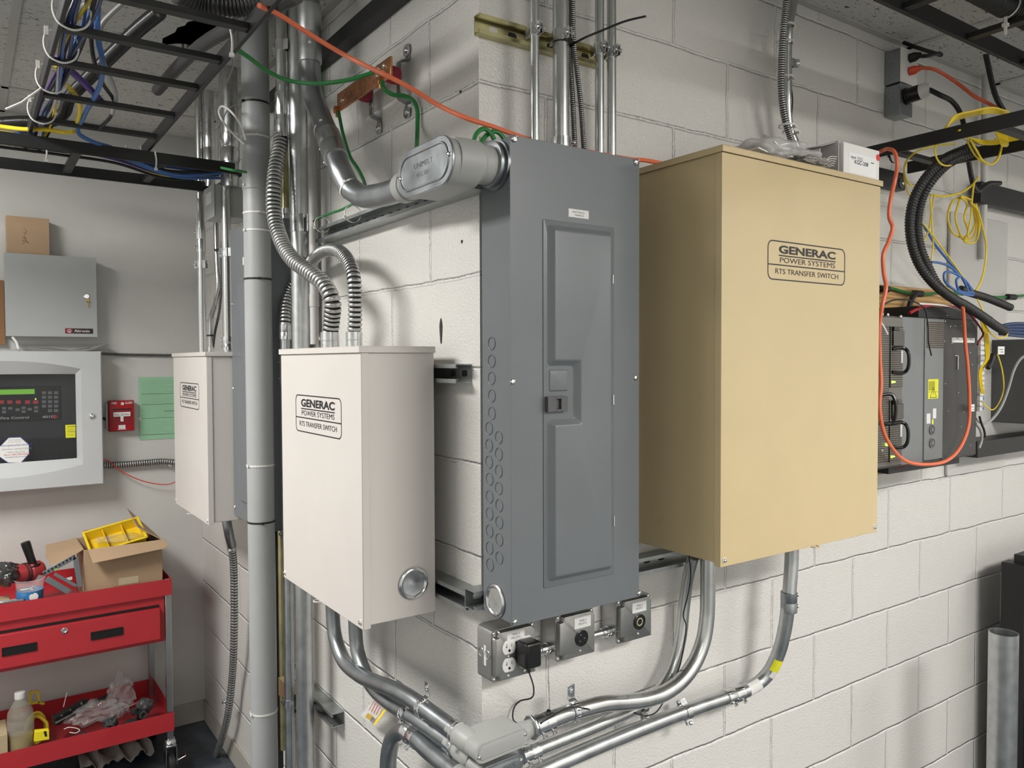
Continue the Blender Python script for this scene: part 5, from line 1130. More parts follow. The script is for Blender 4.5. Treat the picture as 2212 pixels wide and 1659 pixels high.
for lx, ly in ((cx1-.010, KY+.014), (cx1-.010, CB-.014), (cx0+.010, KY+.014), (cx0+.010, CB-.014)):
    lg = MB().box(lx-.010, lx+.010, ly-.010, ly+.010, KF+.115, tt-.004).build('leg', LEGM, ct, bevel=.002)
    cs_ = MB(); cs_.lathe((lx, ly, KF+.115), (0, 0, -1), [(-.012, .016), (-.004, .017), (0, .020), (.008, .020), (.012, .012)], 20)
    cs_.obox((lx-.017, ly, KF+.072), (.0015, 0, 0), (0, .022, 0), (0, 0, .034)).obox((lx+.017, ly, KF+.072), (.0015, 0, 0), (0, .022, 0), (0, 0, .034)).obox((lx, ly, KF+.105), (.018, 0, 0), (0, .022, 0), (0, 0, .002))
    cs_ = cs_.build('caster', ZINC, ct)
    MB().lathe((lx-.012, ly-.008, KF+.038), (1, 0, 0), [(0, .030), (.003, .0365), (.0095, .0375), (.0145, .0375), (.021, .0365), (.024, .030)], 28).build('wheel', BLACKR, cs_)
    if ly < 1.6 and lx > -.5:
        MB().obox((lx+.03, ly-.012, KF+.055), (.018, -.004, .008), (.001, .012, 0), (0, 0, .002)).build('brake_lever', ZINC, cs_, bevel=.002)
hb = [(cx1+.003, CB-.03, tb+.02), (cx1+.006, CB-.035, tt+.05), (cx1+.012, CB-.06, tt+.085), (cx1+.015, CB-.11, tt+.093)]
for s_ in (0, 1):
    yy = CB-.02-.05*s_
    MB().tube(spline([(cx1-.012, yy, tb+.02), (cx1-.010, yy, tt+.05), (cx1-.014, yy-.01, tt+.085), (cx1-.03, yy-.03, tt+.1), (cx1-.05, yy-.05, tt+.09)], 6), .0085, 14).build('push_handle', CHROME, ct)
# ---- on the top tray
ztop = tb+.0066
bx0, _ = fz_(183, 1270, KY+.03); bx1, bzt_ = fz_(350, 1170, KY+.03); bzt_ = fz_(270, 1178, KY+.03)[1]
by0, by1 = KY+.03, KY+.255
cbx = thing('open_cardboard_box', 'open brown cardboard box full of parts on the top of the red cart', 'box', ((bx0+bx1)/2, (by0+by1)/2, ztop))
mb = MB(); th = .003
mb.box(bx0, bx1, by0, by0+th, ztop, bzt_).box(bx0, bx1, by1-th, by1, ztop, bzt_).box(bx0, bx0+th, by0+th, by1-th, ztop, bzt_).box(bx1-th, bx1, by0+th, by1-th, ztop, bzt_).box(bx0, bx1, by0, by1, ztop, ztop+th)
body_ = mb.build('body', CARD, cbx, bevel=.001)
def flap(pts, n_, name='flap', m=CARD): MB().prism(pts, Vector(n_)*.003).build(name, m, cbx, bevel=.0008)
flap([(bx0+.012, by0-.001, bzt_-.001), (bx1+.004, by0-.001, bzt_+.002), (bx1+.012, by0-.045, bzt_-.010), (bx1+.0, by0-.05, bzt_-.018), (bx0+.02, by0-.05, bzt_-.036)], (0, .3, .95))
flap([(bx0-.001, by0+.01, bzt_), (bx0-.001, by1-.01, bzt_), (bx0-.095, by1-.02, bzt_-.01), (bx0-.105, by0+.08, bzt_-.02), (bx0-.09, by0-.005, bzt_-.045)], (.1, .1, 1))
flap([(bx1, by0+.02, bzt_), (bx1, by1-.01, bzt_), (bx1-.078, by1+.0, bzt_+.088), (bx1-.07, by0+.06, bzt_+.045)], (.8, 0, .5))
flap([(bx0+.02, by1, bzt_), (bx1-.04, by1, bzt_), (bx1-.09, by1+.03, bzt_+.018), (bx0+.03, by1+.035, bzt_+.015)], (0, -.4, .9), m=CARDD)
MB().box(bx0+(bx1-bx0)*.36, bx0+(bx1-bx0)*.72, by0-.0006, by0, ztop+.0, ztop+.045).build('packing_tape', mat('brown_tape', (.34, .22, .13), .3), body_)
MB().box(bx0+(bx1-bx0)*.42, bx0+(bx1-bx0)*.68, by0-.0009, by0-.0006, tt-.004, tt+.02).build('pale_sticker', mat('kraft_sticker', (.52, .43, .29), .6), body_)
# yellow bin in it
yb = thing('parts_bin', 'yellow plastic parts bin tilted in the open cardboard box', 'bin', ((bx0+bx1)/2, (by0+by1)/2, bzt_-.05))
R_ = Matrix.Rotation(math.radians(-11), 3, 'Y') @ Matrix.Rotation(math.radians(24), 3, 'X')
co = Vector(((bx0+bx1)/2-.012, (by0+by1)/2-.02, bzt_+.006))
def yo(c, h): return (co+R_@Vector(c), R_@Vector((h[0], 0, 0)), R_@Vector((0, h[1], 0)), R_@Vector((0, 0, h[2])))
YB = mat('yellow_bin_plastic', (.78, .55, .02), .35)
mb = MB()
for c, h in (((0, 0, -.018), (.085, .06, .0015)), ((0, -.06, 0), (.085, .0015, .018)), ((0, .06, 0), (.085, .0015, .02)), ((-.085, 0, 0), (.0015, .06, .018)), ((.085, 0, 0), (.0015, .06, .018)), ((0, .062, .02), (.092, .004, .0015)), ((0, -.063, .018), (.092, .004, .0015)), ((-.088, 0, .018), (.004, .066, .0015)), ((.088, 0, .018), (.004, .066, .0015))): mb.obox(*yo(c, h))
mb.build('bin', YB, yb, bevel=.0008)
for cxx in (-.03, .03): MB().obox(*yo((cxx, 0, .0), (.0012, .058, .014))).build('divider', YB, yb)
BAG = mat('clear_bag', (.50, .49, .48), .10, 0, alpha=.22, spec=1.)
def crumple(c, h, n_, amp, seed=0, rot=0):
    rnd = random.Random(seed); bm_ = bmesh.new(); R2 = bmesh.ops.create_icosphere(bm_, subdivisions=4, radius=1.0)
    from mathutils import noise
    M_ = Matrix.Rotation(rot, 3, 'Z')
    for v in bm_.verts:
        p = v.co.copy(); k = 1+amp*(noise.noise(p*2.3+Vector((seed, 0, 0)))+.6*abs(noise.noise(p*5+Vector((0, seed, 0))))+.35*noise.noise(p*11))
        v.co = Vector(c)+M_@Vector((p.x*h[0]*k, p.y*h[1]*k, p.z*h[2]*k))
    mb = MB(); mb.bm.free(); mb.bm = bm_; return mb
crumple(co+R_@Vector((.01, 0, -.0)), (.07, .045, .012), 3, .3, 3).build('bagged_parts', BAG, None, label='clear bag of small parts in the yellow bin', cat='bag', ang=1.2)
MB().lathe((bx1-.045, by1-.05, bzt_-.04), (-.2, 0, 1), [(0, .03), (.05, .03), (.052, .027)], 24).build('tape_roll', mat('dark_roll', (.05, .045, .05), .4), None, label='dark roll standing at the back of the open cardboard box', cat='roll')
# angle grinder
GY = KY+.11
gp = thing('angle_grinder', 'red and black angle grinder with an upright side handle on the red cart', 'power tool', (-.74, GY, ztop))
GR = mat('tool_red', (.34, .03, .035), .4)
ga, gb = P('Y', 30, 1243, GY-.02), P('Y', 90, 1230, GY+.02)
gd = (gb-ga).normalized(); gl = (gb-ga).length
MB().lathe(ga, gd, [(0, .018), (.004, .028), (.02, .031), (gl*.5, .030), (gl*.55, .033), (gl*.92, .032), (gl, .026)], 26).build('motor_housing', GR, gp)
MB().lathe(ga+gd*.004, -gd, [(-.004, .024), (.002, .023), (.004, .012), (.012, .009), (.014, 0)], 20).build('gear_head', DARKSTEEL, gp)
for k_ in (.35, .45): MB().ring(ga+gd*gl*k_, gd, .0315, .002, 28, 6).build('band', BLACKR, gp)
a = P('Y', 72, 1222, GY); b = P('Y', 54, 1170, GY)
sh_ = MB(); d_ = (b-a).normalized(); ln = (b-a).length; sh_.lathe(a-d_*.012, d_, [(0, .010), (.010, .012), (.011, .022), (.015, .022), (.017, .0125), (ln*.5, .0125), (ln, .0145), (ln+.010, .014), (ln+.012, 0)], 22).build('side_handle', BLACKP, gp)
MB().tube(spline([P('Y', 22, 1245, GY), P('Y', 19, 1232, GY), P('Y', 28, 1221, GY), P('Y', 42, 1222, GY), P('Y', 60, 1225, GY)], 6), .006, 10).build('guard_loop', BLACKR, gp)
# plastic cup with a blue band
UY = KY+.055; ua = P('Y', 64, 1249, UY); ur = mpx(ua, 28); uz1 = ua.z
cpn = thing('plastic_cup', 'clear plastic cup with a blue band and white emblem on the red cart', 'cup', (ua.x, UY, ztop)); uh = uz1-ztop
CUPM = mat('clear_plastic', (.85, .87, .87), .06, 0, alpha=.22, spec=.8)
MB().lathe((ua.x, UY, ztop), (0, 0, 1), [(0, ur*.72), (.001, ur*.76), (uh*.8, ur*.93), (uh-.003, ur), (uh-.002, ur*1.06), (uh, ur)], 36, caps=False).build('cup', CUPM, cpn)
MB().lathe((ua.x, UY, ztop), (0, 0, 1), [(uh*.25, ur*.84), (uh*.66, ur*.925), (uh*.66, ur*.945), (uh*.25, ur*.86), (uh*.25, ur*.84)], 36, caps=False).build('band', mat('blue_band', (.04, .17, .40), .4), cpn)
MB().lathe((ua.x+.008, UY-ur*.90, ztop+uh*.50), (.1, -1, .08), [(0, .013), (.0012, .013), (.0013, .010), (.0018, .010), (.0018, 0)], 14).build('emblem', STICK, cpn)
cable('rubber_band', 'coiled pale band inside the clear plastic cup', [(ua.x-.008+.018*math.cos(k), UY+.014*math.sin(k), ztop+uh*.62+.002*k) for k in range(0, 7)], .002, mat('pale_band', (.65, .58, .48), .5), 'band')
# metal bracket leaning on the box
mb = MB(); P3 = [P('Y', a_, b_, KY+.018) for a_, b_ in ((93, 1229), (162, 1199), (168, 1203), (180, 1270), (155, 1278), (92, 1240))]
hole_ = [P('Y', a_, b_, KY+.018) for a_, b_ in ((128, 1244), (152, 1228), (158, 1258))]
bk = thing('tool_bracket', 'grey metal triangular saw guide leaning beside the open cardboard box', 'tool', (P3[0].x, KY+.02, ztop))
SG = mat('grey_tool_metal', (.20, .215, .23), .35, .5)
def polybar(a, b, wd, o=.018, th=.003): MB().bar(P('Y', a[0], a[1], KY+o), P('Y', b[0], b[1], KY+o), th, wd, up=(0, 0, 1)).build('bar', SG, bk, bevel=.0008)
polybar((94, 1240), (163, 1202), .016); polybar((163, 1204), (173, 1268), .016); polybar((100, 1250), (150, 1279), .018, .010, .006); polybar((118, 1240), (165, 1266), .010)
for k in range(9):
    f_ = k/8; MB().obox(P('Y', 97+63*f_, 1238-36*f_, KY+.0155), (.0022, 0, .001), (0, .0006, 0), (-.001, 0, .003)).build('slot', BLACKP, bk)
MB().obox(P('Y', 121, 1230, KY+.0155), (.005, 0, .002), (0, .0006, 0), (-.001, 0, .003)).build('level_vial', mat('vial_green', (.25, .45, .12), .3), bk)
MB().obox(P('Y', 150, 1250, KY+.035), (.008, 0, .001), (0, .0006, 0), (0, 0, .005)).build('sticker', STICK, bk)
crumple(P('Y', 8, 1242, KY+.08), (.04, .04, .035), 3, .35, 5).build('dark_bag', mat('dark_film', (.04, .04, .04), .15, 0, alpha=.8), None, label='crumpled dark plastic bag at the left end of the cart top', cat='bag', ang=1.2)
MB().box(-.90, -.80, KY+.03, KY+.12, ztop, ztop+.045).build('small_box', CARD, None, label='small brown box at the left frame edge on the cart top', cat='box', bevel=.002)
MB().box(-.83, -.765, KY+.004, KY+.02, tt-.012, tt+.006).build('hinge_plate', ZINC, None, label='small zinc plate lying at the left end of the cart top', cat='plate', bevel=.0006)
# ---- on the bottom tray
zs = sz0+.0077
def s2(px, py, y=KY+.05): return P('Y', px, py, y)
OY = KY+.045; bo = P('Y', 45, 1590, OY); bt = thing('oil_bottle', 'clear bottle of yellow oil with white cap on the lower cart shelf', 'bottle', (bo.x, OY, zs))
br = mpx(bo, 25); H_ = P('Y', 43, 1509, OY).z-zs
MB().lathe((bo.x, OY, zs), (0, 0, 1), [(0, br*.9), (.003, br), (H_*.72, br), (H_*.80, br*.95), (H_*.92, br*.6), (H_, br*.38), (H_+.006, br*.38)], 30).build('bottle', mat('bottle_clear', (.45, .43, .36), .07, 0, alpha=.30, spec=.8), bt)
MB().lathe((bo.x, OY, zs+.001), (0, 0, 1), [(0, br*.86), (.002, br*.95), (H_*.40, br*.95), (H_*.405, 0)], 30).build('oil', mat('yellow_oil', (.36, .25, .02), .08, 0, alpha=.7, spec=.8), bt)
MB().lathe((bo.x, OY, zs+H_+.001), (0, 0, 1), [(0, br*.40), (.002, br*.42), (.020, br*.41), (.021, br*.36), (.021, 0)], 24).build('cap', WHITEP, bt)
MB().lathe((bo.x, OY, zs+H_*.48), (0, 0, 1), [(0, br*1.006), (H_*.22, br*1.006)], 30, caps=False).build('wrapper', mat('wrapper_clear', (.40, .39, .34), .2, 0, alpha=.35), bt)
MB().box(-.90, s2(14, 1500, KY+.02).x, KY+.01, KY+.14, zs, zs+.11).build('tall_carton', mat('pale_cardboard', (.42, .33, .20), .8), None, label='tall open carton on the lower shelf at the left frame edge', cat='box', bevel=.002)
yc_ = s2(84, 1560, KY+.06)
coil = []
for k in range(46):
    a = k*2*math.pi/15; coil.append((yc_.x-.004+(.030+.003*math.sin(k))*math.cos(a), KY+.105+.0012*k+.006*math.sin(a*.5), zs+.058+(.044+.004*math.cos(k*1.7))*math.sin(a)))
YT = mat('yellow_tool', (.62, .45, .03), .4)
cable('coiled_cord', 'coiled yellow cord behind the oil bottle on the lower shelf', coil, .005, YT, 'cord', n=4)
mb = MB(); a = s2(72, 1500, KY+.1)
for p, q_ in (((62, 1497), (84, 1493)), ((64, 1497), (66, 1520)), ((82, 1494), (85, 1518)), ((66, 1520), (86, 1516)), ((85, 1518), (96, 1520))): mb.bar(s2(*p, KY+.17), s2(*q_, KY+.17), .006, .008)
mb.build('yellow_bracket_tool', YT, None, label='small yellow frame tool standing behind the oil bottle', cat='tool', bevel=.001)
ys_ = [s2(*p, KY+.012) for p in ((73, 1603), (75, 1580), (106, 1577), (107, 1598))]
yt = MB().prism(ys_, (0, .018, 0)).build('yellow_case', mat('yellow_case_plastic', (.80, .66, .02), .4), None, label='bright yellow tool body lying at the front edge of the lower shelf', cat='tool', bevel=.002)
MB().prism([s2(*p, KY+.0115) for p in ((94, 1580), (100, 1579), (102, 1591), (97, 1591))], (0, -.0004, 0)).build('print', INK, yt)
def rod(label, nm, a, b, r, m, ya=KY+.08, yb_=KY+.08, cat='tool', parent=None): return MB().cyl(P('Y', *a, ya), P('Y', *b, yb_), r, 12).build(nm, m, parent, label=label, cat=None if parent else cat, bevel=.0005)
tor = thing('torpedo_level', 'black level with bright bubbles lying slanted on the lower shelf', 'level', s2(150, 1540, KY+.09))
a, b = P('Y', 116, 1558, KY+.09), P('Y', 186, 1518, KY+.15)
MB().bar(a, b, .024, .03).build('body', mat('level_black', (.018, .018, .02), .25), tor, bevel=.002)
for f_ in (.18, .45, .8): MB().bar(a.lerp(b, f_)+Vector((0, -.012, .012)), a.lerp(b, f_+.05)+Vector((0, -.012, .014)), .006, .010).build('vial', SCREW, tor)
rod('long steel bar slanting over the black level on the lower shelf', 'pry_bar', (120, 1562), (228, 1505), .0035, DARKSTEEL, KY+.06, KY+.13)
rod('black tipped rod end near the clear bag', 'tool_rod', (205, 1517), (235, 1501), .0065, BLACKP, KY+.118, KY+.136)
rod('screwdriver with a red handle at the right of the lower shelf', 'screwdriver', (268, 1530), (292, 1521), .0022, SCREW, KY+.08, KY+.1)
_sd = [o for o in bpy.data.objects if o.name.startswith('screwdriver')][-1]
rod('red handle', 'handle', (292, 1521), (304, 1515), .0055, mat('ruby_handle', (.35, .02, .06), .2), KY+.1, KY+.11, parent=_sd)
rod('thin dark rod leaning on the front lip of the lower shelf', 'thin_rod', (240, 1565), (262, 1535), .0018, DARKSTEEL, KY+.03, KY+.07)
rod('pale cable tie sticking up behind the black level', 'nylon_strip', (137, 1527), (145, 1495), .0014, TIEW, KY+.12, KY+.12, 'cable tie')
crumple(s2(212, 1536, KY+.09), (.075, .045, .03), 3, .55, 9, .2).build('clear_bag', BAG, None, label='crumpled clear plastic bag over the tools on the lower shelf, left part', cat='bag', ang=1.2)
crumple(s2(262, 1500, KY+.12), (.036, .025, .062), 3, .6, 12).build('clear_bag', BAG, None, label='upright fold of clear plastic bag over the tools on the lower shelf', cat='bag', ang=1.2)
DT = [mat('tool_black_a', (.022, .022, .024), .35), mat('tool_black_b', (.05, .05, .052), .45), mat('tool_maroon', (.10, .012, .016), .4)]
for i, (px, py, oy, w_, h_, m_, lab) in enumerate(((205, 1570, .04, .075, .034, 0, 'black tool case at the front of the lower shelf, left of the rod'), (238, 1560, .07, .045, .04, 1, 'dark plier-like tool under the clear bag'), (283, 1545, .06, .08, .036, 0, 'black drill-like tool near the right end of the lower shelf'),
                 (312, 1524, .09, .055, .05, 1, 'dark chuck-like tool at the back right of the lower shelf'), (330, 1543, .05, .06, .028, 1, 'grey adaptor tool by the front right corner of the lower shelf'), (150, 1583, .035, .085, .03, 2, 'maroon handled tool at the front of the lower shelf'), (182, 1580, .08, .035, .024, 1, 'small dark fitting beside the maroon tool'), (262, 1565, .03, .05, .022, 0, 'flat black tool against the front lip'))):
    c = s2(px, py, KY+oy); mb = crumple(c, (w_*.5, .026, h_*.5), 2, .25, i+20, .3*(i % 3)); zmin = min(v.co.z for v in mb.bm.verts); dz = max(zs+.0005-zmin, 0) if zmin < zs else -(zmin-zs-.0005)*(.0 if i in (1, 3) else 1)
    bmesh.ops.translate(mb.bm, verts=mb.bm.verts, vec=(0, 0, dz)); mb.build('hand_tool', DT[m_], None, label=lab, cat='tool', ang=.5)
for i, (px, py, lab) in enumerate(((290, 1537, 'round black socket in the tool pile'), (303, 1545, 'round grey socket in the tool pile near the right end'))):
    c = s2(px, py, KY+.07); MB().lathe(c, (.3, -1, .3), [(0, .013), (.022, .013), (.0225, .009), (.012, .008)], 18).build('socket', DT[i], None, label=lab, cat='socket')
cable('loop_wire', 'pale looped cable end on the maroon tool, lower shelf', [s2(138, 1575, KY+.02), s2(150, 1571, KY+.02), s2(172, 1577, KY+.02), s2(165, 1583, KY+.015), s2(150, 1582, KY+.015)], .0015, TIEW, 'cable')
# floor litter under the cart
bm_ = bmesh.new(); g_ = {}
c0 = P('Z', 200, 1600, KF+.0); 
for a in range(25):
    for b in range(9):
        x_ = -.60+.235*a/24; y_ = KY+.17+.16*b/8+.02*math.sin(a*.7); from_ = 0
        g_[a, b] = bm_.verts.new((x_, y_, KF+.012+.045*abs(math.sin(a*.55+b*.4))*math.exp(-((b-4)/4)**2)+.008*math.sin(a*1.9+b)))
for a in range(24):
    for b in range(8): bm_.faces.new((g_[a, b], g_[a+1, b], g_[a+1, b+1], g_[a, b+1]))
mb = MB(); mb.bm.free(); mb.bm = bm_; mb.build('rag', mat('grey_rag', (.33, .30, .28), .9), None, label='crumpled grey rag on the floor under the red cart', cat='rag', solid=.003, ang=1.5)

# full size, standing on the floor in front of wall_back
KO = Vector(CAM)*(1-KS)
for o in [o for o in bpy.data.objects if o not in _before]:
    if o.parent is None:
        o.location = o.location*KS+KO
        if o.data: o.data.transform(Matrix.Diagonal((KS, KS, KS, 1)))
    else: o.data.transform(Matrix.Translation(KO) @ Matrix.Diagonal((KS, KS, KS, 1)))
for o in [o for o in bpy.data.objects if o not in _before]:
    if o.parent is not None and o.parent.parent is None: o.location = -o.parent.location
# ================================================================== ladder racks on the left
def ladder(name, label, p0, p1, wd, z, rungs, m=BLACKM, axis='Y', rh=.038, rt=.0095):
    # two rails from p0 to p1 along axis, centre line; wd between rail centres; z = underside
    t = thing(name, label, 'ladder rack', ((p0[0]+p1[0])/2, (p0[1]+p1[1])/2, z)); h = wd/2
    for s_ in (-1, 1):
        mb = MB()
        if axis == 'Y': mb.box(p0[0]+s_*h-rt/2, p0[0]+s_*h+rt/2, min(p0[1], p1[1]), max(p0[1], p1[1]), z, z+rh)
        else: mb.box(min(p0[0], p1[0]), max(p0[0], p1[0]), p0[1]+s_*h-rt/2, p0[1]+s_*h+rt/2, z, z+rh)
        mb.build('rail', m, t, bevel=.0015)
    for r_ in rungs:
        mb = MB()
        if axis == 'Y': mb.box(p0[0]-h+rt/2, p0[0]+h-rt/2, r_-.013, r_+.013, z+.006, z+.019)
        else: mb.box(r_-.013, r_+.013, p0[1]-h+rt/2, p0[1]+h-rt/2, z+.006, z+.019)
        mb.build('rung', m, t, bevel=.001)
    return t
za = 2.292
xl, xr = P('Z', 95, 180, za).x, P('Z', 430, 195, za).x
xl, xr = -.727, -.393
def ry(px, py): return P('Z', px, py, za+.006).y
rungsA = [ry(260, 92), ry(235, 160), ry(215, 228), ry(190, 278), ry(180, 325)]
ladA = ladder('ladder_rack', 'black ladder rack overhead running from the camera to the back wall, left side', ((xl+xr)/2, -1.0), ((xl+xr)/2, ry(60, 318)+.02), xr-xl, za, [ry(420, 40)]+rungsA+[-.1, -.35, -.6])
print('rungsA', rungsA)
zb_ = 2.25
yb0_, yb1_ = P('Z', 250, 343, zb_).y, P('Z', 250, 392, zb_).y
print('rackB', yb0_, yb1_)
rx = [P('Z', 155, 358, zb_).x, P('Z', 335, 378, zb_).x, P('Z', 490, 400, zb_).x]
ladB = ladder('ladder_rack', 'black ladder rack crossing under the overhead one along the back wall', (-2.2, (yb0_+yb1_)/2), (-.12, (yb0_+yb1_)/2), yb1_-yb0_, zb_, [-2.0, -1.75, -1.5, -1.25, -1.0]+rx, axis='X')
for r_ in (-.9, -1.6): pass
MB('B').box(-1.35, .02, .001, .04, 2.47, 2.512).build('support_rail', BLACKM, None, label='black steel support rail fixed to the left wall near the ceiling', cat='rail', bevel=.002)
# hanging bolts on the rack
for px, py, lab in ((273, 316, 'left'), (304, 318, 'right')):
    q_ = P('Z', px, py, 2.30); b_ = MB(); b_.cyl((q_.x, q_.y, 2.275), (q_.x, q_.y, 2.305), .003, 8).cyl((q_.x, q_.y, 2.270), (q_.x, q_.y, 2.276), .0055, 6).build('bolt', SCREW, None, label='bright bolt where the two ladder racks meet, '+lab+' one', cat='bolt')
# cables
def ctube(label, nm, pts, r, m, cat='cable', group=None, seg=8): return MB().tube(spline(pts, 7), r, seg).build(nm, m, None, label=label, cat=cat, group=group)
GC = 'network cables bundled along the ladder rack'
cols = [BLUE, NAVY, PURPLE, BLACKR, NAVY, YELLOW, WHITEP, BLACKR, NAVY, BLACKR]
names = {id(BLUE): 'blue', id(NAVY): 'navy blue', id(PURPLE): 'purple', id(BLACKR): 'black', id(YELLOW): 'yellow', id(WHITEP): 'white'}
rnd = random.Random(4)
for i, m_ in enumerate(cols):
    ox, oz = rnd.uniform(.022, .055), za+.024+rnd.uniform(0, .035); pts = []
    for k in range(9):
        y_ = -.3+k*.225; pts.append(Vector((xl+ox+.012*math.sin(k*1.3+i), y_, oz+.012*math.sin(k*.9+i*2))))
    pts.append(Vector((xl+ox-.02, 1.58+.01*i, oz-.02))); pts.append(Vector((xl-.1, 1.45+.012*i, zb_+.05+.003*i))); pts.append(Vector((xl-.6, 1.42+.012*i, zb_+.045+.003*i)))
    ctube(names[id(m_)]+' network cable in the bundle along the left rail of the overhead rack', 'network_cable', pts, .0038, m_, group=GC)
# cables along rack B to the right
cols2 = [YELLOW, PURPLE, BLUE, NAVY, BLACKR, BLUE, NAVY, BLACKR, YELLOW, PURPLE, BLACKR, NAVY, BLUE, BLACKR]
for i, m_ in enumerate(cols2):
    oy, oz = rnd.uniform(.04, .16), zb_+.024+rnd.uniform(0, .03); pts = []
    for k in range(8):
        x_ = -1.3+k*.165; sag = -.042*math.exp(-((x_+.28)/.14)**2) if i >= 5 else .01
        pts.append(Vector((x_, yb0_+oy+.02*math.sin(k*1.1+i), oz+.008*math.sin(k+i*2)+ (sag if i >= 5 else sag))))
    ctube(names[id(m_)]+' network cable lying in the crossing rack by the back wall', 'network_cable', pts, .0048, m_, group='network cables in the crossing rack')
# loose loops between the racks
def zc(px, py, z): return P('Z', px, py, z)
ctube('bright blue cable dropping between the overhead rack rungs, right strand', 'loose_cable', [zc(212, 15, 2.40), zc(210, 45, 2.37), zc(213, 90, 2.35), zc(222, 135, 2.33), zc(217, 180, 2.32), zc(205, 208, 2.31), zc(182, 250, 2.31), zc(172, 290, 2.30), zc(200, 306, 2.29), zc(240, 318, 2.29)], .0065, BLUE)
ctube('bright blue cable dropping between the overhead rack rungs, left strand', 'loose_cable', [zc(205, 15, 2.40), zc(190, 35, 2.38), zc(165, 85, 2.35), zc(148, 130, 2.34), zc(135, 165, 2.33)], .0055, BLUE)
ctube('purple cable slanting across the second gap of the overhead rack', 'loose_cable', [zc(120, 125, 2.34), zc(150, 150, 2.33), zc(190, 188, 2.32), zc(222, 222, 2.315)], .0085, PURPLE)
ctube('yellow cable slanting across the second gap of the overhead rack', 'loose_cable', [zc(120, 140, 2.34), zc(140, 178, 2.33), zc(168, 212, 2.32), zc(172, 240, 2.31), zc(165, 268, 2.31)], .006, YELLOW)
ctube('dark grey cable bowing out to the right between the rack rungs', 'loose_cable', [zc(204, 20, 2.40), zc(197, 60, 2.38), zc(201, 120, 2.35), zc(222, 180, 2.33), zc(246, 218, 2.32), zc(240, 250, 2.31), zc(212, 280, 2.30)], .005, BLACKR)
ctube('grey cable curving up to the dark hose at the top', 'loose_cable', [zc(264, 8, 2.44), zc(240, 30, 2.42), zc(221, 52, 2.40), zc(215, 80, 2.37), zc(226, 140, 2.34), zc(250, 200, 2.32), zc(243, 245, 2.31)], .0055, GREYC)
for i, (a, b) in enumerate((((135, 20), (175, 0)), ((140, 35), (200, 0)))): ctube('white cable leaving the top of the left rail, '+('upper' if i == 0 else 'lower'), 'loose_cable', [zc(120, 60, 2.36), zc(*a, 2.38), zc(*b, 2.42), zc(b[0]+50, -30, 2.45)], .0045, WHITEP)
ctube('thick yellow cable leaving the crossing rack at the left edge', 'loose_cable', [zc(-40, 268, 2.32), zc(0, 273, 2.32), (zc(50, 279, 2.31)), zc(100, 280, 2.31), zc(140, 286, 2.31), zc(160, 284, 2.305)], .0065, YELLOW)
ctube('light blue cable at the left edge under the yellow one', 'loose_cable', [zc(-40, 300, 2.30), zc(0, 296, 2.30), zc(30, 290, 2.30), zc(55, 284, 2.31)], .005, BLUE)
bk_ = thing('braided_cable', 'braided silver cable end at the left frame edge below the rack', 'cable', zc(15, 310, 2.27))
MB().corr(spline([zc(-60, 302, 2.27), zc(0, 307, 2.27), zc(30, 311, 2.27)], 6), .0105, .004, .1, 14, 4).build('braid', MCM, bk_); MB().tube([zc(30, 311, 2.27), zc(48, 314, 2.27)], .009, 12).build('plug', DARKSTEEL, bk_)
# dark corrugated hoses
CORB = mat('black_corrugated', (.018, .018, .018), .28, spec=.8)
hs = [zc(345, 25, 2.47), zc(300, 62, 2.46), zc(240, 120, 2.44), zc(190, 170, 2.42), zc(150, 212, 2.41), zc(137, 245, 2.40), zc(110, 262, 2.39), zc(50, 262, 2.39), zc(0, 265, 2.39), zc(-60, 268, 2.39)]
MB().corr(spline(hs, 10), .019, .006, .12, 16, 4).build('corrugated_hose', CORB, None, label='black corrugated hose slanting above the overhead ladder rack', cat='hose')
hs = [zc(380, -20, 2.37), zc(430, 2, 2.37), zc(470, 8, 2.37), zc(520, 10, 2.37), zc(600, 0, 2.37)]
for i, dy in enumerate((0, .07)): MB().corr(spline([Vector((h_.x, h_.y+dy, h_.z+.04*i)) for h_ in hs], 10), .026, .010, .16, 18, 5).build('corrugated_hose', CORB, None, label='black corrugated hose at the top edge beside the grey plastic pipe, '+('near one' if i == 0 else 'far one'), cat='hose')
MB().tube(spline([zc(640, -10, 2.36), zc(560, 30, 2.37), zc(500, 60, 2.38), zc(440, 95, 2.40), zc(380, 150, 2.43), zc(340, 195, 2.45)], 8), .017, 14).build('grey_pipe_run', mat('grey_hose', (.05, .05, .052), .45), None, label='dark grey pipe slanting above the right rail of the overhead rack', cat='pipe')
# cable ties on the left rail
for i, (px, py) in enumerate(((112, 48), (97, 122), (82, 190), (65, 258))):
    c = P('Z', px+12, py, za-.0); c.x = xl+.018; c.z = za+.024
    tp = [Vector((c.x-.028, c.y, c.z+.028)), Vector((c.x-.033, c.y, c.z+.0)), Vector((c.x-.022, c.y-.003, c.z-.026)), Vector((c.x+.004, c.y, c.z-.033)), Vector((c.x+.028, c.y, c.z-.02)), Vector((c.x+.036, c.y, c.z+.01)), Vector((c.x+.022, c.y, c.z+.036)), Vector((c.x-.008, c.y, c.z+.038))]
    e = MB().tube(spline(tp, 6, closed=True), .0022, 6, closed=True).build('cable_tie', TIEW, None, label='white tie loop on the left rack rail, '+('nearest the camera', 'second nearest the camera', 'with a long tail', 'nearest the back wall')[i], cat='cable tie')
    MB().obox(tp[0]+Vector((0, 0, .004)), (.004, 0, 0), (0, .0035, 0), (0, 0, .010)).build('tie_head', TIEW, e)
    if i == 2: MB().tube([tp[2], zc(45, 222, 2.24), zc(12, 236, 2.22)], .0028, 6).build('tail', TIEW, e)
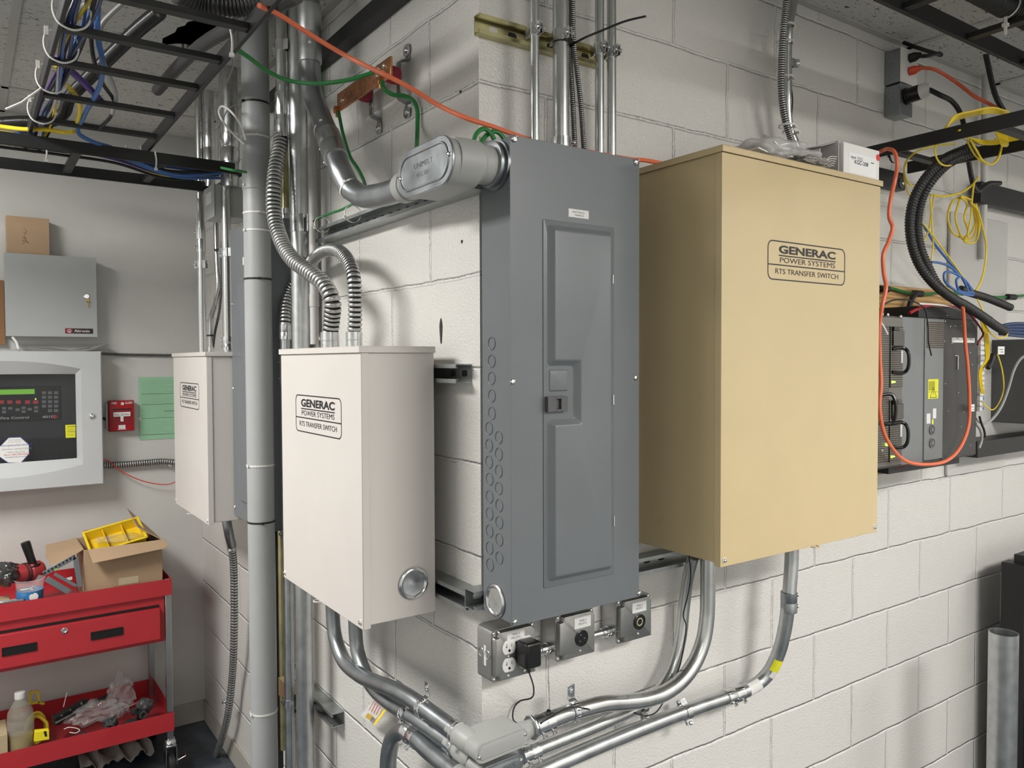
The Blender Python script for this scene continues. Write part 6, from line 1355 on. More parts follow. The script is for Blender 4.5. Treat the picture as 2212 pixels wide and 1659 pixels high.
for i, (px, py, l_) in enumerate(((498, 88, .05), (335, 345, .05), (495, 370, .05), (525, 365, .05), (98, 325, .03))):
    c = P('Z', px, py, (2.30 if i == 0 else 2.262)); e = MB().tube(spline([c+Vector((0, 0, .03)), c+Vector((.004, 0, 0)), c+Vector((.002, 0, -.028))], 4), .0026, 6).build('cable_tie', TIEW, None, label='short white cable tie '+('at the right rack rail by the green wire', 'hanging on the crossing rack below the bolts', 'on the crossing rack left of the grey pipe, first', 'on the crossing rack left of the grey pipe, second', 'on the crossing rack near the left edge')[i], cat='cable tie')
    MB().obox(c+Vector((.002, 0, -.03)), (.0045, 0, 0), (0, .0045, 0), (0, 0, .004)).build('tie_head', TIEW, e)
ctube('thin grey wire hanging from the right rack rail toward the white loop', 'loose_wire', PP('B', .3, (502, 112, .38), (503, 140, .36), (488, 180, .34), (470, 215, .33), (468, 255, .31), (472, 300, .30), (470, 345, .30)), .0022, GREYC, 'wire')
ctube('white wire looping left of the grey plastic pipe', 'loose_wire', PP('B', .25, (531, 302, .22), (520, 270, .24), (500, 242, .26), (478, 230, .27), (473, 240, .27), (480, 260, .27), (500, 285, .25), (528, 312, .22)), .0032, WHITEP, 'wire')
ctube('thin grey wire from the black pipe tie to the white loop', 'loose_wire', PP('B', .2, (532, 222), (510, 226), (490, 240), (480, 262), (470, 280)), .0018, GREYC, 'wire')
ctube('short green wire running along the crossing rack to the grey pipe', 'ground_wire', [P('B', 478, 362, .3), P('B', 505, 368, .28), P('B', 532, 372, .24)], .0035, GREEN, 'wire')
cable('floor_cable', 'grey cable lying on the floor by the red cart wheel', [Vector((-.36, 1.86, FLOOR+.004)), Vector((-.45, 1.8, FLOOR+.004)), Vector((-.55, 1.9, FLOOR+.004)), Vector((-.7, 1.85, FLOOR+.004))], .004, BLACKR)
# ================================================================== on top of the tan box
TZ = TANBOX[3]; TX0, TX1 = TANBOX[0], TANBOX[1]
kx0 = L('A', 1822, 400, .28)[0]; kx1 = L('A', 1899, 400, .28)[0]; kz1 = L('A', 1828, 307, .28)[1]
wb = thing('white_carton', 'small white carton with a red dot standing on the tan box, marked KGC-208', 'box', ((kx0+kx1)/2, -.2, TZ))
bd = MB('A').box(kx0, kx1, .205, .28, TZ+.0005, kz1).build('carton', PAPER, wb, bevel=.0015)
l0, l1 = kx0+(kx1-kx0)*.14, kx0+(kx1-kx0)*.90
lab_ = MB('A').box(l0, l1, .28, .2804, TZ+.012, kz1-.022).build('sticker', mat('bright_sticker', (.80, .80, .79), .5), bd)
mb = MB(); mb.text('KGC-208', fA(l0+(l1-l0)*.2, .2806, TZ+.036), (1, 0, 0), (0, 0, 1), .0095, (l1-l0)*.5, bold=.01); mb.text('hyost', fA(l0+(l1-l0)*.08, .2806, kz1-.036), (1, 0, 0), (0, 0, 1), .0075, (l1-l0)*.17)
for k in range(4): mb.box(l0+(l1-l0)*.3, l0+(l1-l0)*.5, -.2807, -.2805, kz1-.030-.0025*k, kz1-.0293-.0025*k)
mb.box(l0+(l1-l0)*.8, l0+(l1-l0)*.92, -.2807, -.2805, kz1-.037, kz1-.035); mb.build('lettering', INK, lab_)
rd = P('A', 1896, 341, .236); MB().lathe((kx1-.007, -.2802, kz1-.018), (0, -1, 0), [(0, .0085), (.0004, .0085)], 20).build('red_dot', mat('red_sticker', (.72, .06, .05), .5), bd)
bb_ = thing('pale_carton', 'pale open carton lying behind the clear bag on the tan box', 'box', (kx0-.06, -.15, TZ))
b0 = L('A', 1775, 340, .26)[0]
mb = MB('A'); mb.box(b0, kx0-.004, .135, .137, TZ+.001, kz1+.002).box(kx0-.0065, kx0-.004, .137, .27, TZ+.001, kz1+.004).box(b0, kx0-.004, .255, .27, TZ+.001, TZ+.003).box(b0, b0+.002, .137, .255, TZ+.001, kz1-.02)
mb.prism([fA(b0-.05, .14, kz1-.018), fA(kx0-.006, .14, kz1+.003), fA(kx0-.006, .26, kz1+.001), fA(b0+.0, .26, kz1-.016)], (0, 0, .0015)); mb.build('carton', mat('pale_card', (.56, .53, .52), .7), bb_)
PBAG = mat('paper_bag_film', (.62, .61, .60), .22, 0, alpha=.55, spec=.8)
c_ = P('A', 1680, 318, .21)
crumple((c_.x, -.19, TZ+.034), (.12, .085, .036), 3, .35, 31, .05).build('document_bag', PBAG, None, label='clear bag of folded papers lying on the tan box', cat='bag', ang=1.2)
pp_ = thing('manual_papers', 'folded printed papers inside the clear bag on the tan box', 'paper', (c_.x-.03, -.19, TZ))
for i, (dx, dz, r_) in enumerate(((-.055, .012, .15), (-.02, .024, .28), (.02, .018, -.12))):
    M_ = Matrix.Rotation(r_, 3, 'Y') @ Matrix.Rotation(.15*i, 3, 'Z'); MB().obox((c_.x+dx, -.19, TZ+.010+dz), M_@Vector((.07, 0, 0)), M_@Vector((0, .06, 0)), M_@Vector((0, 0, .0015))).build('sheet', PAPER, pp_)
cc_ = P('A', 1765, 345, .29); 
crumple((cc_.x+.0, -.275, TZ+.014), (.055, .024, .014), 3, .5, 41, -.05).build('wire_bag', mat('grey_film', (.30, .28, .25), .25, 0, alpha=.8, spec=.7), None, label='small crumpled bag of grey parts at the front edge of the tan box top', cat='bag', ang=1.)
for k in range(5): cable('nylon_strand', 'pale wire end sticking out of the small crumpled bag', [(cc_.x+.045, -.28, TZ+.012+.003*k), (cc_.x+.06, -.285, TZ+.016+.005*k), (cc_.x+.068+.003*k, -.29, TZ+.014+.006*k)], .0011, TIEW, 'wire', group='pale wire ends of the crumpled bag')
# ================================================================== flexible line top right + outlet boxes
q_ = PP('A', .05, (1722, -40, .06), (1712, 20, .07), (1704, 60, .075), (1702, 110, .07), (1702, 180, .065), (1701, 230, .06), (1706, 275, .06), (1722, 320, .07))
fl2 = pipe('steel_conduit', 'slim steel conduit high on the right wall behind an armoured hose', q_, mpx(q_[4], 17)/2, EMT)
q2_ = PP('A', .085, (1702, -40, .09), (1697, 20, .095), (1692, 70, .095), (1688, 140, .09), (1688, 200, .085), (1694, 250, .08), (1705, 290, .08), (1716, 320, .09))
MB().corr(spline(q2_, 8), mpx(q2_[3], 15)/2, .006, .14, 16, 5).build('flexible_conduit', HOSE, None, label='armoured hose high on the right wall above the tan box', cat='flexible conduit')
for i, (px, py) in enumerate(((1698, 56), (1695, 92), (1697, 168), (1700, 272), (1708, 285))): tie('pale tie round the hose high on the right wall, '+('topmost', 'second', 'middle', 'fourth', 'lowest')[i], P('A', px, py, .075), (0.0, 0, 1), .021, TIEW, head=(1, -.5, 0))
clamp('clamp holding the slim conduit high on the right wall', P('A', 1706, 137, .065), (0, 0, 1), mpx(q_[4], 17)/2, (.8, -.6, 0), .02)
cable('black_wire', 'thin black wire behind the slim conduit high on the right wall', PP('A', .03, (1705, 170), (1712, 210), (1710, 260), (1714, 290)), .0018, BLACKR, 'wire')
def small_box(label, px0, pz_t, pz_b, of, zt_, zb_, x0_, x1_, cover, cm):
    t = thing('outlet_box', label, 'outlet box', fA((x0_+x1_)/2, .001, zb_)); b = MB('A'); b.lprism(rpoly([(x0_, zb_), (x1_, zb_), (x1_, zt_), (x0_, zt_)], .006, 3), .001, of-.003); b.build('body', mat('box_steel', (.30, .32, .33), .38, .85, var=.1), t, bevel=.001)
    cv = MB('A').box(x0_-.001, x1_+.001, of-.003, of, zb_-.001, zt_+.001).build('cover', cm, t, bevel=.0008)
    for k in range(3):
        zz = zt_+(zb_-zt_)*(k+.6)/3.3; MB().ring(fA(x0_-.0006, of*.45, zz), (1, 0, 0), .010, .0006, 20, 5).build('knockout', MATS['box_steel'], t)
    return t, cv
BX = 1.548; of = .055
zt1 = L('X', 1, 1)[1] if False else P('A', 1955, 104, of).z; zm1 = P('A', 1956, 180, of).z; zb1 = P('A', 1957, 249, of).z
tb1, cvw = small_box('upper metal outlet box with a white cover near the ceiling on the right wall', 0, 0, 0, of, zt1, zm1+.002, BX, BX+.098, 0, WHITEP)
tb2, cvm = small_box('lower metal outlet box with a big round plug near the ceiling on the right wall', 0, 0, 0, of-.002, zm1-.002, zb1, BX, BX+.072, 0, MATS['box_steel'])
def plugc(label, nm, c, r, ln, m, cab, cabm, cr, d=(0, -1, -.1)):
    t = thing(nm, label, 'plug', c); c = Vector(c); d = Vector(d).normalized(); MB().lathe(c, d, [(0, r), (ln*.5, r), (ln*.7, r*.75), (ln, cr*1.3)], 8).build('plug_body', m, t, bevel=.001); MB().tube(spline(cab, 8), cr, 10).build('cord', cabm, t); return t
b_ = fA(BX+.05, of, P('A', 1976, 131, of).z)
plugc('black plug and cord in the upper outlet box, going up to the ceiling', 'power_plug', b_, .015, .035, BLACKR, [b_+Vector((0, -.033, -.003)), P('A', 2000, 121, .11), P('A', 2030, 116, .12), P('A', 2033, 119, .12), P('A', 2010, 112, .10), P('A', 1985, 104, .08), P('A', 1965, 97, .05), P('A', 1952, 92, .03)], BLACKR, .0062, d=(.2, -1, .1))
r_ = fA(BX+.05, of, P('A', 1976, 159, of).z); RP = mat('orange_plug', (.74, .09, .04), .4)
op = plugc('orange plug in the upper outlet box with its cord going down to the right', 'power_plug', r_, .014, .035, RP, [r_+Vector((.006, -.033, .003)), P('A', 2015, 149, .12), P('A', 2040, 161, .14), P('A', 2075, 185, .18), P('A', 2105, 208, .22), P('A', 2140, 226, .26), P('A', 2172, 246, .32), P('A', 2200, 262, .36)], ORANGE, .0058, d=(.2, -1, .1))
MB().ring(P('A', 2003, 151, .10), (.6, -1, 0), .007, .0035, 16, 6).build('cord_tag', TIEW, op)
g_ = fA(BX+.036, of, P('A', 1972, 213, of).z)
tw = thing('locking_plug', 'big black and white round plug in the lower outlet box', 'plug', g_)
dw_ = Vector((.12, -1, .10)).normalized()
MB().lathe(g_, dw_, [(0, .027), (.004, .027), (.005, .024), (.040, .024), (.042, .023)], 28).build('black_body', BLACKP, tw); MB().lathe(g_+dw_*.042, dw_, [(0, .0235), (.016, .0235), (.030, .017), (.031, 0)], 28).build('white_cap', WHITEP, tw)
MB().tube(spline([g_+dw_*.065, P('A', 2030, 205, .16), P('A', 2055, 218, .17), P('A', 2070, 236, .18), P('A', 2080, 262, .19), P('A', 2084, 285, .2)], 8), .0075, 12).build('cord', BLACKR, tw)
# ================================================================== ladder rack on the right
zr = 2.205; XA, XB = 1.36, 1.64
ladR = ladder('ladder_rack', 'black ladder rack end on the right carrying the yellow cable coils', ((XA+XB)/2, -.03), ((XA+XB)/2, -1.35), XB-XA, zr, [-.13, -.42, -.72, -1.02])
MB('A').box(1.2, 1.625, .001, .032, 2.148, 2.2035).build('wall_bracket', BLACKM, None, label='black wall bracket under the right ladder rack beside the white carton', cat='bracket', bevel=.003)
wbk = bpy.data.objects['wall_bracket']; w_ = P('A', 1948, 396, .033); MB().lathe((w_.x, -.032, w_.z), (0, -1, 0), [(0, .017), (.0025, .017), (.003, .008)], 24).build('washer', mat('dark_washer', (.10, .10, .10), .35, .8), wbk); screw(wbk, (w_.x, -.035, w_.z), (0, -1, 0), .007)
ladT = ladder('ladder_rack', 'black ladder rack across the top right corner below the ceiling', (.78, -.64), (3.4, -.64), .44, 2.40, [.9, 1.2, 1.5, 1.8, 2.1, 2.4], axis='X', rh=.045)
for i, dy in enumerate((-.10, .0, .10)): MB().corr([(.8, -.62+dy, 2.452), (3.2, -.62+dy, 2.452)], .030, .011, .16, 18, 5).build('corrugated_hose', CORB, None, label='black corrugated hose in the top right rack, '+('near', 'middle', 'far')[i]+' one', cat='hose')
c = P('Z', 2192, 42, 2.41); c.y = -.52; e = MB().tube([c+Vector((0, 0, .03)), c, c+Vector((0, 0, -.03))], .004, 6).ring((c.x, -.52, 2.452), (1, 0, 0), .032, .0022, 24, 6).build('cable_tie', TIEW, None, label='white cable tie hanging under the top right ladder rack', cat='cable tie'); MB().obox(c+Vector((0, 0, -.006)), (.006, 0, 0), (0, .006, 0), (0, 0, .004)).build('tie_head', TIEW, e)
tie('black wire tie on the near end of the right rack', P('A', 1930, 335, .12), (0, 1, 0), .022, BLACKR)
# yellow coils
def yl(label, pts, o, r=.0024, m=YELLOW, nm='fiber_cable', cat='cable', group=None): return MB().tube(spline(PP('A', o, *pts), 9), r, 7).build(nm, m, None, label=label, cat=cat, group=group)
for k in range(7):
    d = k*1.6; yl('yellow fibre jumper in the coil lying on the right rack', [(2040+k, 276-d*.2, .28+.012*k), (2060, 262-d, .28+.012*k), (2100, 250-d, .28+.012*k), (2140, 244-d*1.2, .3+.012*k), (2165, 247-d, .32+.01*k), (2180, 258-d, .34), (2176, 266, .34), (2120, 272, .34), (2070, 282, .33)], .2, group='yellow jumpers coiled on the right rack')
yl('yellow jumper hanging in a deep loop under the right rack, right one', [(2095, 300), (2112, 330), (2122, 346), (2140, 355), (2155, 345), (2163, 322), (2165, 305), (2160, 290)], .34, .0028)
yl('yellow jumper hanging in a deep loop under the right rack, inner one', [(2088, 302), (2106, 335), (2128, 353), (2146, 352), (2158, 335), (2163, 310), (2150, 300)], .33, .0024)
yl('yellow jumper loop crossing the black corrugated hose', [(2022, 310), (2020, 330), (2030, 352), (2048, 358), (2068, 350), (2085, 335), (2095, 322)], .26, .0024)
yl('yellow jumper hanging left of the corrugated hose', [(2065, 310, .2), (2020, 315, .2), (1980, 328, .18), (1960, 345, .15), (1953, 365, .13), (1962, 395, .12), (1985, 408, .12), (1996, 414, .12)], .15, .0026)
yl('yellow jumper behind the corrugated hose at its left', [(1960, 345, .14), (1953, 370, .12), (1958, 405, .11), (1968, 428, .1)], .12, .0024)
yl('yellow jumper bowing from the corrugated hose to the brown cable', [(2010, 421), (2040, 424), (2075, 416), (2100, 400), (2113, 383)], .12, .0034)
for k in range(6): yl('yellow jumper in the bundle running right under the rack', [(2090+k*2, 298+k, .3), (2120, 303+k*1.5, .32), (2150, 304+k*1.5, .34), (2175, 296+k*2, .36), (2212, 283+k*3, .4), (2240, 272+k*3, .42)], .34, .0024, group='yellow jumpers running under the right rack')
for k in range(8): yl('yellow jumper knotted round the right rack', [(2150+k*3, 284, .36), (2157+k*2.6, 300, .37), (2163+k*2, 312, .37), (2168+k, 316, .36)], .36, .0024, group='yellow jumpers knotted round the right rack')
for k, (a, b) in enumerate(((2048, 30), (2064, 27), (2083, 22))):
    yl('loop of the hanging yellow coil below the rack, '+('left', 'middle', 'right')[k], [(2094+k*3, 432), (2080-k*2, 425), (a+6, 440), (a, 470), (a+8, 500), (2075+k*4, 512+k*4), (2096+k*6, 505+k*8), (2106+k*5, 480), (2100+k*4, 440)], .10+.008*k, .0034)
yl('yellow coil strand reaching down to the equipment, right', [(2096, 436), (2112, 455), (2122, 490), (2130, 530), (2128, 570), (2118, 610), (2106, 630)], .14, .0032)
yl('yellow coil strand falling from the rack to the hanging coil', [(2104, 395), (2100, 430), (2097, 470), (2090, 510), (2094, 514)], .13, .003)
yl('thin yellow jumper crossing, left strand', [(2009, 425), (2012, 460), (2014, 500), (2016, 530), (2012, 560), (2012, 590), (2025, 605), (2040, 618), (2060, 632)], .15, .0022)
yl('thin yellow jumper crossing, right strand', [(2018, 420), (2012, 460), (2005, 500), (1990, 530)], .14, .0022)
yl('long thin yellow jumper slanting down to the right', [(1990, 478), (2020, 515), (2060, 570), (2085, 605), (2108, 640), (2122, 670), (2128, 690)], .16, .0022)
yl('blue cable slanting behind the corrugated hose', [(1985, 470), (2003, 500), (2020, 528), (2050, 565), (2080, 600), (2100, 625)], .12, .0038, BLUE, 'blue_cable')
for k, pts in enumerate(([(2076, 597), (2050, 575), (2025, 567), (2012, 566)], [(2074, 597), (2055, 588), (2040, 590), (2040, 605), (2060, 625), (2085, 636), (2102, 638)], [(2074, 597), (2066, 605), (2070, 625), (2085, 632), (2100, 632)], [(2076, 597), (2090, 612), (2100, 630), (2104, 636)], [(2078, 599), (2086, 615), (2092, 632)])): yl('blue cable loop under the corrugated hose, '+('upper', 'left', 'inner', 'right', 'middle')[k], pts, .17, .0038, BLUE, 'blue_cable')
# big corrugated hose pair
hc = [(2106, 318, .30), (2085, 328, .28), (2040, 350, .25), (2003, 390, .22), (1982, 430, .20), (1973, 480, .19), (1978, 530, .19), (1995, 575, .20), (2022, 615, .22), (2060, 645, .24), (2095, 665, .25), (2130, 688, .26), (2155, 706, .26), (2175, 718, .26)]
for i, (dx, dy) in enumerate(((-8, -3), (9, 5))):
    pts = [P('A', a+dx*(1 if 3 < j < 8 else .7), b+dy*(1 if j > 7 or j < 4 else .2)+ (4 if False else 0), o) for j, (a, b, o) in enumerate(hc[:(14 if i == 0 else 12)])]
    MB().corr(spline(pts, 9), mpx(pts[5], 21)/2, .0082, .18, 16, 5).build('corrugated_hose', CORB, None, label='thick black corrugated hose arching from the right rack down over the power shelf, '+('outer' if i == 0 else 'inner')+' one', cat='hose')
MB().corr(spline(PP('A', .16, (2075, 625), (2100, 634), (2130, 643), (2160, 655), (2182, 664)), 8), mpx(P('A', 2130, 643, .16), 17)/2, .006, .16, 14, 5).build('corrugated_hose', CORB, None, label='short black corrugated hose stub pointing right above the power shelf', cat='hose')
# ================================================================== power shelf unit
zE1, zE0 = 1.722, 1.289; oe = .2
pw_ = thing('power_shelf', 'tall grey and dark telecom power unit with grilles right of the tan box', 'power unit', (1.45, -.1, zE0))
GU = mat('unit_grey', (.20, .21, .215), .4, .4, bump=.03); GD = mat('unit_dark', (.045, .042, .042), .4, .3)
xA, xB, xC, xD, xE = (L('A', px, 830, oe)[0] for px in (1880, 1949, 1996, 2036, 2110))
MB('A').box(xA, xE, .022, oe-.006, zE0, zE1).build('chassis', GD, pw_)
gl = MB('A').box(xA, xB, oe-.006, oe, zE0+.006, zE1-.004).build('grille_front', mat('unit_bronze', (.16, .15, .135), .4, .5), pw_, bevel=.001)
for za_, zb2 in ((.53, .93), (.04, .45)):
    a_, b2_ = zE0+(zE1-zE0)*za_, zE0+(zE1-zE0)*zb2; xm = L('A', 1921, 830, oe)[0]
    md = MB('A').box(xm, xB-.004, oe, oe+.004, a_, b2_).build('rectifier_module', PERF, gl, bevel=.0008)
    MB('A').box(xm+.004, xB-.008, oe+.004, oe+.010, b2_-.055, b2_-.012).build('terminal_block', mat('terminal_clear', (.06, .055, .05), .25), md, bevel=.001); MB('A').box(xm+.002, xm+.03, oe+.004, oe+.012, b2_-.012, b2_-.001).build('switch', BLACKP, md)
    hx = xB-.022; MB().tube(spline([fA(xm+.006, oe+.004, a_+.11), fA(hx-.004, oe+.018, a_+.112), fA(hx, oe+.028, a_+.10), fA(hx, oe+.028, a_+.055), fA(hx-.004, oe+.018, a_+.042), fA(xm+.006, oe+.004, a_+.044)], 5), .005, 10).build('handle', BLACKP, md)
    MB('A').box(xB-.016, xB-.006, oe+.004, oe+.0045, a_+.07, a_+.105).build('barcode', STICK, md)
    for k in range(2): MB().sph(fA(xm+.008+.012*k, oe+.005, a_+.016), .0034 if k == 0 else .0022).build('indicator_lamp', mat('led_lime', (.55, 1., .05), .5, emis=4.), md)
md = MB('A').box(xA, L('A', 1918, 830, oe)[0], oe, oe+.003, zE0+.02, zE1-.03).build('rectifier_module', PERF, gl)
hx = L('A', 1912, 830, oe)[0]; MB().tube(spline([fA(hx-.03, oe+.004, 1.50), fA(hx, oe+.02, 1.50), fA(hx+.004, oe+.028, 1.48), fA(hx+.004, oe+.028, 1.44), fA(hx, oe+.02, 1.42), fA(hx-.03, oe+.004, 1.42)], 5), .005, 10).build('handle', BLACKP, md)
MB().sph(fA(L('A', 1912, 960, oe)[0], oe+.004, L('A', 1912, 960, oe)[1]), .0045).build('indicator_lamp', MATS['led_lime'], md)
for px, py in ((1897, 679), (1906, 679), (1918, 680), (1946, 684), (1935, 832), (1925, 832), (1905, 973)): p = P('A', px, py, oe+.001); screw(gl, (p.x, -oe, p.z), (0, -1, 0), .005)
gp_ = MB('A').box(xB, xC, oe-.006, oe-.001, zE0+.004, zE1-.002).build('blank_plate', GU, pw_, bevel=.0008)
for px, y0_, y1_ in ((1969, 700, 822), (1980, 700, 822), (1967, 845, 962), (1979, 845, 962)):
    a_, b2_ = P('A', px, y0_, oe), P('A', px, y1_, oe); MB().cyl((a_.x, -oe+.002, a_.z), (a_.x, -oe+.002, b2_.z), .0012, 8).build('rib', GU, gp_)
vt = MB('A').box(xC, xD, oe-.006, oe+.002, zE0+.008, zE1-.003).build('vent_column', GU, pw_, bevel=.0008)
MB('A').box(xC+.006, xD-.004, oe+.002, oe+.0028, L('A', 2015, 752, oe)[1], zE1-.01).build('vent_grille', PERF, vt)
w0, w1_ = L('A', 2003, 850, oe)[0], L('A', 2025, 850, oe)[0]; zz1, zz0 = L('A', 2014, 819, oe)[1], L('A', 2014, 861, oe)[1]
wl_ = MB('A').box(w0, w1_, oe+.002, oe+.0026, zz0, zz1).build('warning_sticker', YSTICK, vt)
mb = MB('A'); zt_ = zz0+(zz1-zz0)*.06; wm = (w0+w1_)/2; s_ = (w1_-w0)*.32
for a_, b2_ in (((wm-s_, zt_), (wm+s_, zt_)), ((wm+s_, zt_), (wm, zt_+s_*1.6)), ((wm, zt_+s_*1.6), (wm-s_, zt_))): mb.bar(fA(a_[0], oe+.0028, a_[1]), fA(b2_[0], oe+.0028, b2_[1]), .0018, .0003, up=(0, 1, 0))
mb.box(wm-.0008, wm+.0008, oe+.0026, oe+.003, zt_+s_*.4, zt_+s_); mb.box(w0, w1_, oe+.0026, oe+.0029, zz0+(zz1-zz0)*.34, zz0+(zz1-zz0)*.355)
for k in range(8): mb.box(w0+.004+k*.0045, w0+.0055+k*.0045, oe+.0026, oe+.0029, zz0+(zz1-zz0)*.42, zz1-.006)
mb.build('warning_print', INK, wl_)
for px, py, rpx in ((2011, 928, 11), (2011, 957, 11)):
    c = P('A', px, py, oe); c.y = -oe-.002; R0 = mpx(c, rpx); fn = MB().lathe(c, (0, -1, 0), [(0, R0), (.003, R0), (.003, R0*.9), (.0005, R0*.85), (.0005, R0*.3), (.003, R0*.28), (.003, 0)], 24).build('fan_guard', GU, vt)
    for k in range(12):
        a_ = k*math.pi/6; MB().obox(c+Vector((math.cos(a_)*R0*.6, -.0015, math.sin(a_)*R0*.6)), (math.cos(a_)*R0*.3, 0, math.sin(a_)*R0*.3), (0, .001, 0), (-math.sin(a_)*R0*.06, 0, math.cos(a_)*R0*.06)).build('spoke', GU, fn)
for px, py, w2_, h2_, m_ in ((2017, 893, .02, .03, STICK), (2004, 904, .022, .030, STICK), (2013, 911, .009, .014, YSTICK)):
    p = P('A', px, py, oe); MB('A').box(p.x-w2_/2, p.x+w2_/2, oe+.002, oe+.0025, p.z-h2_/2, p.z+h2_/2).build('sticker', m_, vt)
dk_ = MB('A').box(xD, xE, oe-.006, oe+.0, zE0+.004, zE1-.001).build('side_cover', GD, pw_, bevel=.001)
a_, b2_ = L('A', 2056, 729, oe), L('A', 2105, 742, oe)
ns = MB('A').box(a_[0], b2_[0], oe, oe+.0006, b2_[1]+.002, a_[1]).build('name_sticker', STICK, dk_)
MB().text('CHRL3787ZP001', fA(a_[0]+.005, oe+.0008, b2_[1]+.009), (1, 0, 0), (0, 0, 1), (a_[1]-b2_[1])*.55, (b2_[0]-a_[0])*.9).build('lettering', INK, ns)
for px, py in ((2046, 681), (2042, 694), (2053, 705), (2063, 704), (2078, 704), (2040, 737), (2056, 742), (2060, 740), (2064, 736), (2088, 738), (2096, 762), (2100, 788), (2096, 834), (2070, 848), (2042, 829), (2048, 888), (2082, 890), (2076, 922), (2096, 962)): p = P('A', px, py, oe); screw(dk_, (p.x, -oe, p.z), (0, -1, 0), .0022, slot=False, name='rivet')
p = P('A', 2067, 783, oe); MB('A').box(p.x-.002, p.x+.002, oe, oe+.004, p.z-.022, p.z+.022).box(p.x-.016, p.x+.002, oe, oe+.003, p.z+.020, p.z+.022).build('latch_hook', ZINC, dk_)
MB('A').box(L('A', 1985, 665, .19)[0], xE, .03, .19, zE1, zE1+.035).build('top_tray', BLACKM, pw_, bevel=.002); MB('A').box(xB+.02, xE, .03, .15, zE0-.03, zE0).build('base_tray', BLACKM, pw_, bevel=.002)
cable('ground_lead', 'thin black lead arching over the power unit top to its ground studs', PP('A', .22, (1911, 676), (1908, 662), (1925, 650), (1950, 647), (1975, 652), (1998, 668), (2004, 700), (2006, 740), (2012, 768)), .0022, BLACKR, 'wire')
cable('white_lead', 'white lead lying over the power unit top', PP('A', .22, (1985, 656), (2020, 658), (2050, 662), (2078, 671)), .003, WHITEP, 'wire')
cable('red_lead', 'red power lead arching on top of the power unit', PP('A', .19, (1965, 676), (1990, 664), (2015, 659), (2040, 661), (2080, 668), (2105, 686)), .0045, mat('red_lead_jacket', (.45, .015, .03), .4), 'wire')
cable('red_lead', 'dark red lead dropping at the right end of the power unit', PP('A', .21, (2085, 668), (2100, 684), (2120, 712), (2124, 722), (2116, 735), (2112, 745)), .003, mat('dark_red_jacket', (.16, .01, .015), .4), 'wire')
cable('red_lead', 'dark red leads sagging under the power unit', PP('A', .16, (1905, 988), (1925, 1003), (1950, 1006), (1975, 990)), .006, MATS['dark_red_jacket'], 'wire')
cable('test_lead', 'black and white lead crossing the left grille of the power unit', PP('A', .215, (1897, 690), (1905, 700), (1912, 712), (1917, 722)), .003, WHITEP, 'wire')
# plywood and boards behind
xp0, xp1 = 1.22, L('A', 2057, 640, .018)[0]
MB('A').box(xp0, xp1, .001, .018, L('A', 1960, 1003, .018)[1]-.02, L('A', 1960, 620, .018)[1]).build('plywood_board', PLY, None, label='plywood backboard behind the power unit', cat='board', bevel=.001)
c0_ = L('A', 2046, 985, .012); c1_ = L('A', 2110, 1030, .012)
bx_ = MB('A'); bx_.lprism(rpoly([(L('A', 2047, 1000, .012)[0], L('A', 2047, 1030, .012)[1]), (L('A', 2170, 1010, .012)[0], L('A', 2047, 1030, .012)[1]), (L('A', 2170, 1010, .012)[0], 2.12), (L('A', 2047, 1000, .012)[0], 2.12)], .012, 4), .001, .012)
bx_.build('backboard', mat('white_board', (.50, .49, .47), .45), None, label='white backboard on the right wall behind the power unit', cat='board', bevel=.003)
cable('ground_wire', 'green wire strapped along the plywood above the power unit', PP('A', .03, (1895, 625), (1920, 622), (1950, 630), (1975, 635), (2010, 635), (2040, 630), (2080, 636)), .0052, GREEN, 'wire')
cable('ground_wire', 'green wire running right along the wall above the dark cabinet', PP('A', .03, (2118, 637), (2150, 642), (2185, 641), (2230, 636)), .0052, GREEN, 'wire')
for i, (px, py) in enumerate(((1909, 624), (1982, 634), (2184, 641))): MB().tube([P('A', px-8, py, .035), P('A', px+8, py+1, .035)], .011, 12).build('cable_strap', BLACKR, None, label='black strap on the green wire, '+('beside the tan box', 'above the power unit', 'at the right edge')[i], cat='strap')
MB().tube(spline(PP('A', .05, (1962, 672), (1966, 655), (1973, 640), (1980, 632)), 6), .0085, 10).build('hanging_bolt_cable', BLACKR, None, label='thick black cable end standing above the power unit', cat='cable')
# white drop pipe, brown cable, fibre patch strip, dark cabinet
pq = P('A', 2127, 300, .03); vpipe('white_pipe', 'white plastic pipe running up the right wall behind the rack', pq, P('A', 2130, 560, .03).z, UPZ, .012, mat('white_pipe', (.55, .54, .51), .45), 'pipe')
cable('brown_cable', 'thick dark cable leaning up from the rack to the ceiling at the right', PP('A', .10, (2092, 345), (2098, 380), (2104, 404), (2112, 412), (2122, 406), (2135, 397), (2160, 396)), .0085, BLACKR)
cable('brown_cable', 'black cable slanting from the ceiling to the right rack', [Vector((P('A', 2128, 160, .12).x, -.12, CEIL+.005))]+PP('A', .12, (2150, 205), (2168, 240), (2180, 262, .2)), .009, BLACKR)
bx0_, bzt__ = L('A', 2120, 395, .05); bzb__ = L('A', 2125, 438, .05)[1]
MB('A').box(bx0_, bx0_+.6, .02, .05, 2.16, 2.235).build('rack_arm', BLACKM, None, label='black steel arm at the right frame edge above the power unit', cat='bracket', bevel=.002)
MB('A').box(L('A', 2112, 960, .10)[0], 3.0, .02, .10, L('A', 2140, 985, .10)[1], L('A', 2140, 950, .10)[1]).build('rack_arm', BLACKM, None, label='black steel arm at the right frame edge below the power unit', cat='bracket', bevel=.002)
DC = mat('dark_cabinet', (.09, .092, .092), .4, .2)
dcx = L('A', 2172, 760, .06)[0]
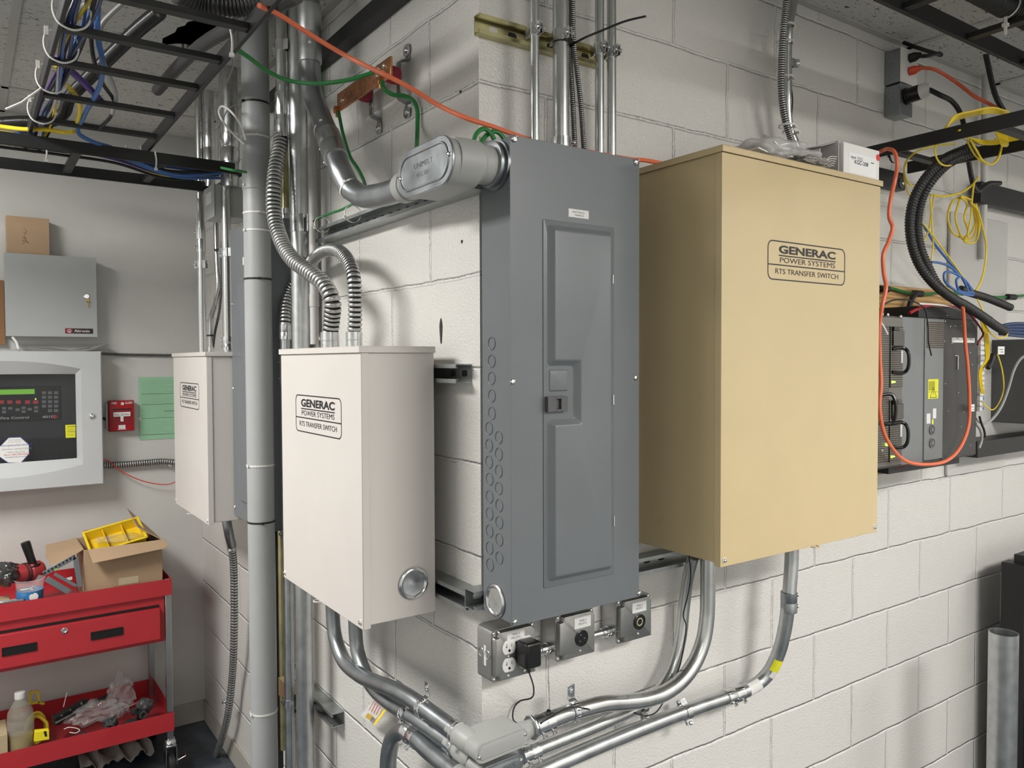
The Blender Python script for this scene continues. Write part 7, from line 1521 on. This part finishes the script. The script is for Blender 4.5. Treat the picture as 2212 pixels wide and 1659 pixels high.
MB('A').box(dcx, 3.3, .001, .14, 1.36, 1.67).build('wall_cabinet', DC, None, label='dark cabinet at the right frame edge beside the fibre strip', cat='cabinet', bevel=.003)
fs0 = L('A', 2113, 800, .14)[0]; fs1 = L('A', 2126, 800, .14)[0]; fzt = L('A', 2118, 735, .14)[1]; fzb = L('A', 2118, 888, .14)[1]
fs = thing('patch_strip', 'narrow white fibre patch strip standing beside the power unit', 'patch panel', fA((fs0+fs1)/2, .001, fzb))
MB('A').box(fs0, fs1, .02, .138, fzb, fzt).build('frame', GREYC, fs)
for k in range(14):
    a_ = fzb+(fzt-fzb)*k/14; MB('A').box(fs0+.002, fs0+(fs1-fs0)*.5, .138, .146, a_+.002, a_+(fzt-fzb)/14-.002).build('port_block', WHITEP, fs)
    MB('A').box(fs0+(fs1-fs0)*.6, fs1-.002, .138, .142, a_+.004, a_+(fzt-fzb)/14-.004).build('port_label', BLUE if k < 3 else STICK, fs)
for k in range(4): yl('yellow jumper running down in front of the patch strip', [(2118+k*3, 690, .2), (2124+k*3, 715, .2), (2128+k*3, 745, .2), (2128+k*2, 780, .19), (2116+k*2, 800, .18), (2116+k*2, 830, .17), (2120+k*2, 850, .16)], .2, .002, group='yellow jumpers in front of the patch strip')
yl('yellow jumper bowing right beside the patch strip', [(2155, 765), (2165, 800), (2168, 840), (2158, 870), (2145, 885), (2130, 878), (2120, 868)], .16, .0022)
yl('yellow jumper at the end of the big corrugated hose', [(2120, 690), (2140, 720), (2160, 730), (2174, 726), (2177, 718)], .24, .0022)
for k in range(5): yl('navy cable in the bundle leaving at the right edge', [(2160, 705+k*4, .2), (2185, 700+k*6, .2), (2225, 700+k*7, .2), (2240, 702+k*7, .2)], .2, .006, NAVY, 'navy_cable', group='navy cables leaving at the right frame edge')
cable('grey_cable', 'grey cable curving down from the right edge to the patch strip', PP('A', .18, (2230, 762), (2205, 775), (2190, 800), (2178, 840), (2162, 880), (2140, 908), (2122, 914), (2108, 905)), .0045, GREYC)
cable('grey_cable', 'pale cable hanging at the lower right corner of the power unit', PP('A', .2, (2108, 915), (2118, 930), (2121, 948), (2115, 968)), .0042, GREYC)
cable('black_lead', 'black power lead below the patch strip', PP('A', .2, (2116, 900), (2120, 915), (2126, 930), (2128, 945)), .0035, BLACKR, 'wire')
for px, py, w_, h_, lab in ((2162, 757, .045, .026, 'white cable tag on the yellow jumpers right of the patch strip'), (2100, 881, .024, .022, 'small white cable tag at the right edge of the power unit')):
    p = P('A', px, py, .215); e = MB('A').box(p.x-w_/2, p.x+w_/2, .215, .2165, p.z-h_/2, p.z+h_/2).build('cable_tag', PAPER, None, label=lab, cat='tag'); mb = MB('A'); mb.box(p.x-w_*.3, p.x+w_*.3, .2165, .2168, p.z+.002, p.z+.004).box(p.x-w_*.1, p.x+w_*.3, .2165, .2168, p.z-.006, p.z-.004); mb.build('print', INK, e)
MB().tube(spline(PP('A', .2, (2146, 765), (2142, 780), (2134, 795)), 4), .008, 10).build('black_sleeve', BLACKR, None, label='black sleeve on the yellow jumpers beside the patch strip', cat='sleeve')
# standing pipe and black rack at lower right
ps_ = P('A', 2168, 1366, .32); rs = mpx(ps_, 57)/2
sp = MB(); sp.lathe((ps_.x, ps_.y, FLOOR+.001), (0, 0, 1), [(0, rs), (ps_.z-FLOOR-.001, rs), (ps_.z-FLOOR-.001, rs-.002), (ps_.z-FLOOR-.3, rs-.002)], 40, caps=False); sp.build('loose_conduit', GALV, None, label='thick open-ended steel conduit standing at the lower right', cat='pipe')
rk = thing('equipment_rack', 'black steel equipment rack at the lower right frame edge', 'rack', (2.05, -.2, FLOOR))
xk = P('A', 2161, 1300, .10).x; zk = P('A', 2165, 1240, .18).z
MB('A').box(xk, xk+.06, .10, .18, FLOOR+.001, zk).build('upright', BLACKM, rk, bevel=.003); xs_ = P('A', 2188, 1300, .13).x; MB('A').box(xs_, xs_+.8, .13, .30, FLOOR+.001, zk+.03).build('side_panel', BLACKM, rk, bevel=.003)
